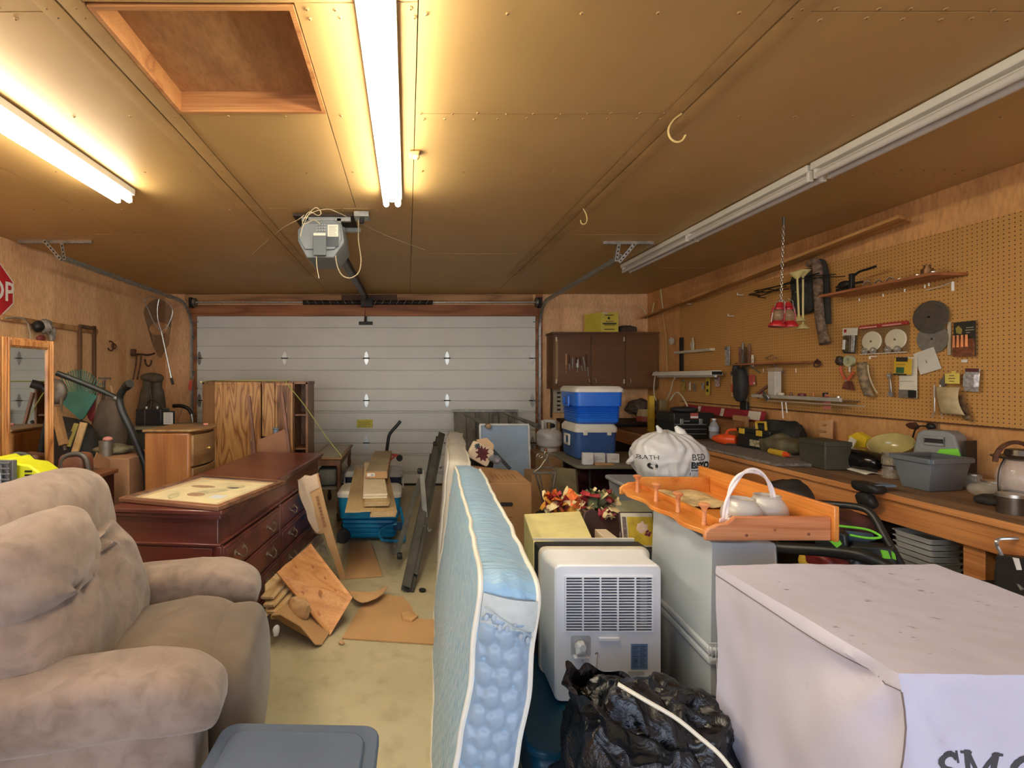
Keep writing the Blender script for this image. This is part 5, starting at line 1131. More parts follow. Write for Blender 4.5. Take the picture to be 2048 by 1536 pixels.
# maple leaf cushion box
lb = thing('leaf_gift_box', 'cream box with a dark red maple leaf print tilted on the moving box', 'box', P(965, 925, 4.05))
A = frame(P(963, 908, 4.0), V((.85, .25, -.5)).normalized(), V((.45, .15, .85)).normalized(), V((.85, .25, -.5)).normalized().cross(V((.45, .15, .85)).normalized()).normalized())
m_cream = mat('cream_card', (214, 196, 166), .7, var=.04)
M().prism(rr(.20, .15, .02, 3), .05, A @ T(0, 0, -.05)).obj('box', m_cream, lb, bevel=.003); M().prism([(-.11, .05), (-.03, .11), (.06, .09), (.09, .0), (.02, .0)], .006, A @ T(.02, .035, -.03)).obj('flap', mat('kraft_flap', (200, 168, 130), .8), lb)
leafp = [(0, .11), (.02, .07), (.045, .085), (.04, .045), (.08, .05), (.065, .02), (.095, 0), (.055, -.02), (.06, -.05), (.02, -.035), (.0, -.09), (-.015, -.035), (-.06, -.055), (-.05, -.015), (-.095, -.0), (-.06, .02), (-.08, .055), (-.035, .045), (-.04, .085), (-.015, .07)]
M().prism([(x*.8, y*.75) for x, y in leafp], .0015, A @ RZ(-30)).obj('maple_leaf', mat('maroon_leaf', (84, 34, 36), .7, var=.2, scale=30), lb); M().prism([(x*.35-.065, y*.35+.035) for x, y in leafp], .0012, A).obj('small_leaf', mat('slate_leaf', (62, 74, 76), .7), lb)
M().sph(P(990, 918, 3.98), (.05, .05, .035), None, 20, 12, amp=.02, fr=20).solo('plastic_wrap', mat('crinkled_film', (120, 124, 132), .2, var=.2, scale=20), 'crinkled clear plastic wrap beside the maple leaf box', 'plastic wrap')
mm = M(); mm.bar(P(985, 900, 4.1), P(1020, 938, 4.07), .03, .05, (0, 1, 0)); mm.solo('black_folder', m_blk, 'slim black folder slanting behind the maple leaf box', 'folder')
junk('dark_cloth_heap', 'dark cloth heap inside the gap next to the floral mattress', 'cloth', V((.66, 4.2, .76)), (.10, .09, .10), m_dk, .03, 8, 4)
# propane tank on a carton
carton('tall_carton', 'tall brown carton under the white propane tank', 1.56, 1.92, 5.75, 6.1, 0, .63, m_card, False)
m_tank = mat('white_tank_paint', (216, 212, 202), .4, var=.06, scale=9)
pt = thing('propane_tank', 'white propane tank standing on a tall carton', 'propane tank', (1.78, 5.92, .63))
A = T(1.775, 5.92, .63)
M().lathe([(.105, 0), (.105, .045), (.11, .05), (.15, .08), (.158, .12), (.158, .2), (.15, .235), (.11, .27), (.05, .285), (0, .288)], A, 28).obj('body', m_tank, pt); M().lathe([(.158, .165), (.1605, .17), (.158, .175)], A, 28).obj('weld', m_tank, pt)
mm = M(); vs = []; 
for k in range(22):
    a0, a1 = R(-60+k*300/22), R(-60+(k+1)*300/22)
    mm.hexa([(.094*math.cos(a0), .094*math.sin(a0), .27), (.1*math.cos(a0), .1*math.sin(a0), .27), (.1*math.cos(a1), .1*math.sin(a1), .27), (.094*math.cos(a1), .094*math.sin(a1), .27)], [(.094*math.cos(a0), .094*math.sin(a0), .385), (.1*math.cos(a0), .1*math.sin(a0), .385), (.1*math.cos(a1), .1*math.sin(a1), .385), (.094*math.cos(a1), .094*math.sin(a1), .385)])
mm.v = [A @ p for p in mm.v]; mm.v = [A @ RZ(-30) @ (A.inverted() @ p) for p in mm.v]; mm.obj('collar', m_tank, pt)
M().cyl(A @ V((0, 0, .28)), A @ V((0, 0, .36)), .03, seg=12).obj('valve', mat('brass_valve', (150, 124, 70), .4, .7), pt)
M().sph(A @ V((.01, -.1, .33)), (.035, .008, .03), None, 12, 8, amp=.005, fr=30).obj('valve_opening', m_blk, pt)
# folding table with the two stacked coolers
m_ftop = mat('green_grey_table', (116, 112, 92), .55, var=.06)
ftb = thing('folding_table', 'dark green grey folding table carrying the two blue coolers', 'folding table', (2.05, 4.95, 0))
M().prism(rr(.98, .92, .07, 5, 2.12, 4.99), .028, T(0, 0, .67)).obj('table_top', m_ftop, ftb, bevel=.006)
for (x, y) in ((1.78, 4.62), (2.45, 4.62), (1.78, 5.38), (2.45, 5.38)): M().tube([(x, y, .67), (x+(.02 if x < 2 else -.02), y, .0)], .013, 8).obj('leg', m_steelh, ftb)
M().tube([(1.79, 4.62, .25), (1.79, 5.38, .25)], .01, 8).obj('brace', m_steelh, ftb)
m_cnavy = mat('dull_navy', (50, 84, 140), .4, var=.05); m_cblue = mat('bright_blue_cooler', (30, 102, 205), .35, var=.03)
lc = cooler('lower_cooler', 'dull navy cooler with white latched lid on the folding table, under a brighter one', 1.73, 2.17, 4.86, 5.33, .70, .985, 1.07, m_cnavy, m_lidw, .085, .015, 0, latch=True)
mm = M(); mm.text('A', .05, frame((1.752, 5.15, .74), (0, -1, 0), (0, 0, 1), (-1, 0, 0)), .001, .002); mm.obj('emblem', m_wht, lc)
uc = cooler('upper_cooler', 'bright blue cooler with white lid, stacked on the navy one', 1.715, 2.215, 4.82, 5.33, 1.072, 1.40, 1.455, m_cblue, m_lidw, .06, .03, 6, hm=m_cblue)
# white foam blocks on the table corner
m_foam = mat('white_foam', (222, 222, 220), .7, var=.02)
for k, (px, py, Y, w_, h_, d_, lb_) in enumerate(((1175, 930, 4.62, .10, .115, .05, 'tallest white foam block at the folding table corner'), (1196, 922, 4.70, .13, .10, .05, 'white foam block between the tallest one and the notched one'), (1225, 918, 4.72, .12, .09, .05, 'notched white foam block near the plastic shopping bag'))):
    c = PZ(px, py, .70); c.y = Y; c.x = (px-CX)/F*Y
    t = thing('foam_block', lb_, 'foam block', (c.x, Y, .70), group='foam packing blocks on the folding table'); M().box((c.x-w_/2, Y-d_/2, .70), (c.x+w_/2, Y+d_/2, .70+h_)).obj('block', m_foam, t, bevel=.005); M().box((c.x-w_*.2, Y-d_/2-.008, .74), (c.x+w_*.25, Y-d_/2, .76+.01*k)).obj('rib', m_foam, t, bevel=.003)
mm = M(); mm.box((1.82, 4.55, .70), (1.99, 4.61, .72)); mm.solo('small_carton_lid', m_card, 'little brown carton lid before the foam blocks', 'box', bevel=.002)
mm = M()
for i in range(4): mm.cyl((2.18+.02*i, 4.62, .70), (2.18+.02*i, 4.62, .76-.008*i), .008, seg=8)
mm.cbox((2.21, 4.63, .712), (.12, .05, .02)); mm.solo('white_plug_adapter', m_wht, 'white plug adapter lying among the foam near the shopping bag', 'adapter')
# under-table clutter
junk('maroon_bag', 'maroon fabric bag under the folding table', 'bag', (2.15, 5.18, .3), (.3, .13, .3), mat('maroon_fabric', (74, 22, 30), .8, var=.1), .03, 4, 7, .6, -.3)
junk('black_bag_heap', 'black bag heap under the folding table beside the maroon one', 'bag', (2.12, 4.80, .18), (.27, .10, .2), m_dk, .05, 5, 9, .8, -.18)
mm = M(); mm.hexa([(1.52, 4.85, .0), (1.70, 4.65, 0), (1.73, 4.68, 0), (1.55, 4.88, 0)], [(1.50, 4.90, .62), (1.66, 4.68, .64), (1.69, 4.70, .64), (1.53, 4.93, .62)]); mm.solo('paper_sack', mat('olive_paper', (132, 122, 92), .8, var=.06), 'olive paper sack standing against the folding table leg', 'paper sack', bevel=.004)
carton('side_carton', 'low brown carton on the floor before the tall one', 1.34, 1.68, 5.1, 5.45, 0, .5, m_card, False)
carton('low_carton', 'low opened carton under the edge of the folding table', 1.42, 1.75, 4.2, 4.5, 0, .42, m_cardd, False)
# wrought iron stand
m_iron = mat('painted_iron', (140, 128, 112), .45, .6, var=.15, scale=20)
ws = thing('scroll_plant_stand', 'wrought iron scroll stand with a brass ball in front of the cartons', 'stand', P(1092, 995, 4.3)); q = lambda px, py, dy=0: P(px, py, 4.3+dy)
mm = M(); mm.tube(spline([q(1068, 944), q(1080, 935), q(1087, 925), q(1094, 915), q(1096, 907), q(1092, 900)], 4), .008, 6); mm.tube(spline([q(1113, 944), q(1104, 935), q(1097, 925), q(1091, 915), q(1089, 907), q(1093, 900)], 4), .008, 6)
for s in (-1, 1): mm.tube([q(1089.5+s*9, 913)+V((s*(.034-.0022*k)*math.cos(R(k*32)), 0, (.034-.0022*k)*math.sin(R(k*32)))) for k in range(14)], .0065, 6)
mm.obj('scrollwork', m_iron, ws)
mm = M(); mm.bar(q(1067, 945), q(1114, 945), .012, .02); mm.bar(q(1067, 945), q(1075, 935, .28), .012, .02); mm.bar(q(1114, 945), q(1108, 935, .28), .012, .02); mm.bar(q(1075, 935, .28), q(1108, 935, .28), .012, .02); mm.obj('ring_frame', m_iron, ws)
for (a, c, dy_) in (((1070, 946), (1084, 992), 0), ((1112, 946), (1104, 992), 0), ((1076, 936), (1086, 980), .26), ((1107, 936), (1102, 980), .26)):
    aa, cc = q(*a, dy_), q(*c, dy_*.4); e = cc + (cc-aa)*((cc.z)/(aa.z-cc.z)); M().tube([aa, cc, V((cc.x, cc.y, 0.0))], .009, 6).obj('leg', m_iron, ws)
M().sph(q(1091, 899), .014).obj('finial', mat('copper_ball', (150, 92, 60), .3, .8), ws)
# ================================================================ portable air conditioner back to us
m_acw = mat('ac_white', (240, 241, 242), .4, var=.02, scale=3); m_acy = mat('aged_plastic', (206, 196, 176), .5, var=.06, scale=4)
ac = thing('portable_air_conditioner', 'white portable air conditioner with louvred back standing on the teal tote', 'air conditioner', (.78, 1.95, .33))
zb, zt = .315, .83
# back flange, tapered shell, face
mm = M(); mm.prism(rr(.465, .53, .03, 5, .79, .56), .03, frame((0, 2.02, 0), (1, 0, 0), (0, 0, 1), (0, -1, 0))); mm.obj('rear_flange', m_acy, ac, bevel=.006)
def ring(w_, h_, cx_, cz_, y, r_=.03): return [V((x, y, z)) for x, z in rr(w_, h_, r_, 5, cx_, cz_)]
L_ = [ring(.45, .515, .788, .562, 1.99), ring(.43, .505, .775, .565, 1.93), ring(.405, .52, .762, .572, 1.80, .022), ring(.395, .51, .762, .572, 1.792, .02)]
n = len(L_[0]); mm = M(); mm.add([p for q_ in L_ for p in q_], [(i*n+k, i*n+(k+1) % n, (i+1)*n+(k+1) % n, (i+1)*n+k) for i in range(3) for k in range(n)] + [tuple(range(n)), tuple(3*n+k for k in range(n))[::-1]]); mm.obj('shell', m_acw, ac, smooth=30)
AF = frame((.762, 1.7915, .572), (1, 0, 0), (0, 0, 1), (0, -1, 0))
gw, gh, gz = .33, .205, .115
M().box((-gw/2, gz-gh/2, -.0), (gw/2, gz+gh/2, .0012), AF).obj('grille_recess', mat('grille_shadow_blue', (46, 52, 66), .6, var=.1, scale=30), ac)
mm = M()
for i in range(20): z = gz-gh/2+gh*i/19.0; mm.box((-gw/2, z-.0018, .001), (gw/2, z+.0018, .007), AF)
for i in range(6): x = -gw/2+gw*i/5; mm.box((x-.0025, gz-gh/2, .001), (x+.0025, gz+gh/2, .0085), AF)
gr = mm.obj('grille', m_acw, ac)
mm = M()
for i in range(19):
    if i > 1: mm.box((gw/2-.045, gz-gh/2+gh*i/19.0-.0065+.011, .0008), (gw/2-.02, gz-gh/2+gh*i/19+.0025+.003, .003), AF)
mm.obj('inner_fins', mat('pale_fin', (180, 186, 196), .5, var=0), gr)
M().prism([(-gw/2-.012, gz-gh/2-.012), (gw/2+.012, gz-gh/2-.012), (gw/2+.012, gz+gh/2+.012), (-gw/2-.012, gz+gh/2+.012)], .0006, AF).obj('grille_border', m_acw, ac)
M().box((-.04, -.025, 0), (.04, -.008, .012), AF).obj('latch', m_acw, ac, bevel=.004)
M().prism(rr(.075, .075, .008, 3, -.105, -.045), .0015, AF).obj('cord_recess', mat('recess_grey', (176, 178, 180), .5, var=.02), ac)
M().box((-.135, -.086, .0), (-.08, -.078, .02), AF).obj('recess_sill', m_acw, ac, bevel=.002)
mm = M(); mm.sph((-.112, -.045, .018), (.02, .024, .018), AF, 14, 10, .7, .7, .006, 60); mm.cyl(AF @ V((-.112, -.03, .03)), AF @ V((-.112, -.03, .045)), .012, seg=10); mm.obj('plug', mat('plug_white', (228, 228, 222), .3, var=.02), ac, bevel=.0)
M().box((.085, -.135, 0), (.148, -.038, .0012), AF).obj('rating_label', mat('label_blue_grey', (112, 138, 172), .5, var=.04), ac)
mm = M()
for i in range(13): mm.box((.09, -.048-.0065*i, .0012), (.114-.004*(i % 3), -.0455-.0065*i, .0018), AF); mm.box((.119, -.048-.0065*i, .0012), (.143-.004*((i+1) % 3), -.0455-.0065*i, .0018), AF)
mm.box((.098, -.108, .0013), (.108, -.096, .0019), AF); mm.obj('label_print', mat('label_navy', (64, 84, 120), .6, var=0), ac)
M().box((.075, -.155, 0), (.135, -.142, .001), AF).obj('barcode_label', mat('label_grey', (184, 188, 190), .5, var=.1, scale=200), ac)
M().lathe([(.006, 0), (.004, .002), (0, .002)], AF @ T(-.045, -.075, 0), seg=10).obj('screw', m_galvd, ac)
mm = M(); mm.tube([AF @ V(p) for p in spline([(-.112, -.07, .012), (-.10, -.1, .008), (-.075, -.14, .006), (-.09, -.19, .008), (-.12, -.17, .008), (-.12, -.2, .01)], 6)], .003, 6); mm.tube([AF @ V(p) for p in spline([(-.045, -.075, .002), (-.05, -.11, .006), (-.055, -.15, .006)], 4)], .003, 6); mm.obj('cord', mat('cord_white', (216, 212, 202), .5, var=0), ac)
# teal tote below it
m_tealt = mat('deep_teal_tote', (16, 76, 104), .4, var=.05, scale=3)
tt = thing('teal_tote', 'deep teal plastic tote under the white air conditioner', 'tote', (.70, 1.85, 0)); mm = M(); mm.hexa([(.45, 1.60, 0), (1.0, 1.6, 0), (1.0, 2.1, 0), (.45, 2.1, 0)], [(.42, 1.57, .27), (1.02, 1.57, .27), (1.02, 2.13, .27), (.42, 2.13, .27)])
mm.obj('bin', m_tealt, tt, bevel=.03); M().prism(rr(.62, .57, .06, 6, .715, 1.85), .03, T(0, 0, .27)).obj('lid', m_tealt, tt, bevel=.008)
# black flat case and white board behind
bc = thing('black_cabinet_case', 'black upright case directly behind the white air conditioner', 'case', (.81, 2.1, .3))
M().box((.575, 2.06, .301), (1.05, 2.15, .80)).obj('case', mat('dusty_black', (38, 38, 38), .55, var=.2, scale=6), bc, bevel=.006); M().box((.575, 2.155, .31), (1.035, 2.166, .81)).obj('white_back', mat('white_melamine', (226, 222, 206), .4, var=.02), bc)
# yellow game box
m_ylw = mat('pale_yellow_card', (228, 216, 148), .6, var=.05, scale=8)
yb_ = thing('yellow_box', 'flat pale yellow box standing behind the black case', 'box', (.76, 2.4, .3)); c4 = [PZ(1067, 1083, .80), PZ(1186, 1079, .80), PZ(1160, 1022, .80), PZ(1048, 1028, .80)]
b4 = [V((p.x, p.y, .34)) for p in c4]; M().hexa(b4, c4).obj('carton', m_ylw, yb_, bevel=.004)
mm = M(); a, c = c4[3], c4[0]; mm.hexa([(a.x-.003, a.y-.02, .60), (a.x-.001, a.y-.02, .60), (a.x-.001, a.y-.2, .60), (a.x+.028, a.y-.2, .60)], [(a.x-.003, a.y-.02, .77), (a.x-.001, a.y-.02, .77), (a.x+.002, a.y-.2, .77), (a.x+.028, a.y-.2, .77)]); mm.obj('red_side_print', mat('red_orange_print', (196, 84, 58), .6, var=.3, scale=20), yb_)
M().box((.55, 2.19, .0), (1.4, 2.6, .34)).solo('support_crate', m_cardd, 'low brown crate that carries the yellow box', 'crate', bevel=.01)
mm = M(); mm.box((.97, 2.19, .34), (1.03, 2.45, .76)); mm.solo('slim_cream_box', m_cream, 'slim cream box squeezed beside the pale yellow box', 'box', bevel=.003)
# ================================================================ clear totes stack
m_frost = mat('frosted_plastic', (228, 238, 242), .32, var=.03, scale=2, alpha=.50, coat=.2); m_frost2 = mat('frosted_rim', (222, 228, 232), .3, var=.02, alpha=.85)
def tote(name, label, z0, z1, mt, flip=False, cont=()):
    t = thing(name, label, 'tote', (1.23, 1.95, z0)); base = [(1.09, 1.70), (1.335, 1.69), (1.355, 2.19), (1.125, 2.19)]; k = .03
    cxm, cym = 1.225, 1.94; sh = lambda p, e: (cxm+(p[0]-cxm)*(1-e/.23), cym+(p[1]-cym)*(1-e/.45))
    bot = [sh(p, 0 if flip else .022) for p in base]; top = [sh(p, .022 if flip else 0) for p in base]
    L_ = [bot, top]; mm = M(); w_ = .003
    A0 = [V((x, y, z0)) for x, y in bot]; A1 = [V((x, y, z1)) for x, y in top]
    mm.add(A0+A1, [(0, 1, 5, 4), (1, 2, 6, 5), (2, 3, 7, 6), (3, 0, 4, 7), (4, 5, 6, 7) if flip else (0, 3, 2, 1)])
    o = mm.obj('bin', mt, t); so_ = o.modifiers.new('thickness', 'SOLIDIFY'); so_.thickness = .003; _mods(o, .012, 0)
    rz = z0 if flip else z1; src = bot if flip else top; R0 = [V((sh(p, -.016)[0], sh(p, -.016)[1], rz-.01)) for p in src]; R1 = [V((sh(p, -.016)[0], sh(p, -.016)[1], rz+.018)) for p in src]
    mm = M(); mm.hexa(R0, R1); mm.obj('rim', m_frost2, t, bevel=.008); return t
lowt = tote('clear_tote', 'lower frosted clear tote stack member with blurred contents', .0, .52, m_frost)
upt = tote('clear_tote', 'upside down upper frosted clear tote carrying the orange pine shelf', .555, .945, m_frost, True)
def inner(name, label, cat, c, r, m_, box=True):
    if box: M().cbox(c, r).solo(name, m_, label, cat, bevel=.01)
    else: M().sph(c, [x/2 for x in r], None, 16, 12, .8, .8, .01, 8).solo(name, m_, label, cat)
inner('paper_roll', 'cream paper roll blurred inside the upper clear tote', 'paper roll', (1.16, 1.90, .66), (.07, .07, .16), mat('cream_paper', (214, 196, 150), .8))
inner('violet_pouch', 'violet blue pouch blurred inside the upper clear tote', 'pouch', (1.22, 1.78, .68), (.14, .1, .16), mat('violet_cloth', (112, 108, 176), .7), False)
inner('teal_folder', 'teal folder blurred inside the upper clear tote', 'folder', (1.29, 1.80, .74), (.04, .16, .2), mat('teal_card', (92, 168, 178), .6))
inner('brown_jar', 'brown jar blurred inside the upper clear tote', 'jar', (1.14, 1.745, .61), (.07, .06, .07), mat('brown_jar', (100, 70, 72), .4), False)
inner('dark_red_box', 'dark violet box blurred inside the lower clear tote', 'box', (1.22, 1.9, .25), (.16, .3, .38), mat('mauve_box', (118, 104, 132), .7))
mm = M()
A = frame((1.08, 1.69, .60), (1, 0, 0), (0, 0, 1), (0, -1, 0))
mm = M(); 
for x in (0, .012, .026, .04): mm.tube([A @ V((x-.01, 0, .012)), A @ V((x-.01, -.055, .012))], .0016, 5)
mm.tube([A @ V((-.012, 0, .012)), A @ V((.034, 0, .012))], .0018, 5); mm.tube([A @ V((-.012, -.055, .012)), A @ V((.034, -.055, .012))], .0018, 5); mm.tube([A @ V((.018, -.055, .012)), A @ V((.018, -.16, .02))], .0026, 5)
mm.solo('white_wire_rack', mat('white_wire', (226, 226, 232), .4, var=0), 'small white wire rack hanging at the rim between the clear totes', 'wire rack')
# ================================================================ orange pine shelf with pegs
m_opine = wood('orange_pine', (232, 154, 72), (206, 118, 46), 'y', 4, 4, .38, .35, .3); m_opinx = wood('pinkish_pine_end', (222, 152, 102), (196, 120, 74), 'x', 5, 5, .45, .15, .3)
cs = thing('pine_peg_shelf', 'orange pine peg shelf lying on its back on the clear tote', 'shelf', (1.27, 2.0, .965))
zs = .965
M().box((1.12, 1.73, zs), (1.50, 2.36, zs+.012)).obj('back_board', m_opine, cs)
M().box((1.50, 1.66, zs), (1.518, 2.44, zs+.125)).obj('top_shelf', m_opine, cs, bevel=.003)
mm = M(); yq = 1.69
def sidepoly(): return [(1.055, zs+.0), (1.50, zs), (1.50, zs+.085), (1.16, zs+.085), (1.145, zs+.07), (1.13, zs+.06), (1.10, zs+.058), (1.085, zs+.05), (1.07, zs+.045), (1.055, zs+.03)]
for (y, mt) in ((1.69, m_opinx), (2.36, m_opine)): M().prism(sidepoly(), .018, frame((0, y, 0), (1, 0, 0), (0, 0, 1), (0, -1, 0)) ).obj('side_board', mt, cs, bevel=.004)
mm = M(); pts = []; N_ = 36
for i in range(N_+1): t_ = i/N_; pts.append((1.055+.018*math.cos(t_*math.pi*6)*(.6)+.0, lerp(1.69, 2.345, t_)))
mm.prism(pts + [(1.155, 2.345), (1.155, 1.69)], .018, T(0, 0, zs+.012)); mm.obj('peg_rail', m_opine, cs, bevel=.003)
M().box((1.16, 1.69, zs+.012), (1.178, 2.345, zs+.05)).obj('divider', m_opine, cs, bevel=.003)
for i in range(4):
    y = 1.76+.17*i; pr = [(.010, 0), (.008, .01), (.0075, .045), (.010, .062), (.019, .072), (.020, .077), (.013, .082), (0, .083)]; M().lathe(pr, T(1.105, y, zs+.03), seg=14).obj('peg', m_opinx, cs)
for (x, y) in ((1.20, 1.688), (1.30, 1.688), (1.42, 1.688)): M().lathe([(.006, 0), (.003, .0012), (0, .0012)], frame((x, 1.672, zs+.02+.02*((x*10) % 2)), (1, 0, 0), (0, 0, 1), (0, -1, 0)), seg=8).obj('knot', mat('pine_knot', (150, 88, 56), .6), cs)
mp = thing('folded_map', 'folded sepia map paper lying in the orange pine shelf', 'map', (1.32, 2.15, zs+.012)); M().grid(lambda u, v: (1.19+.25*u, 2.03+.3*v, zs+.018+.008*abs(math.sin(u*6.28))+.004*math.sin(v*9)), 24, 10).obj('sheet', mat('sepia_map', (190, 168, 124), .8, var=.22, scale=14), mp)
for k, (x, y, lb_) in enumerate(((1.265, 1.79, 'frosted glass lamp shade nearer the basket handle knot'), (1.40, 1.84, 'frosted glass lamp shade deeper in the pine shelf under the handle'))):
    t = thing('frosted_lampshade', lb_, 'lamp shade', (x, y, zs+.012), group='frosted shades in the pine shelf'); mm = M(); mm.lathe([(.052, 0), (.066, .018), (.069, .045), (.064, .07), (.052, .09), (.044, .1), (.046, .108), (.040, .108), (.04, .098)], T(x, y, zs+.013), seg=28); mm.obj('shade', mat('frosted_glass', (206, 200, 190), .3, var=.02, alpha=.8, coat=.5), t)
bh = thing('wicker_basket_hoop', 'white wrapped arched basket handle with a heart tag on the pine shelf', 'basket handle', (1.33, 1.78, zs+.01))
arcp = [V((1.155+.26*(.5-.5*math.cos(t_)), 1.72+.10*(.5-.5*math.cos(t_)), zs+.03+.20*math.sin(t_)**.8)) for t_ in [math.pi*k/40 for k in range(41)]]
for ph in (0, math.pi):
    mm = M(); pp = []
    for i, p in enumerate(arcp): a = i*.35+ph; pp.append(p + V((0, .006*math.cos(a), .0)) + (p-V((1.33, 1.77, zs))).normalized()*.006*math.sin(a))
    mm.tube(pp, .0052, 8); mm.obj('strand', mat('white_wicker', (232, 222, 220), .6, var=.03), bh)
hp = [(0, -.026), (.022, -.004), (.026, .010), (.02, .02), (.01, .02), (0, .01), (-.01, .02), (-.02, .02), (-.026, .010), (-.022, -.004)]
M().prism(hp, .006, frame((1.158, 1.715, zs+.055), (1, 0, 0), (0, 0, 1), (0, -1, 0)) @ RZ(20)).obj('heart_tag', mat('pink_white_wood', (236, 212, 200), .6), bh)
mm = M(); mm.tube(spline([(1.165, 1.71, zs+.07), (1.18, 1.705, zs+.045), (1.172, 1.70, zs+.02), (1.20, 1.70, zs+.015)], 4), .006, 6); mm.tube(spline([(1.165, 1.71, zs+.07), (1.155, 1.70, zs+.045), (1.185, 1.70, zs+.03)], 4), .005, 6); mm.obj('ribbon', MATS['white_wicker'], bh)
# ================================================================ autumn decorations on a dark trunk
M().box((.98, 2.62, 0), (1.75, 3.30, .60)).solo('storage_chest', mat('dark_trunk_fabric', (54, 54, 50), .8, var=.15), 'dark fabric trunk under the autumn decorations', 'trunk', bevel=.02)
cb = P(1206, 1050, 2.64)
hs = thing('heart_plaque', 'dark chocolate brown double heart wooden plaque among the autumn leaves', 'plaque', P(1206, 1085, 2.55)); A = frame(P(1207, 1055, 2.55), (1, 0, 0), (0, .25, .97), (0, -.97, .25))
hv = [(0, .045), (.02, .075), (.055, .085), (.092, .07), (.108, .03), (.098, -.02), (.06, -.065), (.02, -.085), (0, -.082), (-.03, -.08), (-.07, -.06), (-.10, -.02), (-.115, .03), (-.10, .08), (-.06, .10), (-.02, .08)]
M().prism(hv, .02, A).obj('hearts', mat('chocolate_wood', (62, 38, 32), .6, var=.08), hs, bevel=.004)
rnd = random.Random(5)
def leaves(name, label, center, spread, cols, n, size=.045, parts=True):
    t = thing(name, label, 'autumn decoration', V(center)-V((0, 0, spread[2])))
    for ci, m_ in enumerate(cols):
        mm = M()
        for i in range(n):
            c = V(center)+V((rnd.uniform(-1, 1)*spread[0], rnd.uniform(-1, 1)*spread[1], rnd.uniform(-.5, 1)*spread[2])); s_ = size*rnd.uniform(.6, 1.3)
            A = Matrix.Translation(c) @ RZ(rnd.uniform(0, 360)) @ RX(rnd.uniform(10, 80)) @ RY(rnd.uniform(-40, 40))
            mm.grid(lambda u, v: ((u-.5)*s_*math.sin(math.pi*min(1, v*.95+.05))*1.3, (v-.5)*s_*2, .25*s_*math.cos((u-.5)*4)+.1*s_*math.sin(v*5)), 4, 6, Tm=A)
        mm.obj('leaves', m_, t, kind='stuff')
    return t
m_lo, m_lr, m_lg, m_lc, m_lgo = mat('orange_leaf', (206, 104, 46), .6, var=.2, scale=20), mat('crimson_leaf', (138, 32, 38), .6, var=.2, scale=20), mat('olive_leaf', (92, 98, 66), .7, var=.2, scale=20), mat('cream_petal', (226, 206, 152), .7, var=.1, scale=20), mat('golden_leaf', (192, 132, 44), .6, var=.2, scale=20)
leaves('autumn_garland', 'orange and crimson silk leaf garland heaped beyond the yellow box', P(1130, 1012, 2.75), (.10, .06, .05), (m_lo, m_lr, m_lgo, m_lc), 16, .05)
leaves('cream_straw_bow', 'cream raffia and petal tuft at the edge of the garland', P(1160, 1018, 2.72), (.06, .05, .06), (m_lc,), 40, .022)
leaves('olive_leaf_bunch', 'olive and wine red leaf bunch above the heart plaque', P(1192, 1005, 2.78), (.08, .05, .06), (m_lg, m_lr, m_lc), 14, .05)
leaves('petal_flower', 'cream and red petal flower fixed at the top of the heart plaque', P(1213, 1030, 2.53), (.035, .01, .03), (m_lc, m_lr), 14, .02)
leaves('curled_ribbon_leaves', 'yellow green curled leaves at the rim of the olive bunch', P(1220, 1000, 2.8), (.04, .04, .03), (m_lc, m_lg), 9, .03)
fpx = thing('flower_picture', 'dark framed yellow picture of a pink flower beside the heart plaque', 'picture', P(1275, 1095, 2.3)); A = frame(P(1272, 1060, 2.3), (1, 0, 0), (0, .2, .98), (0, -.98, .2)); 
M().box((-.075, -.085, -.01), (.09, .085, 0), A).obj('frame', mat('dark_frame', (54, 40, 34), .5), fpx, bevel=.002); M().box((-.07, -.078, 0), (.085, .080, .002), A).obj('cream_border', mat('cream_board', (216, 206, 180), .7), fpx); M().box((-.040, -.070, .002), (.085, .062, .0035), A).obj('picture_field', mat('yellow_field', (206, 176, 52), .6, var=.15, scale=12), fpx)
M().box((-.064, -.07, .002), (-.046, .062, .0035), A).obj('grey_band', mat('grey_band', (120, 104, 96), .7, var=.3, scale=40), fpx)
mm = M(); flower(mm, A @ T(.03, .012, .0036), (0, 0), .03, 8); mm.obj('pale_flower', mat('pale_pink', (232, 200, 170), .7, var=.1), fpx); mm = M(); flower(mm, A @ T(.055, -.015, .0036), (0, 0), .018, 7); mm.obj('dark_flower', mat('plum_petal', (120, 40, 62), .7, var=.1), fpx)
junk('seashell_knickknack', 'pale shell like knick-knack between the heart plaque and flower picture', 'knick-knack', P(1252, 1068, 2.5), (.03, .03, .04), mat('pale_shell', (196, 178, 160), .5, var=.2, scale=20), .01, 20, 3)
junk('black_refuse_bag', 'small black plastic bag between the moving box and the garland', 'bag', (1.03, 3.35, .52), (.13, .12, .10), mat('black_film', (22, 22, 24), .25, var=.1), .06, 8, 8, 1, None, (50, 30))
M().box((.96, 3.32, 0), (1.3, 3.62, .42)).solo('grey_crate', mat('grey_crate', (112, 108, 100), .7, var=.1), 'grey crate below the small black bag', 'crate', bevel=.01)
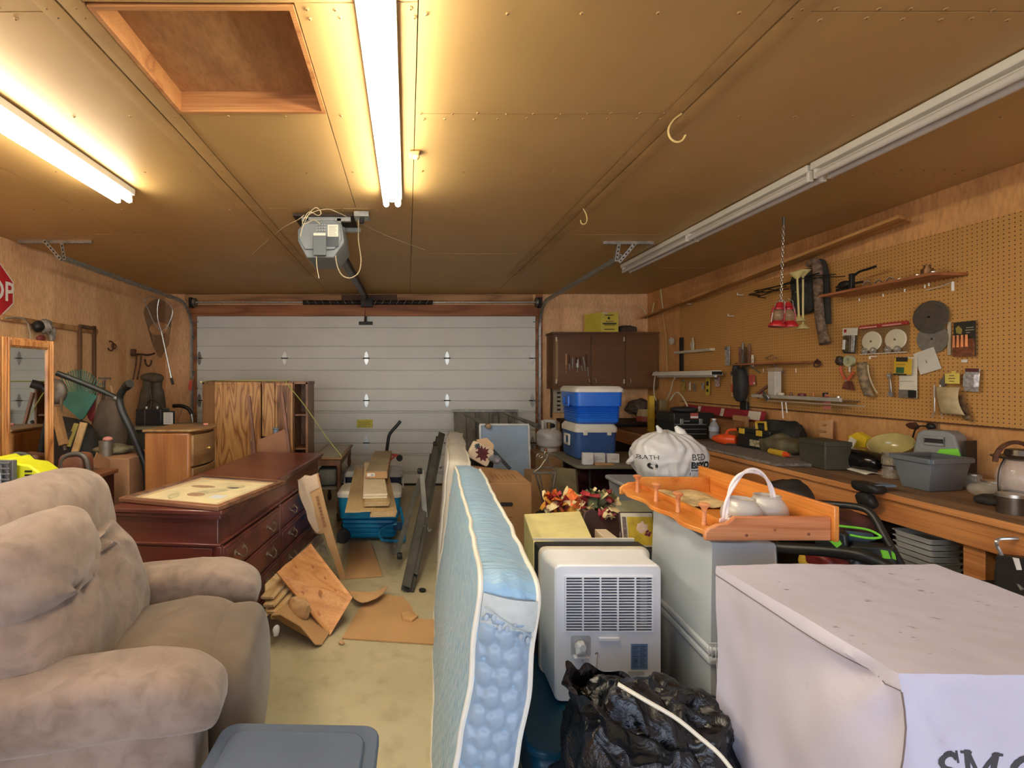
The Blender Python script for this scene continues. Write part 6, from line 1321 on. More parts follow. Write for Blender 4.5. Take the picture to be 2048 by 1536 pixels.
# items between: grey green cooler lid, grey bins
gl = thing('sage_cooler_bag', 'sage green soft case lying open near the grey tote', 'case', (1.75, 3.0, .6)); M().rbox((1.38, 2.85, .61), (1.72, 3.28, .70), 6, .01, 4, 3, .25).obj('case', mat('sage_fabric', (134, 134, 108), .8, var=.1), gl); M().sph((1.62, 2.88, .70), (.06, .05, .03), None, 14, 8, amp=.01, fr=20).obj('buckle', m_lidw, gl)
gt = thing('grey_tote', 'translucent grey tote heaped full under the plastic shopping bag', 'tote', (2.05, 3.72, 0))
mm = M(); mm.hexa([(1.76, 3.47, 0), (2.35, 3.47, 0), (2.35, 3.97, 0), (1.76, 3.97, 0)], [(1.70, 3.42, .70), (2.41, 3.42, .70), (2.41, 4.02, .70), (1.70, 4.02, .70)]); mm.obj('bin', mat('grey_tote_plastic', (142, 148, 154), .4, var=.05), gt, bevel=.02)
mm = M(); mm.prism(rr(.76, .65, .05, 5, 2.055, 3.72), .03, T(0, 0, .69)); mm.obj('rim', mat('grey_rim', (160, 164, 166), .4, var=.03), gt, bevel=.008)
junk('red_white_cloth', 'red and white cloth poking out of the grey tote', 'cloth', (2.28, 3.5, .73), (.10, .06, .03), mat('red_cloth', (152, 50, 58), .8), .01, 10, 3)
junk('zebra_cloth', 'black and white cloth poking out beside the shopping bag', 'cloth', (1.80, 3.5, .735), (.07, .06, .035), mat('zebra_cloth', (150, 146, 142), .8, var=.5, scale=20), .01, 10, 5)
# white shopping bag
m_bagw = mat('white_bag_film', (224, 224, 220), .35, var=.05, scale=3, coat=.2)
bc0 = V((2.02, 3.68, .925)); mm = M()
mm.sph((0, 0, 0), (.275, .22, .20), None, 130, 80, .9, .9, .016, 4.5, 2, False)
for i, p in enumerate(mm.v): a = math.atan2(p.y, p.x); p += V((p.x, p.y, 0)).normalized()*(.008*math.sin(a*17+6*noise.noise(p*5))*(.4+abs(p.z)*4) + .018*(1-abs(noise.noise(p*9+V((3, 3, 3))))*3)*.4)
for i, p in enumerate(mm.v):
    if p.z > .10: k = (p.z-.10)*2.2; p.x += .12*k*noise.noise(V((p.x*9, p.y*9, 1))); p.z += .10*k*max(0, noise.noise(V((p.x*8, p.y*8, 4)))+.15)
    mm.v[i] = p + bc0
bagb = mm.bvh(); pb = thing('plastic_shopping_bag', 'stuffed white plastic shopping bag with black store lettering on the grey tote', 'shopping bag', bc0-V((0, 0, .2)))
mm.obj('bag', m_bagw, pb, smooth=180)
mm = M()
for (a, c, e) in (((-.22, -.02, .02), (-.30, .02, -.04), .04), ((-.05, 0, .17), (-.09, -.02, .25), .03), ((.12, .0, .15), (.08, .02, .24), .05)): mm.tube([bc0+V(a), bc0+(V(a)+V(c))/2+V((0, -.01, .01)), bc0+V(c)], [e, e*.7, e*.25], 9)
mm.obj('knotted_ears', m_bagw, pb, kind='stuff')
m_bkink = mat('black_ink', (26, 26, 28), .5, var=0)
mt = M(); A = frame((2.09, 3.4, .925), (1, 0, 0), (0, 0, 1), (0, -1, 0)); mt.text('BED', .066, A @ T(0, .012, 0), 0, .0, 'LEFT', 1.0); mt.text('BEYO', .062, A @ T(-.004, -.045, 0), 0, .004, 'LEFT', 1.0)
for i in range(9): mt.box((.0+.012*i, -.067, 0), (.008+.012*i, -.058, .0001), A)
mt.box((-.004, -.105, 0), (.12, -.083, .0001), A); mt.text('BATH', .045, frame((1.745, 3.4, .93), V((1, 0, .1)).normalized(), (0, 0, 1), (0, -1, 0)), 0, .0); mt.text('O', .06, frame((1.80, 3.4, .87), (1, 0, 0), (0, 0, 1), (0, -1, 0)), 0, .005)
mt.wrap(bagb, (0, 1, 0), .0025); mt.obj('store_lettering', m_bkink, pb, smooth=0, kind='stuff')
# ================================================================ smoker cover
m, nt, b = _base('lavender_grey_cover', .75, 0)
n = _noise(nt, 3, 5); r = _ramp(nt, n.outputs[0], [(.3, (182, 177, 190)), (.7, (195, 190, 203))])
vo = _noise(nt, 38, 3, (.5, 1, 1)); r2 = _ramp(nt, vo.outputs[0], [(.66, (255, 255, 255)), (.72, (180, 168, 166)), (.78, (120, 108, 108))])
geo = nt.nodes.new('ShaderNodeNewGeometry'); sp = nt.nodes.new('ShaderNodeSeparateXYZ'); nt.links.new(geo.outputs['Normal'], sp.inputs[0])
mx = nt.nodes.new('ShaderNodeMix'); mx.data_type = 'RGBA'; mx.blend_type = 'MULTIPLY'; nt.links.new(sp.outputs['Z'], mx.inputs[0]); nt.links.new(r.outputs[0], mx.inputs[6]); nt.links.new(r2.outputs[0], mx.inputs[7]); nt.links.new(mx.outputs[2], b.inputs['Base Color'])
n4 = _noise(nt, 12, 4); _bump(nt, b, n4.outputs[0], .25, .006); m_cov = m
A0, B0_, C0, D0 = PZ(1456, 1130, 1.0), PZ(1782, 1347, 1.0), PZ(1878, 1134, 1.0), None
x0c, x1c, y0c, y1c = .895, 1.53, .862, 1.37
sm = thing('covered_smoker', 'lavender grey fabric cover over a square smoker with dark lettering', 'covered smoker', (1.21, 1.12, 0))
def covf(p):
    z = p.z; below = max(0, 1.0-z); ex = .012+.02*min(1, below)
    w_ = .012*noise.noise(V((p.x*5, p.y*5, z*3)))+.006*noise.noise(V((p.x*14, p.y*14, z*7)))
    cxm, cym = (x0c+x1c)/2, (y0c+y1c)/2; q_ = V((p.x, p.y, z))
    if below > .001: q_.x += (1 if p.x > cxm else -1)*(w_*min(1, below*8)) if (abs(p.x-x0c) < .002 or abs(p.x-x1c) < .002) else 0; q_.y += (w_*min(1, below*8)) if (abs(p.y-y0c) < .002) else 0
    else: q_.z += .006*noise.noise(V((p.x*4, p.y*4, 1)))+.002*noise.noise(V((p.x*22, p.y*22, 1)))-.010*math.sin(math.pi*(p.x-x0c)/(x1c-x0c))*math.sin(math.pi*(p.y-y0c)/(y1c-y0c))
    # pleats fanning from the near top corner
    if abs(p.y-y0c) < .002 and below > .001:
        dx, dz = p.x-x0c, below; a = math.atan2(dz, dx+1e-4); d_ = math.hypot(dx, dz); q_.y -= .010*math.sin(a*13)*math.exp(-d_*4)*min(1, d_*12)
    if abs(p.x-x0c) < .002 and below > .001:
        dy, dz = p.y-y0c, below; a = math.atan2(dz, dy+1e-4); d_ = math.hypot(dy, dz); q_.x -= .016*math.sin(a*7+1)*math.exp(-d_*3.5)*min(1, d_*12)
    return q_
mm = M(); mm.soft((x0c, y0c, .02), (x1c, y1c, 1.0), (48, 40, 60), covf); cbv = mm.bvh(); mm.obj('cover', m_cov, sm, smooth=60, bevel=0)
m_seam = mat('cover_seam', (110, 96, 92), .8, var=0)
mm = M(); 
pts = [covf(V((x0c, lerp(y0c, y1c, i/30), .972)))+V((-.0012, 0, 0)) for i in range(31)]; mm.tube(pts, .0012, 5)
pts = [covf(V((x0c, y0c, lerp(.97, .05, i/30))))+V((-.0005, -.0008, 0)) for i in range(31)]; mm.tube(pts, .0014, 5); mm.obj('seam', m_seam, sm)
mt = M(); A = frame((1.0, .8, .795), (1, 0, 0), (0, 0, 1), (0, -1, 0))
# slab letters drawn as strokes: S, M, O, K, E, R
def stroke(pl_, w_):
    pl_ = [V((a, c, 0)) for a, c in pl_]
    for i in range(len(pl_)-1):
        d_ = (pl_[i+1]-pl_[i]); l_ = d_.length; d_.normalize(); s_ = V((-d_.y, d_.x, 0))*w_/2; e = d_*w_*.25
        k = max(1, int(l_/.006)); 
        for j in range(k):
            p0 = pl_[i]+d_*(l_*j/k)-(e if j == 0 else V()); p1 = pl_[i]+d_*(l_*(j+1)/k)+(e if j == k-1 else V()); mt.add([p0-s_, p0+s_, p1+s_, p1-s_], [(0, 3, 2, 1)], A @ T(ox, 0, 0))
Hh = .062; ox = -.03
def letter(ch_):
    H_ = Hh; W_ = .010
    if ch_ == 'S':
        pts = [(.0175+.0155*math.cos(R(a)), H_*.76+.0135*math.sin(R(a))) for a in range(20, 271, 25)] + [(.0175+.0165*math.cos(R(a)), H_*.27+.0155*math.sin(R(a))) for a in range(80, -161, -25)]; stroke(pts, W_*.9); stroke([(.036, H_), (.036, H_-.018)], .0045); stroke([(.0, .0), (.0, .018)], .0045)
    if ch_ == 'M':
        for x in (.006, .052): stroke([(x, 0), (x, H_)], W_); stroke([(x-.009, .002), (x+.009, .002)], .005); 
        stroke([(-.004, H_-.002), (.012, H_-.002)], .005); stroke([(.046, H_-.002), (.062, H_-.002)], .005); stroke([(.008, H_-.004), (.029, .012), (.050, H_-.004)], W_*.75)
    if ch_ == 'O': stroke([(.028+.024*math.cos(R(a)), H_/2+(H_/2-.005)*math.sin(R(a))) for a in range(0, 361, 20)], W_*1.05)
    if ch_ == 'K': stroke([(.006, 0), (.006, H_)], W_); stroke([(.04, H_), (.012, H_*.45)], W_*.7); stroke([(.018, H_*.52), (.042, 0)], W_*.85); [stroke([(x-.009, z), (x+.009, z)], .005) for x in (.006, .042) for z in (.002, H_-.002)]
    if ch_ == 'E': stroke([(.006, 0), (.006, H_)], W_); [stroke([(-.003, z), (.036, z)], .006) for z in (.003, H_-.003)]; stroke([(.006, H_/2), (.028, H_/2)], .005)
    if ch_ == 'R': stroke([(.006, 0), (.006, H_)], W_); stroke([(.0, H_-.003), (.026, H_-.003), (.034, H_*.85), (.034, H_*.65), (.026, H_*.52), (.006, H_*.5)], .007); stroke([(.02, H_*.5), (.042, .002)], W_*.8); stroke([(-.003, .002), (.015, .002)], .005)
for ch_, adv in zip('SMOKER', (.05, .078, .067, .06, .052, .05)): letter(ch_); ox += adv
mt.wrap(cbv, (0, 1, 0), .0012); mt.obj('lettering', mat('charcoal_print', (64, 62, 64), .7, var=.05), sm, smooth=0)
# ================================================================ black refuse bag
m, nt, b = _base('black_bag_plastic', .22, 0); b.inputs['Base Color'].default_value = rgb((14, 14, 16)); n5 = _noise(nt, 14, 6, (1, 1, 1), 1.2); _bump(nt, b, n5.outputs[0], .7, .02); m_bb = m
gb = thing('refuse_bag', 'big crumpled black refuse sack open at the top before the air conditioner', 'refuse sack', (.72, 1.35, 0))
mm = M(); mm.sph((0, 0, 0), (.225, .17, .35), None, 170, 110, .85, .9, .03, 6.5, 4, True)
ctr = V((.64, 1.31, .33)); mm.v = [V((p.x*(1-.25*max(0, p.z)/.36)-.35*max(0, p.z-.1)*.55+.10*max(0, -p.z), p.y, p.z+.03*noise.noise(V((p.x*11, p.y*11, p.z*5))))) + ctr for p in mm.v]; mm.obj('sack', m_bb, gb, smooth=180)
mm = M(); mm.sph((0, 0, 0), (.15, .15, .13), None, 120, 70, .9, .9, .035, 9, 9, True); mm.v = [p+V((.775, 1.36, .50)) for p in mm.v]; mm.obj('bulging_side', m_bb, gb, smooth=180)
def rim(u, v):
    a = 2*math.pi*u; r_ = .115+.035*v+.02*noise.noise(V((math.cos(a)*3, math.sin(a)*3, v*3))); return (.60+r_*1.1*math.cos(a), 1.30+r_*math.sin(a)*.9, .565+.085*v+.05*noise.noise(V((math.cos(a)*2.4, math.sin(a)*2.4, 2+v)))-.06*math.cos(a)*1)
mm = M(); mm.grid(rim, 90, 10); mm.obj('open_rim', m_bb, gb, smooth=180)
mm = M(); mm.tube(spline([P(1236, 1368, 1.17), P(1290, 1400, 1.14), P(1350, 1435, 1.12), P(1400, 1475, 1.10), P(1440, 1510, 1.08), P(1475, 1555, 1.06)], 8), .0052, 8); mm.solo('white_cable', mat('ivory_cable', (206, 198, 176), .4, var=.02), 'ivory cable trailing across the black refuse sack', 'cable')
mm = M(); mm.sph((.80, 1.18, .40), (.13, .05, .09), None, 60, 36, .9, .9, .03, 12, 3, True).solo('clear_film', mat('grey_clear_film', (128, 120, 104), .18, var=.2, scale=8, alpha=.7), 'crinkled clear film bulging from the black refuse sack', 'plastic film')
mm = M(); mm.bar((1.08, 1.66, .40), (1.10, 1.68, .18), .03, .02, (0, 1, 0)); mm.solo('red_striped_box', mat('red_stripe', (176, 44, 52), .5, var=.2, scale=30), 'narrow red and white box edge between air conditioner and clear totes', 'box')
# ================================================================ pegboard
m, nt, b = _base('pegboard', .6, 0)
tc = nt.nodes.new('ShaderNodeTexCoord'); sx = nt.nodes.new('ShaderNodeSeparateXYZ'); nt.links.new(tc.outputs['Object'], sx.inputs[0])
def cell(out):
    a = nt.nodes.new('ShaderNodeMath'); a.operation = 'DIVIDE'; a.inputs[1].default_value = .0254; nt.links.new(sx.outputs[out], a.inputs[0])
    f_ = nt.nodes.new('ShaderNodeMath'); f_.operation = 'FRACT'; nt.links.new(a.outputs[0], f_.inputs[0]); s_ = nt.nodes.new('ShaderNodeMath'); s_.operation = 'SUBTRACT'; s_.inputs[1].default_value = .5; nt.links.new(f_.outputs[0], s_.inputs[0])
    p = nt.nodes.new('ShaderNodeMath'); p.operation = 'MULTIPLY'; nt.links.new(s_.outputs[0], p.inputs[0]); nt.links.new(s_.outputs[0], p.inputs[1]); return p
a, c = cell('Y'), cell('Z'); s_ = nt.nodes.new('ShaderNodeMath'); s_.operation = 'ADD'; nt.links.new(a.outputs[0], s_.inputs[0]); nt.links.new(c.outputs[0], s_.inputs[1])
lt = nt.nodes.new('ShaderNodeMath'); lt.operation = 'LESS_THAN'; lt.inputs[1].default_value = .0225; nt.links.new(s_.outputs[0], lt.inputs[0])
n = _noise(nt, 1.6, 4); r = _ramp(nt, n.outputs[0], [(.3, (190, 140, 76)), (.7, (202, 152, 86))]); mx = nt.nodes.new('ShaderNodeMix'); mx.data_type = 'RGBA'; nt.links.new(lt.outputs[0], mx.inputs[0]); nt.links.new(r.outputs[0], mx.inputs[6]); mx.inputs[7].default_value = rgb((92, 60, 28)); nt.links.new(mx.outputs[2], b.inputs['Base Color']); m_peg = m
struct(M().box((XR-.025, -.9, 1.258), (XR-.019, 5.98, 2.48)), 'trim_7', m_peg)
struct(M().box((XR-.027, -.9, 1.25), (XR, 5.98, 1.258)), 'trim_8', mat('peg_edge', (84, 48, 24), .7, var=.05))
PXW = XR-.026
def rw(px, py, off=0.0): return RW(px, py, off, PXW)
m_chain = mat('bright_chain', (196, 190, 180), .3, .9, var=.05)
# chain, lanterns
chn = thing('hanging_chain', 'steel link chain hanging from the ceiling above the red lanterns', 'chain', P(1563, 600, 3.52)); 
top, bot = V(((1567-CX)/F*3.52, 3.52, ZC-.02)), P(1562, 606, 3.52)
M().cyl(top, top+V((0, 0, -.06)), .008, seg=8).obj('eye_screw', m_galvd, chn)
n = 26
for i in range(n):
    c = lerp(top+V((0, 0, -.05)), bot, (i+.5)/n); hl = (top-bot).length/n*.66; mm = M(); ax = V((1, 0, 0)) if i % 2 else V((.5, .85, 0)); 
    mm.tube([c + ax*.009*math.cos(t_)+V((0, 0, hl*math.sin(t_))) for t_ in [2*math.pi*k/12 for k in range(12)]], .0025, 5, closed=True); mm.obj('link', m_chain, chn)
m_lred = mat('lantern_red', (172, 34, 40), .35, var=.06)
for k, (px, py, lb) in enumerate(((1553, 628, 'red hurricane lantern hanging nearer the garage door, tilted'), (1579, 630, 'red hurricane lantern hanging nearer the pale funnels'))):
    t = thing('red_lantern', lb, 'lantern', P(px, 655, 3.5+.02*k), group='red lanterns on the chain'); A = Matrix.Translation(P(px, 654, 3.5+.02*k)) @ RY(8 if k == 0 else -4)
    M().lathe([(.052, 0), (.054, .008), (.05, .02), (.036, .034), (.03, .045), (0, .045)], A, 20).obj('fuel_tank', m_lred, t)
    M().lathe([(.024, .05), (.036, .075), (.036, .10), (.026, .128), (.022, .128)], A, 18).obj('globe', glass('lantern_glass', (150, 130, 110), .05, .3), t)
    M().lathe([(.03, .128), (.03, .14), (.02, .15), (.027, .158), (.02, .178), (.012, .185), (0, .185)], A, 18).obj('chimney', m_lred, t)
    mm = M()
    for s in (-1, 1): mm.tube([A @ V(p) for p in spline([(s*.04, 0, .02), (s*.047, 0, .06), (s*.045, 0, .13), (s*.02, 0, .17)], 4)], .0055, 6)
    mm.obj('side_tube', m_lred, t); M().tube([A @ V(p) for p in ((-.045, 0, .10), (-.03, -.01, .19), (0, 0, .215), (.03, -.01, .19), (.045, 0, .10))], .0018, 5).obj('bail', m_galvd, t)
    M().tube([A @ V((-.052, -.01, .03)), A @ V((-.05, -.01, .10))], .004, 5).obj('highlight_strip', m_chain, t) if k == 0 else None
m_fun = mat('ivory_plastic', (206, 190, 128), .5, var=.04)
for k, (px, y0_, y1_, Y, lb) in enumerate(((1594, 545, 643, 3.72, 'ivory long necked funnel hanging closer to the red lanterns'), (1606, 541, 658, 3.8, 'ivory long necked funnel hanging lower, beside the black tool pouch'))):
    a, c = P(px, y0_, Y), P(px+4 if k == 0 else px, y1_, Y); t = thing('long_funnel', lb, 'funnel', c, group='ivory funnels'); M().cyl(a, c, .007, seg=8).obj('stem', m_fun, t); M().tube([a+V((0, 0, -.05)), V((PXW, a.y, a.z-.03))], .004, 6).obj('hanger_pin', m_blk, t)
    M().cyl(a, a+V((0, 0, -.05)), .052, .01, 20).obj('cup', m_fun, t); M().cyl(c+V((0, 0, .04)), c, .01, .048, 20).obj('cup', m_fun, t)
# black pouch, camouflage strap, spear rods
pch = thing('tool_pouch', 'black two pocket tool pouch with a camouflage strap hung on the pegboard', 'tool pouch', rw(1630, 630, .03).translation); A = rw(1622, 583, .02)
M(A).sph((0, 0, .03), (.11, .19, .045), None, 30, 24, .45, .45, .006, 12).obj('body', mat('black_nylon', (44, 42, 38), .85, var=.2, scale=18), pch)
for z in (.075, -.085): M(A).sph((-.005, z, .065), (.085, .075, .03), None, 24, 18, .5, .5, .005, 14).obj('pocket', MATS['black_nylon'], pch)
for z in (.0, .16): M(A).box((-.03, z-.006, .09), (-.005, z+.004, .096)).obj('buckle', m_chain, pch)
m_camo = mat('camouflage_webbing', (112, 92, 74), .9, var=.35, scale=26)
mm = M(A); mm.tube(spline([(.04, .22, .03), (.10, .235, .04), (.145, .17, .05), (.15, .05, .05), (.155, -.08, .05), (.165, -.22, .05), (.185, -.37, .045), (.21, -.46, .045)], 5), [.03]*8+[.036]*10+[.033]*12+[.03+.002*k for k in range(6)], 10); mm.obj('strap', m_camo, pch)
mm = M(A); mm.tube(spline([(.08, .2, .02), (.15, .22, .02), (.19, .1, .02), (.2, -.1, .02), (.21, -.3, .02)], 5), .02, 8); mm.obj('shadow_strap', MATS['black_nylon'], pch)
spr = thing('spear_rack', 'row of thin dark rods on a bracket behind the black tool pouch', 'rod rack', rw(1560, 590, .05).translation)
for (a, c, e) in (((1522, 590), (1668, 546), .12), ((1538, 582), (1668, 556), .14), ((1550, 578), (1640, 560), .10), ((1520, 588), (1600, 578), .10), ((1532, 594), (1590, 572), .08)):
    M().tube([rw(a[0], a[1], e).translation, rw(c[0], c[1], e).translation], .005, 6).obj('rod', m_blk, spr); M().tube([rw(a[0], a[1], e).translation, rw(a[0], a[1], 0).translation+V((0, 0, -.01))], .004, 6).obj('hook', m_blk, spr)
# upper shelf and its things
m_shf = wood('shelf_board_orange', (186, 120, 74), (148, 88, 50), 'y', 4, 4, .55)
us = thing('upper_wall_shelf', 'slim orange wood shelf on the pegboard above the sanding discs', 'wall shelf', (3.33, 3.3, 2.17)); M().box((3.22, 2.90, 2.175), (PXW, 3.70, 2.193)).obj('board', m_shf, us, bevel=.002)
for (px, py) in ((1732, 597), (1780, 588), (1824, 578), (1865, 570), (1873, 566)): M().cyl(rw(px, py, .05).translation, rw(px, py, .05).translation+V((0, 0, -.02)), .004, seg=6).obj('white_peg', m_wht, us)
vis = thing('bar_clamp', 'black bar clamp lying at the end of the upper wall shelf', 'clamp', (3.3, 3.52, 2.193)); A = frame((3.28, 3.55, 2.195), (0, -1, 0), (0, 0, 1), (-1, 0, 0))
M(A).box((-.06, .035, -.01), (.14, .05, .01)).obj('bar', m_blk, vis); M(A).box((.05, .0, -.015), (.075, .12, .015)).obj('jaw', m_blk, vis, bevel=.004); M(A).tube(spline([(.06, .09, 0), (.12, .12, .0), (.18, .125, 0), (.24, .13, 0)], 4), .009, 8).obj('handle', m_blk, vis); M(A).sph((.0, .05, 0), (.05, .03, .02)).obj('knob', m_blk, vis); M(A).box((-.07, .0, -.03), (.02, .03, .0)).obj('foot', m_blk, vis)
for k, (y, r_, lb) in enumerate(((3.36, .025, 'chrome ring clip by the bar clamp on the upper wall shelf'), (3.28, .02, 'smaller chrome clip in the middle of the upper wall shelf'), (3.2, .022, 'chrome clip nearest the wrenches on the upper wall shelf'))):
    mm = M(); mm.tube([(3.27+r_*math.cos(t_), y+r_*.8*math.sin(t_), 2.2+r_*.6*(1+math.sin(t_*2))) for t_ in [2*math.pi*j/14 for j in range(14)]], .004, 6, closed=True); mm.solo('chrome_clip', m_chain, lb, 'clip', 'chrome clips on the upper wall shelf')
def wrench(name, label, A, L_, cat='wrench', m_=None, group=None, r_=.016, op_=.7):
    t = thing(name, label, cat, A.translation, group=group); M(A).box((-.007, r_, 0), (.007, L_-r_, .006)).obj('shank', m_ or m_chain, t, bevel=.002)
    mm = M(A); mm.prism([(r_*math.cos(R(a)), r_*math.sin(R(a))) for a in range(120, 421, 20)] + [(r_*.5*math.cos(R(60)), r_*.5), (-r_*.5*.5, r_*.45)], .008); mm.obj('open_jaw', m_ or m_chain, t)
    mm = M(A); mm.lathe([(r_*.55, 0), (r_, 0), (r_, .008), (r_*.55, .008), (r_*.55, 0)], T(0, L_, 0), 16); mm.obj('ring_end', m_ or m_chain, t); return t
wrench('shelf_wrench', 'long silver wrench lying at the near end of the upper wall shelf', frame((3.27, 3.14, 2.196), (-1, 0, 0), (0, -1, 0), (0, 0, 1)), .1); wrench('shelf_wrench', 'silver wrench ending at the tip of the upper wall shelf', frame((3.26, 3.02, 2.196), (-1, 0, 0), (0, -1, 0), (0, 0, 1)), .09)
M().cyl((3.3, 3.0, 2.193), (3.3, 3.0, 2.235), .03, seg=14).cyl((3.3, 3.0, 2.235), (3.3, 3.0, 2.26), .018, seg=12).solo('brass_fitting', mat('brown_brass', (120, 84, 50), .4, .6), 'brown brass fitting standing on the upper wall shelf', 'fitting')
A = rw(1938, 567, .0); mm = M(A); mm.tube([(-.25, .0, .0), (-.1, .005, .05), (-.0, .01, .10)], .003, 6); mm.cyl((0, .01, .10), (0, -.045, .10), .007, seg=8); mm.solo('peg_hook', m_wht, 'white capped wire hook at the end of the upper wall shelf', 'hook')
for k, (px, py) in enumerate(((1383, 608), (1468, 632), (1487, 590))): A = rw(px, py, 0); M(A).cyl((0, 0, .0), (0, 0, .06), .004, seg=6).cyl((0, 0, .06), (0, .02, .065), .005, seg=6).solo('bare_peg', m_wht, ('bare white peg high on the pegboard near the corner post', 'bare white peg below the rod rack', 'bare white peg under the long ledge stick')[k], 'peg', 'bare pegs')
# sanding discs
m_disc = mat('dark_abrasive', (78, 70, 56), .95, var=.1, scale=40); m_disc2 = mat('grey_abrasive', (116, 110, 98), .95, var=.08, scale=40)
A = rw(1868, 634, .02); t = thing('sanding_disc', 'dark round sanding disc, topmost on the pegboard', 'sanding disc', A.translation); M(A).lathe([(.105, 0), (.107, .004), (.105, .008), (.085, .009), (.084, .012), (.0, .012)], None, 36).obj('disc', m_disc, t); M(A).cyl((0, 0, .012), (0, 0, .02), .006).obj('hub', m_blk, t)
A = rw(1868, 678, .006); t = thing('sanding_disc', 'grey round sanding disc in a clear sleeve hanging below the dark one', 'sanding disc', A.translation); M(A).lathe([(.095, 0), (.095, .006), (.0, .007)], None, 36).obj('disc', m_disc2, t); M(A).box((.088, -.11, .0), (.104, .10, .006)).obj('white_strip', mat('dusty_white_strip', (186, 176, 154), .7), t); M(A).cyl((0, 0, .007), (0, 0, .012), .005).obj('hub', m_blk, t)
# bagged white pads
m_pad = mat('cream_pad', (206, 196, 168), .9, var=.03); m_clear = glass('clear_bag', (226, 222, 210), .15, .22); m_rtop = mat('red_topper', (160, 48, 40), .5, var=.1)
for k, (px, py, lb) in enumerate(((1748, 680, 'clear bag with a cream round pad and red topper, nearer the blister pack'), (1796, 676, 'clear bag with a cream round pad and red topper, nearer the dark sanding disc'))):
    A = rw(px, py, .012); t = thing('pad_pack', lb, 'pad pack', A.translation, group='pad packs'); M(A).lathe([(.072, 0), (.074, .005), (.07, .01), (.062, .0105), (0, .011)], T(0, -.01, 0), 30).obj('pad', m_pad, t); M(A).cyl((0, -.01, .01), (0, -.01, .014), .008, seg=10).obj('pad_hole', mat('pad_hole', (120, 104, 80), .8, var=0), t)
    M(A).box((-.085, -.10, .0), (.082, .10, .002)).obj('bag_back', mat('bag_tan', (150, 118, 76), .5, alpha=.5, var=0), t); M(A).box((-.086, .085, -.002), (.083, .112, .018)).obj('topper', m_rtop, t, bevel=.003); M(A).box((-.08, .09, .018), (.05, .10, .019)).obj('topper_stripe', mat('pink_stripe', (206, 150, 136), .6), t)
    for x in (-.045, .02): M(A).lathe([(.012, 0), (.024, 0), (.024, .006), (.012, .006), (.012, 0)], T(x, -.078, .01), 16).obj('steel_ring', m_chain, t)
    M(A).box((-.085, -.105, .011), (.082, -.10, .013)).obj('bag_hem', m_wht, t)
# generic carded pack
def card(name, label, cat, px, py, w_, h_, m_card_, parts=(), rz=0, off=.01, group=None, th=.003):
    A = rw(px, py, off) @ RZ(rz); t = thing(name, label, cat, A.translation, group=group); M(A).box((-w_/2, -h_/2, 0), (w_/2, h_/2, th)).obj('card', m_card_, t, bevel=.0008)
    for (nm, x0_, y0_, x1_, y1_, d_, mm_) in parts: M(A).box((x0_*w_/2, y0_*h_/2, th*.5), (x1_*w_/2, y1_*h_/2, d_), None).obj(nm, mm_, t, bevel=.001)
    return t
m_kblk = mat('card_black', (44, 42, 34), .6, var=.1); m_kyel = mat('card_yellow', (206, 168, 50), .6, var=.06); m_sil = mat('foil_silver', (196, 192, 188), .25, .6, var=.2, scale=50); m_kwht = mat('card_white', (218, 210, 190), .7, var=.05)
card('blister_pack', 'white topped blister pack with a dark tool beside the cream pad bags', 'blister pack', 1708, 682, .10, .19, m_kblk, (('header', -1.3, .45, 1.15, 1.05, .005, m_kwht), ('logo_patch', -1.0, .7, -.6, .95, .007, m_lred), ('blister', -.8, -.9, .3, .4, .02, mat('bronze_tool', (96, 80, 56), .4, .4, var=.3, scale=40)), ('edge_foil', .35, -.9, .85, .45, .01, m_sil), ('spine', -.75, -.7, -.35, .1, .024, m_wht)), -4, .03)
t = card('chisel_pack', 'black carded pack of four orange handled files on the pegboard', 'tool pack', 1936, 678, .115, .215, m_kblk, (('lower_blister', -.95, -1, .95, -.0, .012, mat('rust_brown', (112, 66, 40), .5, var=.3, scale=40)),), 0, .02)
A = rw(1936, 678, .02)
for i in range(4): M(A).cyl((-.045+.022*i+.004, -.05, .02), (-.045+.022*i+.004, .025, .02), .0075, .006, 8).obj('handle', mat('orange_handle', (206, 128, 74), .5, var=.1), t)
M(A).prism([(-.04, .04), (-.015, .03), (-.01, .06), (-.03, .085), (-.045, .07)], .002, T(0, 0, .003)).obj('logo', mat('olive_gold', (150, 132, 58), .6), t); mm = M(A); mm.box((.005, .05, .003), (.05, .056, .004)); mm.box((.01, .065, .003), (.048, .071, .004)); mm.box((.01, .035, .003), (.03, .04, .004)); mm.obj('print', mat('grey_print3', (136, 130, 108), .7, var=0), t)
card('white_round_tag', 'tiny white label stuck under the orange handled files pack', 'tag', 1931, 722, .03, .018, m_wht, off=.006)
card('yellow_pack', 'bright yellow and green carded pack above hanging paper slips', 'tool pack', 1819, 733, .115, .11, m_kyel, (('black_header', -.75, .6, .55, 1.15, .006, m_kblk), ('green_patch', -.7, -.85, .2, -.1, .005, mat('deep_green', (52, 92, 58), .6)), ('print_line', -.8, .2, .3, .3, .0045, mat('ochre_print', (150, 116, 40), .7, var=0)), ('dark_edge', -1, -1.1, .5, -.9, .006, m_kblk)), -3, .045)
card('paper_slips', 'hanging strip of cream and grey paper slips below the yellow pack', 'paper', 1823, 755, .115, .28, m_kwht, (('line', -.95, .1, .5, .12, .004, mat('slip_line', (140, 128, 96), .7, var=0)), ('line', -.95, -.2, .6, -.18, .004, MATS['slip_line']), ('grey_slip', -1, -1, .7, -.6, .008, m_disc2), ('dark_clip', .3, -.98, .95, -.62, .02, m_blk)), 0, .022)
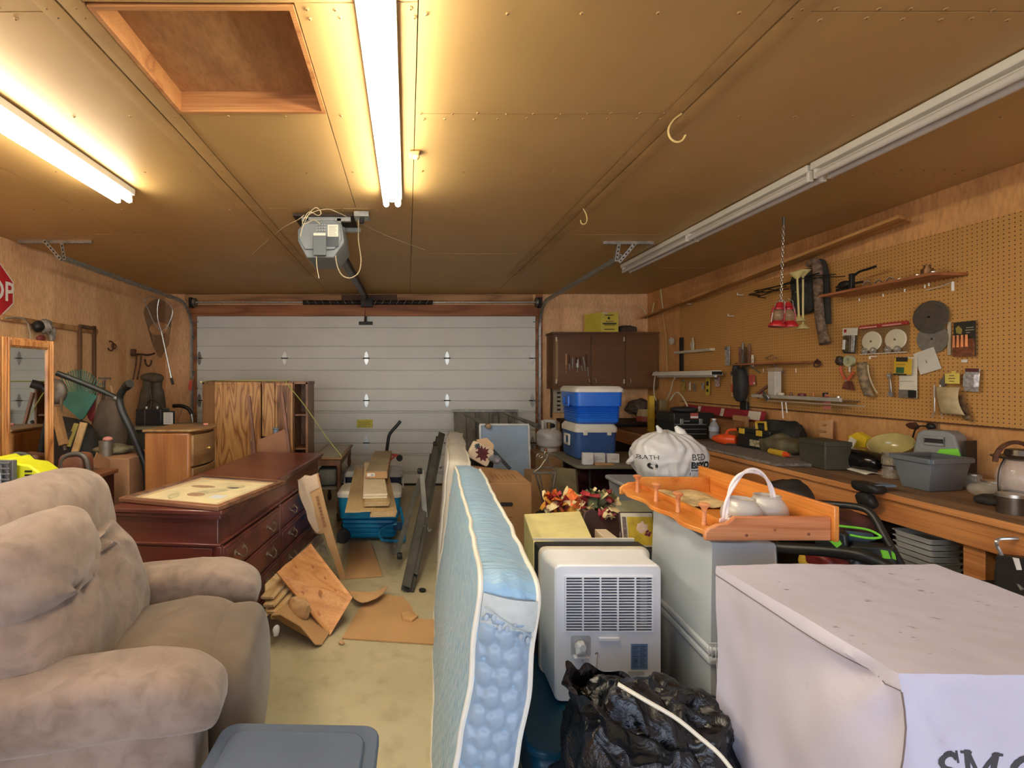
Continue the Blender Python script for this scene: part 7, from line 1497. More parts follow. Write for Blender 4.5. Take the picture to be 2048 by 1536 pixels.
card('white_instruction_sheet', 'white instruction sheet tilted behind the yellow pack', 'paper', 1858, 722, .13, .15, mat('cool_paper', (206, 202, 188), .8, var=.04), (('ring_print', -.1, -.2, .0, .1, .0035, MATS['print_grey']),), 18, .012)
card('silver_pack', 'crinkled silver foil pack near the yellow hang tag', 'foil pack', 1954, 760, .075, .14, m_sil, (('bulge', -.8, -.6, .7, .5, .02, m_sil), ('dark_header', -.9, .7, .9, 1, .006, mat('maroon_header', (92, 50, 44), .5))), -3, .03)
t = card('yellow_hang_tag', 'yellow hang tag with dark print holding a curled beige sleeve', 'tag', 1921, 757, .078, .065, mat('soft_yellow', (216, 196, 96), .6, var=.04), (('print', -.4, .5, .3, .62, .004, m_kblk), ('print', -.5, -.05, .45, .08, .004, m_kblk), ('print', -.4, -.6, .3, -.48, .004, m_kblk), ('eyelet', -.1, 1, .5, 1.45, .003, MATS.get('soft_yellow') or m_kyel)), 0, .05)
A = rw(1918, 790, .03); mm = M(A); mm.grid(lambda u, v: (-.075+.13*u+.02*v*v*1.5, .05-.17*v, .03+.03*math.sin(u*2.6)*math.sin(v*3)), 10, 12); o = mm.solo('beige_sleeve', mat('beige_paper', (186, 166, 124), .7, var=.1, scale=14), 'curled beige paper sleeve hanging under the yellow hang tag', 'sleeve'); o.modifiers.new('t', 'SOLIDIFY').thickness = .002
A = rw(1938, 815, .02); M(A).bar((-.02, .07, .02), (.02, -.05, .02), .035, .012, (0, 0, 1)).sph((.022, -.06, .02), (.02, .02, .012)).solo('brown_grip_tool', mat('umber_tool', (110, 86, 60), .5, .3, var=.3, scale=30), 'small brown gripped tool poking out of the beige sleeve', 'tool')
for k, (px, py, lb) in enumerate(((1878, 795, 'thin steel screwdriver hanging straight beside the beige sleeve'), (1890, 795, 'bent steel pick hanging beside the thin screwdriver'))):
    A = rw(px, py, .03); t = thing('hanging_screwdriver', lb, 'screwdriver', A.translation, group='slim tools by the beige sleeve'); M(A).cyl((0, .0, 0), (0, -.09, 0), .0038, seg=6).cyl((0, -.09, 0), (.012*(k*2-1), -.13, 0), .0035, seg=6).obj('blade', m_chain, t); M(A).cyl((0, .08, 0), (0, .0, 0), .005, .006, 8).obj('handle', m_wht if k else m_chain, t)
A = rw(1902, 762, .02); M(A).prism([(-.04, .0), (.0, .05), (.015, .04), (-.01, -.03), (-.03, -.04)], .01).solo('putty_scraper', m_galvd, 'small grey scraper tucked between picks and the yellow hang tag', 'scraper')
wrench('combination_wrench', 'chrome combination wrench hanging on the pegboard, behind a second one', rw(1787, 787, .02) @ RZ(2), .13); wrench('combination_wrench', 'chrome combination wrench hanging in front, its jaw turned outward', rw(1792, 789, .03) @ RZ(6), .135)
# tape roll, clamps, pink tag, leather strip
A = rw(1705, 722, .015); t = thing('tape_roll', 'pale green roll of tape hung on the pegboard', 'tape roll', A.translation); M(A).lathe([(.02, 0), (.043, 0), (.043, .022), (.02, .022), (.02, 0)], None, 24).obj('roll', mat('pale_green_tape', (176, 178, 140), .6, var=.04), t); M(A).box((-.006, -.085, .005), (.006, -.03, .01)).obj('tail', m_wht, t)
A = rw(1688, 722, .02); M(A).lathe([(.012, 0), (.036, .004), (.034, .018), (.012, .02), (.012, 0)], None, 14).sph((.0, .0, .02), (.03, .034, .015), None, 12, 8, amp=.012, fr=40).solo('wire_brush_disc', mat('wire_brown', (70, 58, 50), .5, .4, var=.4, scale=60), 'dark wire brush wheel in front of the green tape roll', 'brush wheel')
A = rw(1702, 752, .03); t = thing('orange_shears', 'orange red handled shears hanging open below the tape roll', 'shears', A.translation); m_osh = mat('orange_grip', (196, 92, 60), .45, var=.06)
M(A).tube(spline([(-.055, .075, 0), (-.05, .03, 0), (-.02, -.02, 0), (.0, -.035, 0)], 4), .009, 8).obj('grip', m_osh, t); M(A).tube(spline([(.055, .03, .0), (.03, -.0, 0), (.0, -.035, 0)], 4), .009, 8).obj('grip', m_osh, t); M(A).cyl((0, -.035, -.006), (0, -.035, .012), .008, seg=10).obj('pivot', m_chain, t); M(A).prism([(-.03, -.045), (.03, -.04), (.05, -.11), (-.05, -.10)], .006, T(0, 0, -.01)).obj('blades', mat('rust_blade', (112, 66, 50), .5, .3, var=.2, scale=20), t)
card('pink_plastic_tag', 'dusty pink plastic tag dangling at the lower pegboard ledge', 'tag', 1687, 806, .07, .10, mat('dusty_pink', (178, 104, 88), .6, var=.06), (('slot', -.5, .8, .5, 1.4, .003, MATS.get('dusty_pink') or m_lred),), 0, .13)
A = rw(1738, 758, .02); M(A).grid(lambda u, v: (-.055+.08*u+.06*v*v, .125-.25*v, .02+.03*math.sin(u*3.1)), 8, 14).solo('leather_strip', mat('mottled_leather', (116, 98, 70), .7, var=.4, scale=26), 'mottled leather strip hanging from a white peg next to the orange shears', 'strap').modifiers.new('t', 'SOLIDIFY').thickness = .004
A = rw(1750, 757, .05); M(A).grid(lambda u, v: (.0+.014*u+.07*v*v, .1-.21*v, .01), 2, 10).solo('cream_paper_edge', mat('cream_strip', (196, 180, 140), .7), 'cream curled paper strip along the mottled leather', 'paper').modifiers.new('t', 'SOLIDIFY').thickness = .002
A = rw(1753, 713, 0); M(A).cyl((0, 0, 0), (0, 0, .05), .004, seg=6).cyl((0, 0, .05), (0, -.018, .05), .005, seg=6).solo('lone_peg', m_wht, 'white peg below the cream pad bags', 'peg')
card('cable_knot', 'small brown twisted cable loop behind the wire wheel', 'cable', 1640, 725, .03, .03, m_rust, off=.02)
A = rw(1642, 726, .02); M(A).tube([((.028+.006*math.sin(a*5))*math.cos(a), (.028+.006*math.cos(a*3))*math.sin(a), .01+.01*math.sin(a*2)) for a in [2*math.pi*k/40*3 for k in range(40)]], .006, 6).solo('twisted_chain_loop', m_rust, 'coiled rusty chain hung at the end of the small middle shelf', 'chain')
# the small middle shelf with lamp box
ms_ = thing('middle_wall_shelf', 'narrow wood shelf on the pegboard holding curled wire', 'wall shelf', rw(1560, 728).translation); a, c = rw(1490, 731).translation, rw(1632, 727).translation; zsh = a.z
M().box((PXW-.14, c.y+.02, zsh), (PXW, a.y+.0, zsh+.015)).obj('board', m_shf, ms_, bevel=.002)
for f_ in (.25, .6): y = lerp(a.y, c.y, f_); M().bar((PXW-.11, y, zsh), (PXW, y, zsh-.08), .005, .01).obj('bracket', m_galvd, ms_)
for (px, ) in ((1548,), (1615,)): q_ = rw(px, 737, .1).translation; M().cyl(q_, q_+V((0, 0, -.035)), .003, seg=6).obj('white_peg', m_wht, ms_)
A = rw(1560, 718, .08); M(A).tube([(.05*math.cos(a)*(1-.1*math.sin(3*a)), .018+.018*math.sin(a), .02*math.sin(a*2)) for a in [2*math.pi*k/30*2 for k in range(30)]], .006, 6).solo('wire_coil', mat('brass_wire', (150, 116, 76), .4, .5, var=.2), 'curled brass wire coil on the small middle shelf', 'wire')
a = rw(1571, 790, .12).translation; lbx = thing('white_lamp_box', 'tall narrow white box standing below the middle shelf', 'box', a); A = rw(1571, 765, .10); M(A).box((-.042, -.125, -.03), (.042, .13, .03)).obj('box', mat('dusty_white_box', (196, 190, 176), .6, var=.05), lbx, bevel=.003); M(A).box((-.046, .10, -.034), (.046, .135, .034)).obj('cap', mat('tan_cap', (166, 140, 110), .6), lbx, bevel=.003)
# lower ledge of steel rulers with small tools
lg = thing('steel_ruler_ledge', 'pair of pale metal channels forming a ledge along the foot of the pegboard', 'ledge', rw(1640, 800, .1).translation); a, c = rw(1536, 796, .14).translation, rw(1722, 806, .14).translation; a.z = c.z = 1.378
M().box((a.x-.02, c.y, 1.362), (a.x, a.y, 1.392)).obj('front_channel', mat('pale_aluminium', (196, 188, 170), .4, .4, var=.06, scale=10), lg, bevel=.002); M().box((a.x+.0, c.y, 1.368), (PXW, a.y, 1.372)).obj('tray', m_galvd, lg); M().box((a.x-.03, c.y-.2, 1.335), (a.x-.02, a.y-.2, 1.345)).obj('thin_rod', mat('pale_rod', (186, 170, 146), .5, .3), lg)
rnd = random.Random(3); yy = a.y-.08
cols = [('red_capped_bottle', m_lred, 'red'), ('grey_socket', m_galvd, 'grey'), ('white_spool', m_kwht, 'white'), ('brown_handled_awl', m_brn, 'brown'), ('red_gauge', mat('gauge_maroon', (110, 34, 34), .5), 'maroon'), ('orange_bit_case', mat('orange_bit', (180, 116, 60), .5), 'orange'), ('black_bit_holder', m_blk, 'black'), ('steel_socket', m_chain, 'silver')]
for k, (nm, m_, cn) in enumerate(cols):
    y = lerp(a.y-.06, c.y+.08, k/7); h_ = (.075, .03, .04, .05, .04, .06, .055, .03)[k]; w_ = (.012, .02, .026, .016, .03, .016, .02, .018)[k]; x = a.x+.04
    M().cyl((x, y, 1.372), (x, y, 1.372+h_), w_, w_*(.5 if k in (0, 3, 5) else .9), 12).solo(nm, m_, '%s small %s on the ruler ledge under the pegboard' % (cn, nm.replace('_', ' ')), nm.split('_')[-1])
mm = M(); A = rw(1558, 785, .12); mm.bar(A @ V((-.13, -.03, 0)), A @ V((.02, .06, 0)), .02, .02); mm.bar(A @ V((-.13, -.03, 0)), A @ V((-.09, -.055, 0)), .014, .014); mm.solo('wooden_hand_tool', m_brn, 'brown angled wooden handle behind the tall white box', 'tool handle')
mm = M(); A = rw(1568, 792, .17); mm.add([A @ V(p) for p in ((-.02, .06, 0), (.04, -.03, 0), (.02, -.045, .004), (-.03, .0, .004))], [(0, 1, 2, 3)]); mm.add([A @ V(p) for p in ((.0, .05, .01), (.06, -.02, .01), (.05, -.03, .012), (-.01, .0, .012))], [(0, 1, 2, 3)]); o = mm.solo('putty_knife', m_galv, 'triangular steel putty blade on the ruler ledge', 'putty knife'); o.modifiers.new('t', 'SOLIDIFY').thickness = .002
for k, (px, y1_, lb) in enumerate(((1603, 837, 'longer white cable tie hanging from the ruler ledge'), (1611, 826, 'shorter white cable tie hanging from the ruler ledge'))):
    M().tube([rw(px-3, 803, .16).translation, rw(px, y1_, .16).translation], .005, 6).solo('cable_tie', m_wht, lb, 'cable tie', 'white ties')
# small white shelf strip, black bar, figurine
a, c = rw(1357, 708).translation, rw(1430, 702).translation
M().box((PXW-.06, c.y, a.z+.0), (PXW, a.y, a.z+.03)).solo('white_ledge', mat('white_ledge_paint', (196, 188, 164), .6, var=.08), 'short white ledge strip near the corner of the pegboard', 'ledge', bevel=.002)
a, c = rw(1366, 675, .03).translation, rw(1366, 742, .03).translation; M().box((a.x, a.y-.03, c.z), (a.x+.02, a.y+.03, a.z)).solo('black_upright_bar', m_blk, 'black upright bar crossing the short white ledge', 'bar')
A = rw(1393, 690, .04); t = thing('white_figurine', 'little white cutout figure standing on the short white ledge', 'figurine', A.translation); M(A).prism([(-.02, -.07), (.02, -.07), (.02, .03), (.0, .09), (-.01, .03)], .012).obj('body', mat('ivory_white', (200, 190, 164), .6), t); M(A).prism([(-.05, -.02), (-.02, -.03), (-.02, .03), (-.04, .035)], .01).obj('arm', MATS['ivory_white'], t)
A = rw(1348, 682, .02); M(A).lathe([(.0, 0), (.045, .0), (.05, .02), (.0, .05)], None, 16).solo('milky_glass_disc', glass('milky_glass', (210, 204, 186), .2, .7), 'round milky glass knob by the corner post', 'knob')
# small unlit strip light
a, c = rw(1335, 752, .14).translation, rw(1460, 742, .14).translation; zq = (a.z+c.z)/2; sl = thing('workbench_lamp', 'short white unlit strip light hung over the corner of the workbench', 'lamp', (a.x, (a.y+c.y)/2, zq))
mm = M(); mm.prism([(-.07, -.02), (.07, -.02), (.05, .03), (-.05, .03)], a.y-c.y, frame((a.x, c.y, zq), (1, 0, 0), (0, 0, 1), (0, 1, 0))); mm.obj('hood', m_fix, sl, bevel=.004); M().box((a.x-.055, c.y-.004, zq-.016), (a.x+.055, c.y, zq+.02)).obj('end_socket', m_blk, sl); M().cyl((a.x, c.y+.02, zq-.028), (a.x, a.y-.02, zq-.028), .016).obj('tube', m_tubeoff, sl)
mm = M(); mm.tube(spline([P(1313, 742, 6.3), P(1309, 760, 6.3), P(1308, 785, 6.3), P(1315, 805, 6.25), P(1328, 806, 6.2), P(1340, 785, 6.0), P(1345, 765, 5.9), P(1350, 755, 5.8)], 6), .007, 6); mm.solo('looped_white_cord', mat('white_cord', (200, 188, 160), .6, var=0), 'looped pale cord hanging between brown cabinet and bench lamp', 'cord')
mm = M(); mm.tube([rw(1322, 585, .02).translation, rw(1336, 680, .02).translation, rw(1343, 742, .06).translation], .006, 6); mm.solo('hanging_string', mat('string_tan', (186, 150, 96), .8, var=0), 'thin tan string running down the wall to the bench lamp', 'string')
# things hung below the small lamp
for (px, py, w_, h_, m_, nm, lb, cat) in ((1372, 770, .06, .13, mat('olive_yellow', (168, 146, 62), .6, var=.2, scale=30), 'yellow_green_pack', 'olive yellow small pack hanging under the bench lamp end', 'pack'), (1385, 772, .035, .10, m_kwht, 'white_slip', 'white slip hanging between two small packs', 'slip'), (1394, 775, .035, .09, m_disc2, 'grey_slip', 'grey slip hanging next to the white slip', 'slip'), (1411, 772, .04, .07, m_sil, 'silver_bits', 'little silver bits pack hanging by the yellow black sleeve', 'bits pack'), (1421, 768, .07, .25, mat('yellow_sleeve', (196, 172, 60), .6, var=.1), 'yellow_black_sleeve', 'tall yellow and black tool sleeve below the bench lamp', 'sleeve'), (1440, 764, .08, .10, mat('pale_mauve', (170, 146, 142), .6, var=.3, scale=40), 'mauve_pack', 'mauve and black small pack beside the tall yellow sleeve', 'pack'), (1471, 768, .035, .26, mat('white_orange', (206, 170, 130), .6, var=.15, scale=16), 'striped_stick', 'white and orange paint stick hanging by the black glove', 'stick'), (1461, 712, .07, .20, m_sil, 'grey_bottle_pack', 'silver grey pack with a white cap hanging above the bench lamp end', 'pack')):
    t = card(nm, lb, cat, px, py, w_, h_, m_, (('cap', -.5, .7, .5, 1.0, .02, m_galvd),), 0, .03)
    if 'sleeve' in nm: A = rw(px, py, .033); M(A).box((-.02, -.02, 0), (.02, .03, .003)).obj('black_print', m_kblk, t); M(A).box((-.02, -.09, 0), (.015, -.06, .003)).obj('black_print', m_kblk, t)
    if 'stick' in nm: A = rw(px, py, .033); M(A).box((-.018, -.09, 0), (.018, .0, .003)).obj('orange_band', m_osh, t)
bl = thing('hacksaw_cluster', 'dark bow saw hanging with its blade side down by the black glove', 'saw', rw(1480, 820, .03).translation); A = rw(1490, 765, .02)
M(A).tube(spline([(-.05, .14, .0), (-.08, .05, 0), (-.085, -.08, 0), (-.03, -.2, 0)], 5), .01, 6).obj('bow', m_galvd, bl); M(A).box((.0, -.28, .0), (.07, .30, .012)).obj('blade', mat('aged_blade', (110, 92, 66), .6, .3, var=.3, scale=12), bl); M(A).box((-.01, -.33, .0), (.09, -.19, .03)).obj('grip', m_blk, bl, bevel=.01)
gv = thing('black_glove', 'black padded work glove hanging on the pegboard over the red level', 'glove', rw(1494, 812, .06).translation); M(rw(1496, 770, .08)).sph((0, 0, 0), (.07, .17, .05), None, 24, 18, .7, .7, .012, 9).obj('palm', m_dk, gv); M(rw(1488, 745, .08)).sph((0, 0, 0), (.03, .1, .04), None, 16, 12, amp=.01, fr=10).obj('thumb', m_dk, gv)
for k, (px, py, h_, m_, nm, lb) in enumerate(((1487, 712, .19, m_brn, 'file', 'brown handled file hanging first beside the saw'), (1493, 708, .23, m_galvd, 'rasp', 'grey rasp hanging between the files'), (1499, 712, .18, m_rust, 'chisel', 'rusty chisel hanging beside the rasp'), (1506, 710, .22, m_brn, 'wood_rasp', 'brown long rasp nearest the small middle shelf'), (1513, 722, .12, m_kwht, 'marking_gauge', 'pale marking gauge at the start of the small middle shelf'))):
    A = rw(px, py, .035); t = thing(nm, lb, nm.replace('_', ' '), A.translation); M(A).box((-.012, -h_/2, 0), (.012, h_*.2, .008)).obj('blade', m_, t); M(A).cyl((0, h_*.2, .004), (0, h_/2, .004), .012, .009, 8).obj('handle', m_, t)
card('red_tag', 'red hang tag below the hanging files', 'tag', 1510, 760, .085, .10, mat('faded_red_tag', (186, 84, 76), .6, var=.1), (('hole', .5, -.9, 1, -.5, .004, m_kwht),), 4, .03)
# long leaning stick near ceiling
mm = M(); a, c = P(1797, 433, 3.10), P(1281, 636, 6.60); mm.hexa([a+V((0, 0, -.01)), a+V((.19, .1, .0)), c+V((.12, .05, 0)), c+V((0, 0, -.01))], [a+V((0, 0, .012)), a+V((.19, .1, .022)), c+V((.12, .05, .02)), c+V((0, 0, .012))]); mm.solo('long_wood_ledge', wood('ledge_pine', (206, 156, 92), (166, 114, 60), 'y', 5, 4, .6), 'long thin pine board laid high along the tool wall, sloping to the corner', 'board')
for k, (px, py, px2, py2) in enumerate(((1283, 612, 1295, 632), (1308, 605, 1304, 628), (1321, 578, 1326, 618))): Yh = (6.5, 6.4, 6.25)[k]; M().tube(spline([P(px, py, Yh), P((px+px2)/2, (py+py2)/2, Yh), P(px2, py2+3, Yh)], 3), .008, 6).solo('wire_hook', m_fun, ('curved pale wire hook at the far tip of the long pine board', 'second pale wire hook standing on the long pine board', 'straight pale wire rising from the long pine board')[k], 'hook', 'wire hooks at the long board')
# ceiling hooks
for k, (pts, lb) in enumerate(((((1363, 228), (1347, 240), (1337, 258), (1340, 275), (1352, 284), (1364, 281), (1371, 270)), 'large pale screw hook curling down from the ceiling joint'), (((1166, 417), (1172, 428), (1174, 440), (1170, 448), (1163, 447), (1161, 440)), 'small pale wire hook on the ceiling joint beyond the large one'))):
    Yk = F*(ZC-.03-CH)/(CY-pts[0][1]); M().tube(spline([P(px, py, Yk-.002*i) for i, (px, py) in enumerate(pts)], 4), .0045 if k == 0 else .004, 6).solo('ceiling_hook', mat('hook_cream', (216, 186, 118), .5, var=0), lb, 'hook')
jb = thing('ceiling_bracket', 'small chipped square plate on the ceiling beside the lit centre strip light', 'plate', PZ(829, 307, ZC-.005)); c = PZ(829, 307, ZC-.005); M().box((c.x-.028, c.y-.035, ZC-.02), (c.x+.028, c.y+.035, ZC-.004)).obj('plate', m_tape, jb, bevel=.006); M().sph((c.x+.01, c.y, ZC-.022), (.02, .02, .012), None, 12, 8, amp=.008, fr=60).obj('broken_socket', m_fun, jb)
# ================================================================ far wall cupboard
m_cup = wood('walnut_brown_ply', (112, 74, 40), (94, 58, 30), 'x', 1.5, 3, .45, .15, .2, .03)
wc = thing('wall_cupboard', 'brown three door wall cupboard in the corner with chisels hung on its door', 'wall cupboard', (2.7, 6.66, 1.40)); yf = 6.50; Xc = lambda px: (px-CX)/F*yf
M().box((Xc(1107), yf, 1.395), (Xc(1316), YF-.005, 2.155)).obj('carcass', m_cup, wc, bevel=.004); M().box((Xc(1105), yf-.01, 2.155), (Xc(1318), YF-.005, 2.18)).obj('top_trim', m_cup, wc)
hm_ = mat('pale_handle', (206, 196, 168), .3, .6)
for (a, c, hx) in ((1115, 1180, 1176), (1182, 1248, 1189), (1251, 1315, 1258)):
    mm = M(); mm.box((Xc(a), yf-.02, 1.42), (Xc(c), yf, 2.13)); dd = mm.obj('door', m_cup, wc, bevel=.003)
    M().tube(spline([(Xc(hx), yf-.02, 1.475), (Xc(hx), yf-.045, 1.485), (Xc(hx), yf-.05, 1.505), (Xc(hx), yf-.045, 1.525), (Xc(hx), yf-.02, 1.535)], 3), .007, 6).obj('handle', hm_, dd)
for (px, z) in ((1112, 2.08), (1112, 1.50), (1247, 2.08), (1247, 1.50)): M().box((Xc(px)-.012, yf-.026, z-.03), (Xc(px)+.008, yf-.0, z+.03)).obj('hinge', hm_, wc)
M().box((Xc(1110), yf-.022, 1.5), (Xc(1115), yf, 2.08)).obj('edge_strip', mat('pale_edge_strip', (150, 118, 84), .6), wc)
rnd = random.Random(2)
for k, (px, py, h_, m_) in enumerate(((1132, 727, .26, m_lumber), (1139, 725, .20, m_rust), (1145, 726, .15, m_galvd), (1153, 724, .15, m_rust), (1155, 732, .18, m_wht), (1160, 728, .2, m_rust), (1166, 728, .2, m_galvd), (1172, 730, .3, m_rust))):
    c = P(px, py, yf-.03); lb = ('pale wood rule hanging first on the cupboard door', 'rusty long punch hanging by the pale rule', 'short steel bit among the cupboard door tools', 'short rusty chisel in the middle of the cupboard door tools', 'white handled awl in the middle of the cupboard door tools', 'rusty chisel right beside the white awl', 'grey steel chisel near the cupboard pulls', 'longest rusty file nearest the cupboard pulls')[k].replace('right ', '')
    t = thing('door_hung_tool', lb, 'tool', c, group='tools hung on the cupboard door'); M().bar(c+V((0, 0, h_/2)), c+V((.02 if k > 4 else 0, 0, -h_*.1)), .02, .012, (0, 1, 0)).obj('handle', m_, t); M().bar(c+V((.02 if k > 4 else 0, 0, -h_*.1)), c+V((.03 if k > 4 else 0, 0, -h_/2)), .012, .006, (0, 1, 0)).obj('blade', m_galvd if k not in (0,) else m_, t)
m_ybx = mat('yellow_carton', (206, 188, 70), .6, var=.05); m_ybs = mat('yellow_carton_side', (150, 134, 66), .7, var=.1)
yx = thing('yellow_beverage_carton', 'yellow printed carton standing on top of the wall cupboard', 'box', P(1215, 667, 6.55)); a, c = P(1201, 667, 6.5), P(1237, 624, 6.5)
mm = M(); mm.hexa([(a.x, 6.5, 2.18), (c.x, 6.5, 2.18), (c.x-.02, 6.72, 2.18), (a.x-.14, 6.72, 2.18)], [(a.x, 6.5, 2.45), (c.x, 6.5, 2.45), (c.x-.02, 6.72, 2.45), (a.x-.14, 6.72, 2.45)]); mm.obj('carton', m_ybx, yx)
mm = M(); A = FW(V((a.x, 6.498, 2.18)))
for (x0_, z0_, x1_, z1_) in ((.06, .225, .18, .235), (.05, .03, .19, .042), (.03, .105, .22, .125), (.05, .09, .20, .098), (.07, .14, .18, .148)): mm.box((x0_, z0_, 0), (x1_, z1_, .001), A)
mm.lathe([(.018, 0), (0, .001)], A @ T(.115, .19, 0), 14); mm.obj('print', m_kblk, yx)
mm = M(); mm.box((.02, .25, 0), (.10, .268, .003), A); mm.obj('torn_flap', m_kwht, yx)
junk('dark_cloth_bundle', 'dark bundled cloth beside the yellow carton on the cupboard', 'cloth bundle', P(1254, 660, 6.6), (.12, .09, .06), mat('smoky_brown', (66, 52, 40), .9, var=.2), .015, 9, 3, .6)
ep = thing('breaker_box', 'grey white slotted panel on the far wall behind the bright blue cooler', 'panel', P(1112, 820, 6.8)); a, c = P(1106, 825, 6.8), P(1124, 780, 6.8); M().box((a.x, YF-.05, a.z), (c.x+.12, YF-.005, c.z)).obj('box', mat('putty_enamel', (186, 178, 156), .5, var=.05), ep, bevel=.003)
for k in range(5): M().box((a.x+.05, YF-.056, a.z+.03+.06*k), (a.x+.10, YF-.05, a.z+.055+.06*k)).obj('slot', m_blk, ep)
M().tube([P(1100, 720, 6.78), P(1103, 790, 6.78), P(1102, 835, 6.78)], .014, 8).solo('dark_pipe', mat('dark_brown_pipe', (58, 42, 32), .6), 'dark pipe running down the far wall beside the cupboard', 'pipe')
# ================================================================ workbench
m_bt = wood('bench_top_wood', (150, 118, 84), (112, 84, 58), 'y', 3, 5, .7); m_be = wood('bench_edge_wood', (224, 156, 92), (188, 118, 62), 'y', 3, 4, .55, .1)
WX, WZ = 2.68, .90
wb = thing('workbench', 'long heavy wooden workbench built along the tool wall', 'workbench', (3.07, 3.2, 0))
M().box((WX, .3, WZ-.035), (XR-.002, 6.2, WZ)).obj('bench_top', m_bt, wb, bevel=.004); M().box((WX-.004, .3, WZ-.034), (WX+.0, 6.2, WZ-.001)).obj('edge_band', m_be, wb, bevel=.001)
M().box((WX+.03, .3, WZ-.17), (WX+.07, 6.2, WZ-.035)).obj('front_rail', m_be, wb, bevel=.004)
for y in (1.2, 2.25, 3.05, 3.75, 4.6, 5.6):
    M().box((WX+.07, y, 0), (WX+.16, y+.09, WZ-.035)).obj('leg', m_be, wb, bevel=.004)
M().box((WX+.10, .3, .32), (XR-.01, 6.2, .35)).obj('lower_shelf', mat('dark_shelf_board', (70, 54, 42), .8, var=.15), wb); M().box((XR-.12, .3, WZ-.16), (XR-.06, 6.2, WZ-.04)).obj('back_rail', m_be, wb)
bcn = thing('corner_counter', 'dark counter along the far wall under the wall cupboard', 'counter', (2.8, 6.5, 0)); M().box((2.15, 6.22, .93), (XR-.002, YF-.004, .97)).obj('top', mat('dark_counter', (56, 40, 32), .7, var=.15), bcn, bevel=.004); M().box((2.2, 6.28, 0), (XR-.01, YF-.01, .93)).obj('body', mat('dark_counter_body', (48, 34, 28), .8, var=.1), bcn)
post = P(1323, 830, 5.8); M().box((post.x-.04, 5.76, WZ), (post.x+.05, 5.85, 1.28)).solo('splintered_post', wood('tan_splinter', (150, 128, 84), (96, 78, 50), 'z', 6, 5, .8), 'rough tan wooden post standing on the bench corner', 'post', bevel=.01)
m_cpt = mat('grey_carpet', (122, 112, 102), 1.0, var=.18, scale=40, bump=.6, bscale=120); 
M().soft((WX-.012, 3.42, WZ+.001), (3.2, 4.62, WZ+.022), (10, 24, 1), lambda p: V((p.x, p.y+.02*noise.noise(V((p.x*6, p.y, 0))), p.z+.006*noise.noise(V((p.x*8, p.y*8, 1)))+.004))).solo('carpet_remnant', m_cpt, 'grey carpet remnant covering the far half of the workbench', 'carpet', kind=None)
def BP(px, py, z=WZ): return PZ(px, py, z)
# black tool chest
m_tb = mat('black_toolbox', (42, 44, 42), .4, .3, var=.05)
tc2 = thing('black_tool_chest', 'black metal tool chest with silver strips at the far end of the bench', 'tool chest', (3.0, 5.1, WZ)); x0_, x1_ = 2.82, 3.24; yA, yB = 5.0, 5.35
M().box((x0_, yA, WZ+.0), (x1_, yB, WZ+.25)).obj('body', m_tb, tc2, bevel=.008); M().box((x0_-.005, yA-.005, WZ+.17), (x1_+.005, yB+.005, WZ+.275)).obj('lid', m_tb, tc2, bevel=.01)
for z in (.05, .10, .15): M().box((x0_+.01, yA-.008, WZ+z), (x1_-.08, yA-.0, WZ+z+.008)).obj('drawer_strip', m_galv, tc2)
for x in (.06, .26): M().box((x0_+x, yA-.014, WZ+.15), (x0_+x+.035, yA-.004, WZ+.215)).obj('latch', m_galv, tc2, bevel=.003)
M().box((x0_+.17, yA-.009, WZ+.215), (x0_+.25, yA-.004, WZ+.275)).obj('red_white_sticker', mat('sticker_red', (196, 90, 84), .6), tc2); M().box((x0_+.17, yA-.0105, WZ+.222), (x0_+.25, yA-.009, WZ+.242)).obj('sticker_white', m_wht, tc2)
mm = M(); mm.box((x0_+.10, yA-.0095, WZ+.185), (x0_+.16, yA-.005, WZ+.195)); mm.obj('maker_mark', m_galv, tc2)
# bits on the chest
junk('crowbar_heap', 'dark iron tools heaped on the lid of the black tool chest', 'iron tools', (3.02, 5.16, WZ+.30), (.14, .1, .03), m_dk, .02, 10, 4)
mm = M(); mm.tube(spline([P(1340, 800, 5.5), P(1352, 785, 5.4), P(1362, 790, 5.3), P(1372, 806, 5.2), P(1376, 818, 5.15)], 5), .008, 6); mm.solo('white_bent_cord', MATS['white_cord'], 'stiff white cord curving over the black tool chest', 'cord')
mm = M(); mm.box((2.92, 5.7, WZ), (2.98, 5.75, 1.33)); mm.solo('yellow_clamp_bar', mat('yellow_clamp', (206, 168, 50), .5), 'slim yellow clamp bar standing behind the black tool chest', 'clamp')
# red and white box (level carton)
rl = thing('red_level_box', 'long red and white carton leaning on the wall behind the tool chest', 'carton', (3.38, 4.9, WZ+.02)); a, c = PX(1376, 812, 3.36), PX(1490, 838, 3.36)
mm = M(); mm.hexa([(3.35, 4.5, 1.13), (3.35, 5.75, 1.15), (3.40, 5.75, 1.15), (3.40, 4.5, 1.13)], [(3.37, 4.5, 1.225), (3.37, 5.75, 1.225), (3.42, 5.75, 1.225), (3.42, 4.5, 1.225)]); mm.obj('carton', mat('carton_red', (150, 38, 48), .5, var=.06), rl, bevel=.003)
for (y0_, y1_, m_) in ((4.5, 4.66, m_kwht), (5.02, 5.07, m_pad), (5.42, 5.47, m_kwht)): M().hexa([(3.3485, y0_, 1.14), (3.3485, y1_, 1.14), (3.351, y1_, 1.14), (3.351, y0_, 1.14)], [(3.368, y0_, 1.222), (3.368, y1_, 1.222), (3.3705, y1_, 1.222), (3.3705, y0_, 1.222)]).obj('white_band', m_, rl)
M().box((3.20, 4.62, WZ), (3.42, 5.4, 1.12)).solo('pale_wood_block', wood('block_wood', (170, 116, 66), (130, 84, 46), 'y', 4, 4, .6), 'wood block carrying the long red and white carton', 'block', bevel=.004)
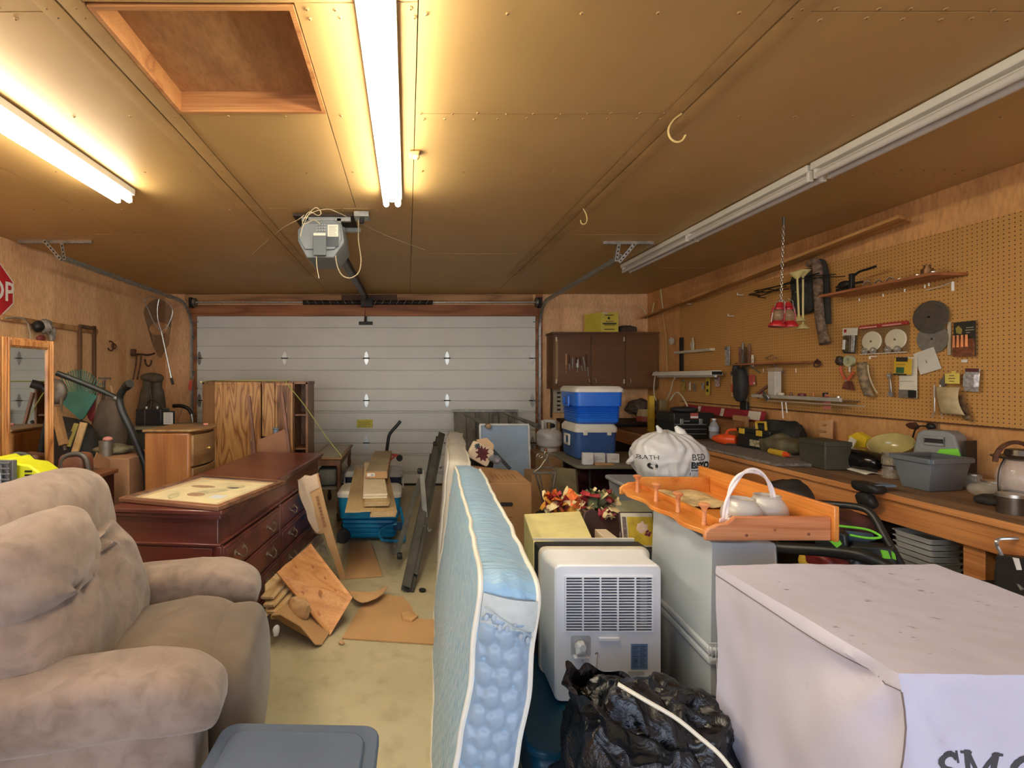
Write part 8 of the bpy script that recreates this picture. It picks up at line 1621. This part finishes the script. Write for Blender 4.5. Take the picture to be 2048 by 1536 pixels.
# brown paper pieces standing
for k, (px0, px1, py0, py1, X_, m_, lb) in enumerate(((1465, 1492, 826, 868, 3.3, m_card, 'tall brown cardboard piece standing against the bench wall'), (1494, 1522, 832, 862, 3.38, m_cardd, 'low brown carton side next to the tall cardboard piece'), (1521, 1550, 833, 858, 3.40, m_card, 'low tan carton by the black duffel on the bench'))):
    a, c = PX(px0, py1, X_), PX(px1, py0, X_); M().box((X_, c.y, WZ), (X_+.03, a.y, WZ+(.27, .20, .19)[k])).solo('bench_cardboard', m_, lb, 'cardboard', bevel=.003)
# bottle
def bottle(name, label, c, r_, h_, m_, capm, group=None, band=None):
    t = thing(name, label, 'bottle', c, group=group); A = T(*c); M().lathe([(r_*.85, 0), (r_, .01), (r_, h_*.28), (r_*.93, h_*.33), (r_, h_*.38), (r_, h_*.6), (r_*.75, h_*.75), (r_*.36, h_*.86), (r_*.36, h_*.93)], A, 20).obj('body', m_, t); M().cyl(A @ V((0, 0, h_*.93)), A @ V((0, 0, h_)), r_*.42, seg=14).obj('cap', capm, t)
    if band: M().lathe([(r_*1.01, h_*.38), (r_*1.015, h_*.6)], A, 20).obj('label', band, t)
    return t
bottle('water_bottle', 'clear plastic water bottle beside the black tool chest', BP(1428, 878, WZ+.02), .045, .21, glass('bottle_clear', (196, 208, 214), .08, .4), m_wht, band=mat('blue_white_label', (186, 196, 212), .5))
# orange flashlight
of = thing('orange_searchlight', 'orange searchlight lying on the grey carpet', 'flashlight', BP(1450, 890, WZ+.02)); c = BP(1428, 888, WZ+.02); c2 = BP(1478, 893, WZ+.02); A = frame(c+V((0, 0, .05)), (0, 0, 1), (0, 1, 0), (1, 0, 0)); 
L_ = (c2-c).length; d_ = (c2-c).normalized(); s_ = d_.cross(V((0, 0, 1))); A = frame(c+V((0, 0, .055)), s_, V((0, 0, 1)), d_); m_orp = mat('blaze_orange', (226, 84, 36), .35, var=.04)
M().lathe([(0, -.02), (.02, -.01), (.045, .05), (.052, .12), (.045, .18), (.04, L_-.02)], A, 20).obj('body', m_orp, of); M(A).tube(spline([(0, .045, .1), (0, .09, .13), (0, .09, .22), (0, .03, .26)], 4), .012, 8).obj('handle', m_orp, of); M(A).box((-.04, -.055, .12), (.04, -.03, L_)).obj('base', m_blk, of)
# small black and yellow box
yt = thing('yellow_latch_toolbox', 'small black toolbox with yellow latches and handle on the bench', 'toolbox', BP(1512, 905, WZ+.02)); q0 = BP(1475, 893, WZ+.022); q1 = BP(1545, 906, WZ+.022); u_ = (q1-q0); Lb = u_.length*.93; u_.normalize(); vv = V((-u_.y, u_.x, 0)); A = frame(q0, u_, vv, (0, 0, 1))
M(A).box((0, 0, 0), (Lb, .2, .14)).obj('body', m_tb, yt, bevel=.008); M(A).box((-.006, -.006, .14), (Lb+.006, .206, .175)).obj('lid', m_tb, yt, bevel=.006)
for x in (.06, Lb-.10): M(A).box((x-.03, -.014, .125), (x+.03, -.004, .172)).obj('latch', m_kyel, yt, bevel=.003)
M(A).box((Lb*.42, -.008, .03), (Lb*.72, -.001, .085)).obj('label', mat('worn_label', (160, 150, 116), .7, var=.3, scale=50), yt)
M(A).tube([V((Lb*.42, .06, .175)), V((Lb*.40, .06, .235)), V((Lb*.68, .06, .24)), V((Lb*.70, .06, .175))], .011, 8).obj('handle', m_kyel, yt)
cg = thing('caulk_tube', 'yellow caulk tube with a red end on the bench edge', 'tube', V((2.95, 3.76, WZ+.022))); c, c2 = V((2.95, 3.84, WZ+.05)), V((2.94, 3.68, WZ+.05)); M().cyl(c, c2, .024, seg=16).obj('body', m_kyel, cg); M().cyl(c2, c2+(c2-c)*.28, .022, .012, 14).obj('red_end', m_orp, cg); M().cyl(c2+(c2-c)*.28, c2+(c2-c)*.5, .005, seg=8).obj('nozzle', m_galvd, cg)
junk('black_duffel', 'black duffel bag slumped against the bench wall', 'duffel bag', (3.22, 4.1, WZ+.14), (.13, .24, .13), mat('black_duffel', (40, 40, 34), .85, var=.2), .05, 6, 4, .8, -.13, (50, 30))
junk('yellow_ball_trim', 'yellow rounded trim end by the black duffel', 'trim', BP(1597, 893, WZ+.05)+V((.12, .1, 0)), (.035, .035, .05), mat('mustard', (186, 150, 60), .5), .002, 5)
junk('olive_pouch', 'olive crumpled pouch behind the small yellow latched toolbox', 'pouch', (3.12, 3.95, WZ+.09), (.12, .2, .08), mat('dark_olive', (92, 86, 62), .7, var=.25, scale=12), .03, 9, 6, .8, -.08)
M().tube(spline([BP(1566, 900, WZ+.03), BP(1590, 900, WZ+.06), BP(1620, 908, WZ+.03)], 4), .008, 6).solo('grey_rod', m_galvd, 'grey rod lying behind the caulk tube', 'rod')
# ammunition style steel box
gbx = thing('olive_metal_box', 'olive grey metal box on the bench with worn paint', 'metal box', BP(1640, 938)); q0 = BP(1598, 928, WZ); q1 = BP(1650, 941, WZ); u_ = (q1-q0); Lb = u_.length; u_.normalize(); vv = V((-u_.y, u_.x, 0)); A = frame(q0, u_, vv, (0, 0, 1)); m_ol = mat('olive_grey_paint', (74, 72, 58), .55, .2, var=.12, scale=9)
M(A).box((0, 0, .002), (Lb, .17, .19)).obj('body', m_ol, gbx, bevel=.008); M(A).box((-.004, -.004, .165), (Lb+.004, .174, .2)).obj('lid', m_ol, gbx, bevel=.005)
nr = thing('notched_wood_rack', 'pale wooden rack with four rounded notches leaning on the bench wall', 'rack', (3.44, 3.9, WZ)); A = RW(1660, 868, .02, 3.44); pol = [(.05, -.14), (.05, .12), (-.05, .10)]
for k in range(4): z = .075-.055*k; pol += [(-.05, z+.012)] + [(.0+.012*math.cos(R(a)), z+.012*math.sin(R(a))-.004) for a in range(90, -91, -45)] + [(-.05, z-.018)]
pol += [(-.04, -.14)]; M(A).prism(pol, .02).obj('rack', mat('bare_pine', (216, 170, 122), .6, var=.05), nr)
bh2 = thing('black_headset_case', 'glossy black rounded case next to the olive metal box', 'case', BP(1720, 945)); c = BP(1722, 940); M().sph(c+V((-.02, -.02, .075)), (.10, .17, .075), RX(0), 30, 20, .75, .8).obj('shell', mat('gloss_black', (16, 16, 18), .15, var=0), bh2)
M().sph(c+V((-.02, .23, .08)), (.10, .05, .08), None, 20, 14, .8, .8).obj('rear_drum', m_tb, bh2)
# glass bowl, jars
m_jar = glass('jar_glass', (216, 208, 186), .06, .35)
gbw = thing('glass_bowl', 'large yellowed glass bowl tipped behind the stacked jars', 'bowl', (3.3, 3.05, WZ+.1)); A = Matrix.Translation(PX(1785, 900, 3.33)) @ RX(15) @ RY(-30) @ Matrix.Scale(.8, 4); M().lathe([(.04, -.07), (.09, -.05), (.13, 0), (.145, .06), (.15, .07), (.143, .07), (.12, .005), (.08, -.04), (0, -.06)], A, 30).obj('bowl', mat('yellowed_glass', (196, 184, 120), .12, var=.1, alpha=.75, coat=.4), gbw)
M().prism([(0, 0), (.12, .02), (.13, .09), (.06, .12), (-.01, .08)], .04, RW(1742, 895, .12, 3.42)).solo('yellow_bag', mat('bright_yellow_bag', (226, 190, 40), .5, var=.06), 'bright yellow plastic bag behind the jars', 'bag')
M().box((-.05, -.08, 0), (.0, .06, .004), RW(1768, 895, .22, 3.42) @ RZ(-25)).solo('paper_tag', m_kwht, 'white paper tag propped before the yellowed bowl', 'tag')
for k, (px, py, z, lb) in enumerate(((1783, 940, 0, 'lower glass jar of screws under another by the grey bin'), (1783, 940, .085, 'upper glass jar of screws stacked by the grey bin'))):
    c = V((3.1, F*3.1/(px-CX), WZ+z)); t = thing('screw_jar', lb, 'jar', c, group='stacked screw jars'); M().lathe([(.042, 0), (.048, .006), (.048, .05), (.042, .06), (.042, .064)], T(*c), 20).obj('glass', m_jar, t); M().cyl(c+V((0, 0, .064)), c+V((0, 0, .08)), .045, seg=20).obj('lid', m_chain, t); M().lathe([(.04, .004), (.041, .04), (0, .045)], T(*c), 12).obj('screws', mat('mixed_screws', (112, 104, 90), .4, .5, var=.5, scale=120), t, kind='stuff')
bottle('pill_bottle', 'small white bottle with a pink label behind the grey bin', V((3.10, F*3.10/(1826-CX), WZ)), .036, .17, mat('white_hdpe', (222, 216, 206), .4, var=.02), m_wht, band=mat('pink_label', (206, 140, 130), .6))
# charger: grey and lime
rg = thing('grey_lime_charger', 'grey and lime green boxy charger behind the grey bin', 'charger', (3.2, 2.85, WZ)); m_lime = mat('lime_green', (124, 214, 62), .4, var=.03); m_cg = mat('charger_grey', (138, 140, 138), .45, var=.04)
A = frame(V((3.27, F*3.27/(1872-CX), WZ)), V((.3, -.95, 0)).normalized(), V((0, 0, 1.22)), V((-.95, -.3, 0)).normalized())
mm = M(A); mm.prism([(-.14, 0), (.12, 0), (.12, .10), (.08, .24), (.05, .26), (-.06, .26), (-.09, .24)], .12, T(0, 0, -.12)); mm.obj('body', m_cg, rg, bevel=.01); M(A).prism([(-.02, .10), (.02, .17), (.10, .18), (.125, .10)], .012).obj('lime_panel', m_lime, rg, bevel=.003)
mm = M(A); mm.tube([(-.05, .19, .006), (-.05, .225, .012), (.04, .225, .012), (.04, .19, .006)], .008, 8, closed=True); mm.obj('handle', m_cg, rg); M(A).box((-.05, .195, .0), (.04, .22, .002)).obj('handle_slot', m_blk, rg); M(A).box((-.03, .09, .0), (.02, .10, .003)).obj('logo_slot', m_blk, rg); M(A).box((.121, .0, -.11), (.13, .22, .0)).obj('side_panel', m_blk, rg)
# wall outlet + plug
ol = thing('wall_outlet', 'old double wall outlet with a black plug above the charger', 'outlet', PX(1866, 860, 3.46)); A = RW(1868, 862, .002, 3.466); M(A).box((-.035, -.06, 0), (.035, .055, .006)).obj('plate', mat('umber_plate', (120, 86, 60), .5), ol, bevel=.003); M(A).box((-.018, -.035, .006), (.018, -.01, .01)).obj('socket', m_blk, ol); M(A).sph((0, .03, .02), (.025, .022, .02)).obj('plug', m_blk, ol); M(A).tube(spline([(-.01, .03, .02), (-.07, .02, .03), (-.10, -.05, .03), (-.11, -.16, .04)], 5), .005, 6).obj('cord', m_blk, ol)
M(RW(1825, 852, .001, 3.466)).sph((0, 0, 0), (.045, .025, .008), None, 16, 10, amp=.01, fr=20).solo('wall_knot', mat('dark_knot', (80, 46, 26), .8), 'dark knot in the plywood beside the wall outlet', 'knot')
# grey bin
m_gb = mat('grey_bin', (104, 110, 114), .45, var=.04)
gbn = thing('grey_bin', 'grey open plastic bin with a thick rim at the front of the bench', 'bin', BP(1860, 985)); zt = 1.075
a_ = [V((2.95, 2.82, WZ+.002)), V((2.935, 2.66, WZ+.002)), V((3.17, 2.70, WZ+.002)), V((3.17, 2.85, WZ+.002))]; b_ = [V((2.93, 2.86, zt)), V((2.915, 2.63, zt)), V((3.20, 2.68, zt)), V((3.20, 2.89, zt))]
mm = M(); mm.add(a_+b_, [(0, 1, 2, 3), (0, 4, 5, 1), (1, 5, 6, 2), (2, 6, 7, 3), (3, 7, 4, 0)]); o = mm.obj('bin', m_gb, gbn); s_ = o.modifiers.new('t', 'SOLIDIFY'); s_.thickness = .005; _mods(o, .01, 0)
mm = M(); cc = sum(b_, V())/4
for i in range(4): p, q_ = b_[i], b_[(i+1) % 4]; mm.bar(p+(p-cc)*.03, q_+(q_-cc)*.03, .022, .028)
mm.obj('rim', m_gb, gbn, bevel=.004)
# jars, bulb, wire on the near bench
for (px, py, r_, h_, nm, lb) in ((1945, 962, .04, .085, 'empty_jar', 'clear empty jar with metal lid behind the grey bin'), (1985, 985, .045, .09, 'small_clear_jar', 'second clear jar nearer the glass lantern')):
    c = V(((3.3 if px < 1960 else 3.15), 0, WZ)); c.y = F*c.x/(px-CX); t = thing(nm, lb, 'jar', c); M().lathe([(r_*.9, 0), (r_, .006), (r_, h_*.75), (r_*.9, h_*.85), (r_*.9, h_*.9)], T(*c), 20).obj('glass', m_jar, t); M().cyl(c+V((0, 0, h_*.9)), c+V((0, 0, h_)), r_*.95, seg=20).obj('lid', m_chain, t)
c = BP(1950, 992); M().sph(c+V((.02, 0, .035)), (.035, .05, .035), None, 18, 12).solo('clear_light_bulb', m_jar, 'clear glass globe lying before the grey bin end', 'glass globe')
M().cyl(BP(1925, 970)+V((.12, .05, .01)), BP(2010, 992)+V((.1, 0, .02)), .006, seg=8).solo('steel_ruler_rod', m_chain, 'long steel rod lying between the jars and the lantern', 'rod')
junk('oily_rags', 'dark oily rags beside the glass lantern base', 'rags', BP(1990, 1008)+V((0, 0, .02)), (.08, .06, .03), m_dk, .015, 14, 5, .9, -.02)
# glass lantern (cut by the frame)
lt_ = thing('glass_lantern', 'big glass hurricane lantern with a dark wire bail at the bench end', 'lantern', (3.03, 2.34, WZ)); A = T(3.03, 2.34, WZ+.002) @ Matrix.Diagonal((1, 1, .75, 1)); m_brz = mat('aged_bronze', (96, 84, 72), .35, .7, var=.2)
M().lathe([(.085, 0), (.09, .01), (.085, .06), (.06, .085), (.05, .1), (0, .1)], A, 28).obj('fount', m_brz, lt_); M().lathe([(.05, .1), (.075, .15), (.08, .2), (.065, .27), (.045, .31)], A, 28).obj('globe', glass('lantern_globe', (224, 220, 210), .04, .3), lt_); M().lathe([(.045, .31), (.09, .325), (.095, .335), (.05, .345), (.045, .38), (.03, .385), (0, .385)], A, 28).obj('hood', m_brz, lt_)
mm = M()
for s in (-1, 1): mm.tube([A @ V(p) for p in spline([(s*.08, 0, .03), (s*.10, 0, .12), (s*.095, 0, .25), (s*.06, 0, .34)], 4)], .006, 6)
mm.obj('frame_tube', m_brz, lt_); M().tube([A @ V((.10*math.cos(R(a))-.02, 0, .30+.13*math.sin(R(a)))) for a in range(0, 181, 12)], .01, 8).obj('bail', m_rust, lt_)
t = thing('steel_canister', 'dark canister with clear rim beside the glass lantern', 'canister', V((2.86, 2.24, WZ))); M().cyl((2.86, 2.24, WZ), (2.86, 2.24, WZ+.08), .045, seg=18).obj('can', m_brz, t); M().cyl((2.86, 2.24, WZ+.08), (2.86, 2.24, WZ+.095), .048, seg=18).obj('lid', m_chain, t)
# small vise on the edge, papers
vs_ = thing('bench_vise', 'black cast iron vise clamped on the bench edge', 'vise', (WX, 2.75, WZ-.1)); c = V((WX-.03, F*(WX-.03)/(1737-CX), WZ)); M().sph(c+V((0, 0, .015)), (.05, .075, .03), None, 20, 12, .6, .6, .008, 20).obj('jaws', m_blk, vs_); M().sph(c+V((-.01, 0, -.06)), (.035, .05, .045), None, 18, 12, .8, .8, .01, 24).obj('clamp_screw', m_blk, vs_); M().box((c.x-.02, c.y-.06, WZ+.03), (c.x+.1, c.y+.02, WZ+.04)).obj('blue_pad', mat('slate_blue', (104, 124, 140), .6), vs_)
for k, (px, py, m_, lb) in enumerate(((1700, 945, m_kwht, 'white paper bundle lying on the bench by the vise'), (1738, 947, mat('salmon_paper', (206, 140, 96), .7), 'salmon coloured folded paper on top of the white bundle'))):
    c = BP(px, py); M().grid(lambda u, v: (c.x+.03+.16*u, c.y-.08+.18*v, WZ+.006+.012*k+.01*abs(math.sin(u*5))+.012*v), 8, 6).solo('folded_paper', m_, lb, 'paper').modifiers.new('t', 'SOLIDIFY').thickness = .006
c = BP(1695, 905)
M(RW(1698, 893, .15, 3.42)).box((-.02, -.12, 0), (.02, .02, .03), RZ(12)).solo('white_switch', m_wht, 'small white switch block behind the glossy black case', 'switch')
# ================================================================ corner counter clutter
m_mix = mat('dark_clutter', (72, 62, 54), .8, var=.5, scale=12)
junk('clear_bag_heap', 'crinkled dark bags heaped on the corner counter', 'bags', P(1290, 815, 6.45), (.24, .18, .10), m_mix, .05, 9, 4, .9, None, (50, 30))
ob = thing('octagonal_tin', 'cream and terracotta octagonal tin on the corner counter edge', 'tin', P(1290, 858, 6.0)); c = P(1290, 858, 6.05); c.z = .97; c.y = 6.32; c.x = (1290-CX)/F*6.32; M().cyl(c, c+V((0, 0, .07)), .11, seg=8).obj('base', mat('terracotta', (148, 72, 56), .6), ob); M().cyl(c+V((0, 0, .07)), c+V((0, 0, .16)), .11, .09, 8).obj('cream_lid', mat('cream_lid', (178, 156, 116), .6), ob)
M().box((2.5, 6.35, .972), (2.8, 6.7, 1.08)).solo('dark_case', mat('dark_case_brown', (52, 44, 40), .6), 'dark low case beside the cream tin on the corner counter', 'case', bevel=.01)
# ================================================================ under the bench
mw = thing('push_mower', 'black push mower handle assembly with lime green accents under the bench edge', 'lawn mower', (2.2, 2.6, 0)); q = lambda px, py, Y=2.45: P(px, py, Y)
mm = M(); mm.tube(spline([q(1560, 1005, 2.75), q(1600, 1004, 2.7), q(1660, 1008, 2.6), q(1720, 1015, 2.5), q(1745, 1030, 2.45), q(1765, 1065, 2.4), q(1785, 1100, 2.35), q(1808, 1140, 2.3)], 6), .018, 10); mm.obj('handle_bar', m_steelh, mw)
mm = M(); mm.tube(spline([q(1545, 1095, 2.6), q(1600, 1098, 2.5), q(1660, 1102, 2.4), q(1720, 1110, 2.3), q(1760, 1125, 2.25), q(1790, 1145, 2.2)], 6), .03, 10); mm.obj('lower_bail', m_steelh, mw)
m_mb = mat('mower_black', (34, 36, 36), .4, var=.08)
mm = M(); mm.hexa([q(1630, 1110, 2.45), q(1700, 1122, 2.35), q(1700, 1110, 2.6), q(1635, 1100, 2.65)], [q(1630, 1052, 2.45), q(1692, 1068, 2.35), q(1700, 1062, 2.6), q(1640, 1048, 2.65)]); mm.obj('control_box', m_mb, mw, bevel=.012)
mm = M(); mm.hexa([q(1700, 1112, 2.35), q(1800, 1140, 2.28), q(1800, 1130, 2.45), q(1705, 1102, 2.5)], [q(1700, 1090, 2.35), q(1790, 1095, 2.28), q(1790, 1088, 2.45), q(1702, 1080, 2.5)]); mm.obj('motor_cover', m_mb, mw, bevel=.012)
for (pts, Y) in (([(1643, 1053), (1660, 1053), (1668, 1070), (1658, 1076), (1644, 1072)], 2.40), ([(1660, 1083), (1680, 1081), (1684, 1088), (1674, 1096)], 2.30), ([(1762, 1100), (1776, 1102), (1782, 1118), (1768, 1117)], 2.21), ([(1785, 1103), (1790, 1108), (1793, 1120), (1786, 1118)], 2.21)):
    sheet3([q(a, c, Y) for a, c in pts], .006, 'lime_accent', m_lime, '', parent=mw)
mm = M(); mm.tube(spline([q(1633, 1047, 2.42), q(1680, 1052, 2.4), q(1730, 1058, 2.38), q(1755, 1068, 2.36), q(1760, 1075, 2.35), q(1735, 1076, 2.36), q(1700, 1070, 2.38)], 5), .006, 6); mm.obj('lime_trim', m_lime, mw)
sheet3([q(1693, 1062, 2.5), q(1745, 1068, 2.48), q(1752, 1080, 2.48), q(1700, 1092, 2.5)], .01, 'smoky_window', mat('smoky_blue', (84, 104, 120), .3), '', parent=mw)
M().tube([q(1548, 1090, 2.55), q(1550, 1135, 2.55), q(1552, 1290, 2.55)], .012, 8).obj('pale_stay', m_galv, mw); M().box((1.9, 2.35, .05), (2.5, 2.9, .35)).obj('deck', m_mb, mw, bevel=.05)
for (x, y) in ((1.92, 2.4), (2.48, 2.4), (1.92, 2.85), (2.48, 2.85)): M().cyl((x-.02, y, .1), (x+.02, y, .1), .1, seg=20).obj('wheel', m_dk, mw)
m_cont = mat('clear_container', (214, 210, 196), .25, var=.04, alpha=.7, coat=.3); m_blid = mat('navy_lid', (44, 56, 110), .4)
for k in range(9):
    z = .40+.032*k; A_ = T(2.87-.002*k, 2.60, z) @ Matrix.Diagonal((.85, .7, 1, 1)); lbk = ('bottom', 'second', 'third', 'fourth', 'fifth', 'sixth', 'seventh', 'eighth', 'topmost')[k]
    t = thing('clear_container', '%s clear food container in the tall stack on the bench shelf' % lbk, 'container', A_.translation, group='stacked clear containers'); L_ = [rr(.18, .26, .02, 3), rr(.20, .28, .02, 3), rr(.215, .295, .02, 3), rr(.215, .295, .02, 3)]; zz = [0, .026, .026, .03]; n = len(L_[0]); M(A_).add([(x, y, z_) for l, z_ in zip(L_, zz) for x, y in l], [(i*n+j, i*n+(j+1) % n, (i+1)*n+(j+1) % n, (i+1)*n+j) for i in range(3) for j in range(n)] + [tuple(range(n))[::-1]]).obj('tray', m_cont, t)
t = thing('lidded_container', 'clear container with a navy lid and paper label before the tall clear stack', 'container', (2.76, 2.40, .40)); M().prism(rr(.17, .22, .02, 3, 2.74, 2.46), .10, T(0, 0, .38)).obj('tub', m_cont, t, bevel=.005); M().prism(rr(.185, .235, .02, 3, 2.74, 2.46), .018, T(0, 0, .48)).obj('lid', m_blid, t, bevel=.004); M().box((2.70, 2.346, .405), (2.80, 2.35, .435)).obj('label', m_wht, t); M().box((2.715, 2.3445, .415), (2.785, 2.346, .421)).obj('label_print', m_blk, t)
t = thing('lidded_container', 'clear container with navy lid lower down by the bench leg', 'container', (2.85, 2.2, .352)); M().prism(rr(.19, .26, .02, 3, 2.93, 2.17), .08, T(0, 0, .352)).obj('tub', m_cont, t, bevel=.005); M().prism(rr(.2, .27, .02, 3, 2.93, 2.17), .016, T(0, 0, .432)).obj('lid', m_blid, t, bevel=.004)
bk = thing('black_power_unit', 'black sloping tool case with grey wire handle at the bench end', 'case', (2.72, 1.95, .3)); mm = M(); mm.hexa([q(1985, 1190, 2.12), q(2060, 1215, 2.0), q(2080, 1190, 2.25), q(2005, 1165, 2.3)], [q(1992, 1110, 2.12), q(2058, 1118, 2.0), q(2075, 1100, 2.25), q(2000, 1095, 2.3)]); mm.obj('case', mat('case_black', (40, 36, 36), .5, var=.1), bk, bevel=.008); mm = M(); mm.hexa([(2.55, 1.98, 0), (2.85, 1.98, 0), (2.85, 2.25, 0), (2.55, 2.25, 0)], [(2.55, 1.98, .54), (2.85, 1.98, .56), (2.85, 2.25, .58), (2.55, 2.25, .58)]); mm.obj('lower_case', MATS['case_black'], bk)
M().tube(spline([q(2045, 1180, 2.02), q(2020, 1140, 2.08), q(1997, 1098, 2.12), q(1993, 1085, 2.12), q(2000, 1078, 2.12), q(2030, 1077, 2.1), q(2060, 1078, 2.1)], 5), .007, 6).obj('wire_handle', m_galv, bk); sheet3([q(2026, 1115, 1.99), q(2038, 1117, 1.985), q(2044, 1140, 1.98), q(2034, 1140, 1.985)], .003, 'white_sticker', m_kwht, '', parent=bk)
for k, (px, py, Y, r_, m_, nm, lb) in enumerate(((1650, 1118, 2.75, (.09, .1, .07), mat('red_machine', (104, 34, 30), .5, var=.3, scale=20), 'red_motor', 'dark red small motor low under the bench'), (1625, 1118, 2.8, (.04, .04, .05), m_kyel, 'yellow_fuel_cap', 'yellow knob beside the dark red motor'), (1705, 1122, 2.7, (.05, .05, .04), m_mb, 'black_reel', 'black reel beside the blue white carton'), (1500, 1010, 3.4, (.25, .2, .1), m_mix, 'scrap_heap', 'dark scrap heap on the shelf under the far bench'), (1452, 985, 3.9, (.12, .2, .12), m_mix, 'dark_scrap_bundle', 'dark scrap bundle under the bench carpet end'), (1660, 1040, 2.95, (.2, .18, .08), mat('mahogany_scrap', (74, 44, 38), .5, var=.4, scale=8), 'timber_offcuts', 'reddish brown offcuts piled on the shelf behind the mower handle'), (1585, 985, 3.3, (.15, .15, .08), m_dk, 'black_hose_coil', 'black coiled hose on the shelf by the bench leg'))):
    c = P(px, py, Y); c.x = max(c.x, 2.2); junk(nm, lb, nm.replace('_', ' '), c, r_, m_, .03, 8, k, .8)
M().box((2.58, 2.72, .36), (2.72, 2.8, .55)).solo('blue_white_carton', mat('blue_white_carton', (186, 204, 210), .6, var=.05), 'white and blue carton behind the mower bail', 'box', bevel=.003)
M().box((2.577, 2.715, .38), (2.66, 2.72, .54)).obj('blue_print', mat('cyan_print', (92, 150, 172), .6), bpy.data.objects['blue_white_carton'])
M().box((3.05, 2.0, .352), (3.4, 2.22, .75)).solo('grey_bench_case', mat('grey_case', (86, 80, 78), .6, var=.08), 'grey case standing on the bench shelf behind the leg', 'case', bevel=.01)
for k, (y0_, y1_) in enumerate(((2.9, 3.3), (3.5, 4.1), (4.4, 5.2))): M().rbox((2.95, y0_, .352), (3.4, y1_, .352+.3+.06*k), 7, .03, 4, k, .3).solo('storage_bundle', m_mix, ('dark bundle on the bench shelf nearest the mower', 'dark bundle on the bench shelf behind the grey tote', 'dark bundle on the bench shelf near the tool chest end')[k], 'bundle')
